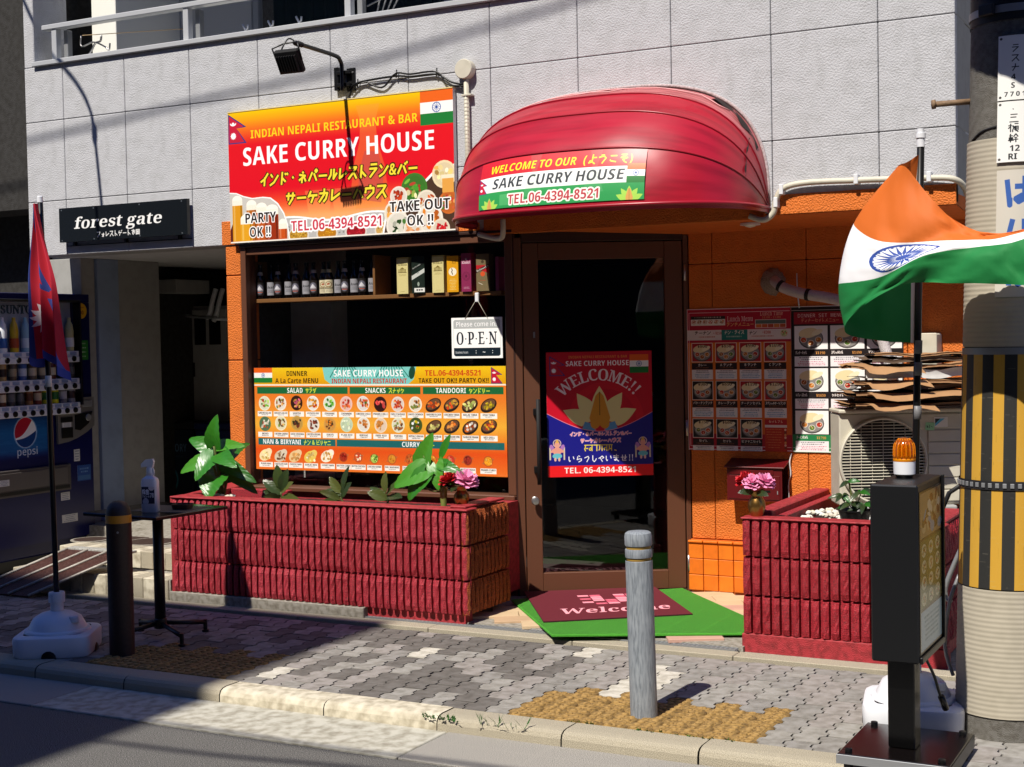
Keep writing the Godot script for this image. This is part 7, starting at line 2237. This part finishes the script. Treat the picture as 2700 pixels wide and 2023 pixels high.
func cardboard() -> void:
	# flattened cartons lying on the unit, topmost last
	var tan_ := rough_mat(Color(0.66, 0.50, 0.34), 0.85, T.fine, 0.1, 3.0, T.blot)
	var tan2 := rough_mat(Color(0.58, 0.43, 0.29), 0.85, T.fine, 0.1, 3.0, T.blot)
	var grey := rough_mat(Color(0.36, 0.29, 0.23), 0.85, T.fine, 0.1, 3.0, T.blot)
	var white := rough_mat(Color(0.84, 0.84, 0.83), 0.7, T.fine, 0.05, 3.0, T.blot)
	var list := [
		[tan2, 0.72, 0.42, 0.02, 0.0, "lowest wide brown flattened carton on the air conditioner"], [tan_, 0.70, 0.40, 0.0, 0.06, "second brown flattened carton from the bottom with crushed edge"],
		[grey, 0.66, 0.38, 0.02, -0.05, "dark folded carton above the two lowest cartons"], [tan2, 0.68, 0.36, -0.01, 0.08, "brown carton with a bent flap in the middle of the heap"],
		[grey, 0.62, 0.36, 0.02, 0.02, "dark creased carton under the white one"], [tan_, 0.66, 0.36, 0.01, -0.04, "pale brown carton directly under the white one"],
		[white, 0.60, 0.34, 0.02, 0.05, "flattened carton with a white printed face in the upper heap"], [tan_, 0.60, 0.34, -0.03, -0.07, "brown carton with its flap folded over the white one"],
		[grey, 0.60, 0.32, 0.06, 0.04, "dark carton second from the top"], [tan_, 0.54, 0.30, 0.07, -0.02, "topmost brown flattened carton of the heap"]]
	var fn := FastNoiseLite.new()
	fn.frequency = 1.3
	var turn := Basis(Vector3.UP, 0.487)
	var y := 1.212
	for k in list.size():
		var q: Array = list[k]
		fn.seed = 10 + k
		var w: float = q[1]
		var d: float = q[2]
		var thick: float = [0.014, 0.016, 0.024, 0.020, 0.026, 0.018, 0.058, 0.016, 0.026, 0.014][k]
		var amp: float = [0.003, 0.007, 0.010, 0.008, 0.012, 0.008, 0.008, 0.014, 0.012, 0.008][k]
		var o := thing("flattened_carton", q[5], "carton", Vector3(4.44, y, -0.07) + turn * Vector3(q[3], 0, 0.02 * (k % 2)), 0.487 + q[4], "flattened cartons on the air conditioner")
		var top := func(u: float, v: float) -> Vector3: return Vector3((u - 0.5) * w + fn.get_noise_2d(v * 0.6, 9.0) * 0.03, thick + amp * fn.get_noise_2d(u * 1.2, v * 0.8) * 2.0 + 0.012 * absf(u - 0.5), (0.5 - v) * d + fn.get_noise_2d(u * 1.0, 3.0) * 0.03)
		var low := func(u: float, v: float) -> Vector3: return (top.call(u, 1.0 - v) as Vector3) - Vector3(0, thick * 0.8, 0)
		put(o, "top_sheet", grid_mesh(top, 16, 10), q[0])
		put(o, "bottom_sheet", grid_mesh(low, 16, 10), q[0])
		var edge := func(u: float, v: float) -> Vector3:
			var t: Vector3 = top.call(u, 0.0)
			return t - Vector3(0, v * thick * 0.8, 0.004 * sin(v * PI))
		put(o, "front_edge", grid_mesh(edge, 40, 3), white if k == 6 else (tan2 if k % 2 else grey))
		if k in [1, 3, 5, 7]:
			var fl := func(u: float, v: float) -> Vector3:
				var b: Vector3 = top.call(0.08 + u * (0.5 if k != 3 else 0.8), 0.02)
				return b + Vector3(0.03 * v, -0.03 * v * v - 0.012 * v * sin(u * 7.0), 0.012 + v * 0.07)
			put(o, "bent_flap", grid_mesh(fl, 14, 4), tan_)
		y += thick * 0.95 + amp * 0.9

func sign_box() -> void:
	var s := thing("sign_box", "tall black illuminated sign box on a post with a heavy base plate and amber lamp", "sign", Vector3(4.975, 0.0, 2.40))
	var dark := over(mat(Color(0.065, 0.07, 0.08), 0.42), T.dirt)
	put(s, "case", span_box(Vector3(-0.087, 0.415, -0.245), Vector3(0.087, 1.072, 0.185), 0.006), dark)
	put(s, "ad_panel", board(0.40, 0.60, 0.002), [picture(print_side_ad(), 0.25), M.black], Vector3(0.0895, 0.745, -0.03), Vector3(0, PI / 2, 0))
	put(s, "ad_panel", board(0.40, 0.60, 0.002), [picture(print_side_ad(), 0.25), M.black], Vector3(-0.0895, 0.745, -0.03), Vector3(0, -PI / 2, 0))
	put(s, "side_frame", span_box(Vector3(0.0875, 0.415, -0.246), Vector3(0.1, 1.074, -0.23), 0.003), M.black)
	put(s, "side_frame", span_box(Vector3(0.0875, 0.415, -0.229), Vector3(0.1, 0.44, 0.18), 0.003), M.black)
	put(s, "post", span_box(Vector3(-0.05, 0.072, -0.005), Vector3(0.05, 0.4145, 0.095), 0.004), mat(Color(0.02, 0.02, 0.022), 0.2))
	put(s, "base_plate", span_box(Vector3(-0.205, 0.052, -0.22), Vector3(0.205, 0.0715, 0.245), 0.003), mat(Color(0.05, 0.035, 0.035), 0.22))
	put(s, "base_edge", span_box(Vector3(-0.207, 0.035, 0.2455), Vector3(0.207, 0.069, 0.25), 0.001), M.zinc)
	put(s, "base_edge", span_box(Vector3(0.2055, 0.02, -0.22), Vector3(0.21, 0.069, 0.245), 0.001), M.black)
	for x in [-0.17, 0.17]:
		for z in [-0.19, 0.21]:
			put(s, "bolt", lathe_mesh([Vector2(0.014, 0), Vector2(0.014, 0.012), Vector2(0.011, 0.014), Vector2(0, 0.014)], 8), M.black, Vector3(x, 0.072, z))
			put(s, "caster", lathe_mesh([Vector2(0.025, -0.012), Vector2(0.025, 0.012), Vector2(0, 0.012)], 16), M.charcoal, Vector3(x, 0.026, z), Vector3(0, 0, PI / 2))
	put(s, "power_cord", tube_mesh([Vector3(0.06, 0.41, -0.02), Vector3(0.085, 0.32, -0.08), Vector3(0.095, 0.25, -0.12), Vector3(0.10, 0.22, -0.14)], 0.006, 6, 4), M.black)
	put(s, "plug", tube_mesh([Vector3(0.10, 0.225, -0.14), Vector3(0.112, 0.17, -0.17)], 0.013, 8), M.black)
	# amber lamp
	var l := thing("amber_beacon", "amber warning beacon with a white base on top of the black sign box", "lamp", Vector3(4.957, 1.072, 2.32))
	put(l, "foot", lathe_mesh([Vector2(0.03, 0), Vector2(0.034, 0.012), Vector2(0, 0.0125)], 20), M.black)
	put(l, "base", lathe_mesh([Vector2(0.034, 0.0125), Vector2(0.0405, 0.016), Vector2(0.0415, 0.062), Vector2(0.0415, 0.064)], 28), M.white_plastic)
	var amber := mat(Color(0.92, 0.50, 0.02, 0.25), 0.12)
	amber.refraction_enabled = true
	amber.refraction_scale = 0.045
	put(l, "lens", lathe_mesh([Vector2(0.0405, 0.0645), Vector2(0.0405, 0.105), Vector2(0.039, 0.125), Vector2(0.032, 0.143), Vector2(0.018, 0.153), Vector2(0, 0.156)], 28), amber)
	for k in 16:
		var an := k * TAU / 16
		put(l, "lens_rib", tube_mesh([Vector3(cos(an) * 0.041, 0.075, sin(an) * 0.041), Vector3(cos(an) * 0.0408, 0.108, sin(an) * 0.0408), Vector3(cos(an) * 0.037, 0.131, sin(an) * 0.037), Vector3(cos(an) * 0.02, 0.1515, sin(an) * 0.02)], 0.0022, 5, 2), mat(Color(0.85, 0.48, 0.03), 0.2))
	put(l, "lens_rim", lathe_mesh([Vector2(0.0415, 0.064), Vector2(0.0425, 0.066), Vector2(0.0425, 0.074), Vector2(0.041, 0.076)], 28), mat(Color(0.85, 0.52, 0.03), 0.25))
	put(l, "reflector", lathe_mesh([Vector2(0.0, 0.066), Vector2(0.016, 0.066), Vector2(0.022, 0.11), Vector2(0.012, 0.13), Vector2(0, 0.131)], 16), mat(Color(0.8, 0.42, 0.05), 0.25, 0.3))

const FLAG_ROWS := [
	[Vector3(4.935, 2.359, 1.870), Vector3(4.925, 2.104, 1.870), Vector3(4.915, 1.842, 1.870), Vector3(4.907, 1.584, 1.870)],
	[Vector3(4.903, 2.322, 1.950), Vector3(4.799, 2.083, 1.980), Vector3(4.778, 1.831, 1.970), Vector3(4.789, 1.597, 1.960)],
	[Vector3(4.886, 2.292, 2.060), Vector3(4.709, 2.074, 2.070), Vector3(4.644, 1.830, 2.070), Vector3(4.665, 1.632, 2.050)],
	[Vector3(4.943, 2.270, 2.140), Vector3(4.845, 1.987, 2.180), Vector3(4.833, 1.844, 2.200), Vector3(4.749, 1.723, 2.170)],
	[Vector3(5.059, 2.117, 2.160), Vector3(5.055, 1.979, 2.220), Vector3(5.026, 1.920, 2.270), Vector3(4.947, 1.817, 2.220)],
	[Vector3(5.176, 2.025, 2.150), Vector3(5.189, 1.975, 2.200), Vector3(5.216, 1.945, 2.300), Vector3(5.141, 1.811, 2.280)],
	[Vector3(5.280, 2.002, 2.150), Vector3(5.283, 1.978, 2.200), Vector3(5.348, 1.951, 2.330), Vector3(5.349, 1.800, 2.340)],
	[Vector3(5.419, 2.019, 2.150), Vector3(5.423, 2.008, 2.180), Vector3(5.455, 1.982, 2.360), Vector3(5.468, 1.786, 2.400)]]

func along(list: Array, t: float) -> Vector3:
	var x := clampf(t, 0.0, 0.9999) * (list.size() - 1)
	var i := int(x)
	return (list[i] as Vector3).cubic_interpolate(list[i + 1], list[maxi(i - 1, 0)], list[mini(i + 2, list.size() - 1)], x - i)

func india_flag() -> void:
	flag_base("white plastic flag base behind the black sign box", Vector3(4.885, 0.0, 1.87), 0.2)
	var f := thing("india_flag", "orange white and green flag with a blue wheel blowing on a black pole", "flag", Vector3.ZERO)
	put(f, "pole", tube_mesh([Vector3(4.885, 0.22, 1.87), Vector3(4.912, 1.4, 1.87), Vector3(4.937, 2.395, 1.87)], 0.0150, 10), M.black)
	put(f, "pole_top", lathe_mesh([Vector2(0.017, 0), Vector2(0.017, 0.035), Vector2(0.021, 0.037), Vector2(0.021, 0.055), Vector2(0.015, 0.057), Vector2(0.015, 0.075), Vector2(0, 0.076)], 14), M.white_plastic, Vector3(4.937, 2.385, 1.87))
	put(f, "pole_ring", tube_mesh([Vector3(4.955, 2.41, 1.87), Vector3(4.972, 2.415, 1.87), Vector3(4.968, 2.40, 1.87), Vector3(4.953, 2.395, 1.87)], 0.003, 5), M.white_plastic)
	for y in [1.54, 1.45, 1.27]: put(f, "pole_tape", tube_mesh([Vector3(4.885 + 0.0225 * y - 0.002, y, 1.87), Vector3(4.885 + 0.0225 * y, y + 0.055, 1.87)], 0.017, 10), mat(Color(0.45, 0.45, 0.46), 0.5))
	var fn := FastNoiseLite.new()
	fn.frequency = 1.7
	fn.seed = 6
	var cloth := func(u: float, v: float) -> Vector3:
		var c := []
		for j in 4:
			var col := []
			for r in FLAG_ROWS: col.append(r[j])
			c.append(along(col, u))
		var p := along(c, v)
		var ripple := 0.010 * sin(u * 26.0 + v * 7.0 + 3.0 * fn.get_noise_2d(u * 2.0, v * 2.0)) + 0.014 * fn.get_noise_2d(u * 3.0, v * 1.6)
		return p + Vector3(0.3, 0.1, 1.0) * ripple * smoothstep(0.0, 0.12, u)
	var m := picture(print_flag_india(), 0.7)
	m.backlight_enabled = true
	m.backlight = Color(0.55, 0.55, 0.55)
	put(f, "cloth", grid_mesh(cloth, 72, 32), m)

func pole_at(y: float) -> Vector3:
	return Vector3(5.245 + 0.022 * y, y, 1.80)

func pole_r(y: float) -> float:
	return 0.197 - y * 0.0065

func pole_shell(parent: Node, called: String, y0: float, y1: float, m, extra: float, a0 := 0.0, a1 := TAU, steps := 1) -> void:
	var f := func(u: float, v: float) -> Vector3:
		var y := lerpf(y1, y0, v)
		var a := lerpf(a0, a1, u)
		var r := pole_r(y) + extra
		return pole_at(y) + Vector3(sin(a) * r, 0, cos(a) * r)
	put(parent, called, grid_mesh(f, 48, steps), m)

func utility_pole() -> void:
	var p := thing("utility_pole", "thick concrete utility pole with black and yellow striped wrap at the right edge", "utility pole")
	pole_shell(p, "shaft", -0.05, 8.5, rough_mat(Color(0.43, 0.42, 0.40), 0.95, T.fine, 0.3, 3.0, T.dirt), 0.0)
	# ribbed sheet below and above the striped wrap
	var rib := rough_mat(Color(0.70, 0.67, 0.60), 0.7, null, 0, 2.0, T.blot)
	var ribbed := func(y0: float, y1: float, n: int, called: String) -> void:
		var f := func(u: float, v: float) -> Vector3:
			var y := lerpf(y1, y0, v)
			var a := u * TAU
			var r := pole_r(y) + 0.006 + 0.0008 * sin(v * n * TAU)
			return pole_at(y) + Vector3(sin(a) * r, 0, cos(a) * r)
		put(p, called, grid_mesh(f, 40, n * 4), rib)
	ribbed.call(0.09, 0.60, 26, "ribbed_wrap")
	ribbed.call(1.565, 2.385, 42, "ribbed_wrap")
	pole_shell(p, "striped_wrap", 0.605, 1.535, picture(print_striped_wrap(), 0.5), 0.007)
	pole_shell(p, "wrap_edge", 1.535, 1.562, M.zinc, 0.008)
	pole_shell(p, "painted_shade_shell", 2.84, 4.4, mat(Color(0.10, 0.10, 0.105), 0.6), 0.004)  # shade on the upper shaft, put in as a dark-coloured shell
	# strap and buckles
	pole_shell(p, "strap", 1.0, 1.035, M.charcoal, 0.0115)
	for k in 22:
		var a := -1.5 + k * 0.14
		var q := pole_at(1.0175) + Vector3(sin(a), 0, cos(a)) * (pole_r(1.0) + 0.013)
		put(p, "strap_link", box_mesh(Vector3(0.015, 0.018, 0.005), 0.001), M.zinc, q, Vector3(0, a, 0))
	pole_shell(p, "strap", 2.87, 2.90, M.zinc, 0.008)
	put(p, "strap_buckle", box_mesh(Vector3(0.07, 0.045, 0.02), 0.004), M.charcoal, pole_at(2.888) + Vector3(sin(-0.5), 0, cos(-0.5)) * (pole_r(2.9) + 0.015), Vector3(0, -0.5, 0))
	put(p, "wire_tie", tube_mesh([pole_at(2.39) + Vector3(-0.15, 0.0, 0.11), pole_at(2.41) + Vector3(-0.10, 0.01, 0.155), pole_at(2.42) + Vector3(0.0, 0.015, 0.19), pole_at(2.43) + Vector3(0.08, 0.02, 0.175)], 0.004, 5, 4), M.charcoal)
	# step bolt
	put(p, "step_bolt", tube_mesh([pole_at(2.555) + Vector3(-0.16, 0, 0.05), pole_at(2.555) + Vector3(-0.30, -0.006, 0.10)], 0.012, 8), rough_mat(Color(0.52, 0.42, 0.32), 0.7, null, 0, 4.0, T.dirt))
	put(p, "step_bolt_head", tube_mesh([pole_at(2.555) + Vector3(-0.298, -0.006, 0.10), pole_at(2.555) + Vector3(-0.312, -0.007, 0.105)], 0.02, 6), rough_mat(Color(0.52, 0.42, 0.32), 0.7, null, 0, 4.0, T.dirt))
	# enamel plates and printed letters, curved round the shaft
	pole_shell(p, "number_plate", 2.525, 2.775, picture(print_pole_plate([["ラ", 46, 66, 34], ["ス", 46, 104, 34], ["ナ", 46, 142, 34], ["4", 48, 178, 30], ["S", 48, 212, 30], ["7 7 0 1", 24, 246, 26]], 220, 260), 0.35), 0.016, -0.22, 0.95)
	pole_shell(p, "number_plate", 2.285, 2.52, picture(print_pole_plate([["・", 44, 44, 30], ["三", 40, 84, 42], ["樋", 40, 126, 42], ["幹", 40, 168, 42], ["12", 46, 206, 34], ["RI", 40, 240, 34]], 220, 250), 0.35), 0.015, -0.22, 0.95)
	pole_shell(p, "painted_letters", 1.76, 2.255, picture(print_pole_letters(), 0.6), 0.0095, -0.22, 0.62)
	# mirror arm low on the pole
	put(p, "arm", tube_mesh([pole_at(1.0) + Vector3(-0.19, 0, -0.08), pole_at(0.95) + Vector3(-0.26, 0, -0.10), pole_at(0.85) + Vector3(-0.30, 0, -0.10)], 0.010, 6), M.charcoal)
	put(p, "arm_pad", box_mesh(Vector3(0.07, 0.07, 0.04), 0.012), M.charcoal, pole_at(0.86) + Vector3(-0.315, 0, -0.09))
	put(p, "hook_arm", tube_mesh([pole_at(0.75) + Vector3(-0.19, 0, -0.05), pole_at(0.58) + Vector3(-0.255, 0, -0.05), pole_at(0.52) + Vector3(-0.26, 0, -0.05), pole_at(0.50) + Vector3(-0.235, 0, -0.04)], 0.011, 6, 4), M.zinc)
	put(p, "earth_cable", tube_mesh([pole_at(0.62) + Vector3(-0.20, 0, -0.02), pole_at(0.5) + Vector3(-0.235, 0, 0.0), pole_at(0.32) + Vector3(-0.25, 0, 0.0), pole_at(0.2) + Vector3(-0.215, 0, 0.0)], 0.008, 6, 4), M.zinc)
	tag(put(self, "ground_cable", tube_mesh([Vector3(5.06, 0.12, 1.72), Vector3(5.0, 0.10, 1.66), Vector3(4.93, 0.05, 1.66), Vector3(4.87, 0.05, 1.62)], 0.006, 6, 5), M.white), "white cable end curling on the ground behind the sign box", "cable")
	# drum added above the view only to cast shade on the top of the shaft
	put(p, "shading_drum", lathe_mesh([Vector2(0, 3.42), Vector2(0.28, 3.42), Vector2(0.28, 4.35), Vector2(0.2, 4.45), Vector2(0, 4.46)], 24), M.grey, Vector3(5.36, 0, 2.34))
	put(p, "crossarm", span_box(Vector3(4.3, 6.6, 1.74), Vector3(6.4, 6.7, 1.86)), M.zinc)

# ---- overhead lines: out of the picture, but their shadows fall on the wall and the road
func wires() -> void:
	var l := Vector3(0.05, -0.79, -0.585).normalized()
	var lift := func(pts: Array, t: float) -> Array:
		var o := []
		for p in pts: o.append(p - l * t)
		return o
	var a: Array = lift.call([Vector3(-4.5, 3.02, 0), Vector3(-2.04, 3.18, 0), Vector3(-0.475, 3.32, 0), Vector3(0.825, 3.425, 0), Vector3(1.92, 3.57, 0), Vector3(2.55, 3.66, 0), Vector3(5.5, 4.15, 0)], 6.5)
	tag(put(self, "overhead_cable", tube_mesh(a, 0.013, 8, 5), M.black), "thick overhead cable above the street casting a blurred slanting shadow on the grey wall", "cable")
	var b: Array = lift.call([Vector3(-2.3, 4.7, 0), Vector3(-2.044, 4.228, 0), Vector3(-1.942, 4.047, 0), Vector3(-1.796, 3.834, 0), Vector3(-1.541, 3.571, 0), Vector3(-1.42, 3.38, 0), Vector3(-1.376, 3.197, 0), Vector3(-1.317, 2.6, 0), Vector3(-1.30, 2.33, 0)], 2.5)
	var d := thing("drop_cable", "hanging service cable with a splice, its curved shadow crossing the wall at the left", "cable")
	put(d, "cable", tube_mesh(b, 0.014, 8, 5), M.black)
	put(d, "splice", tube_mesh([b[6] + Vector3(0, 0.06, 0), b[6] + Vector3(0.003, 0.02, 0), b[6] + Vector3(0.005, -0.06, 0), b[6] + Vector3(0.006, -0.1, 0)], [0.012, 0.026, 0.026, 0.012], 8), M.black)
	var g: Array = [[[Vector3(-3, -0.07, 2.99), Vector3(1.636, -0.07, 2.968), Vector3(2.767, -0.07, 2.975), Vector3(3.6, -0.07, 2.93), Vector3(8, -0.07, 2.8)], "overhead line above the road, its shadow nearest the kerb"], [[Vector3(-3, -0.07, 3.42), Vector3(1.69, -0.07, 3.288), Vector3(2.9, -0.07, 3.158), Vector3(4.5, -0.07, 3.0), Vector3(8, -0.07, 2.6)], "second overhead line above the road, its shadow farther from the kerb"]]
	for q in g: tag(put(self, "overhead_line", tube_mesh(lift.call(q[0], 7.5), 0.017, 8, 5), M.black), q[1], "cable", "overhead lines above the road")
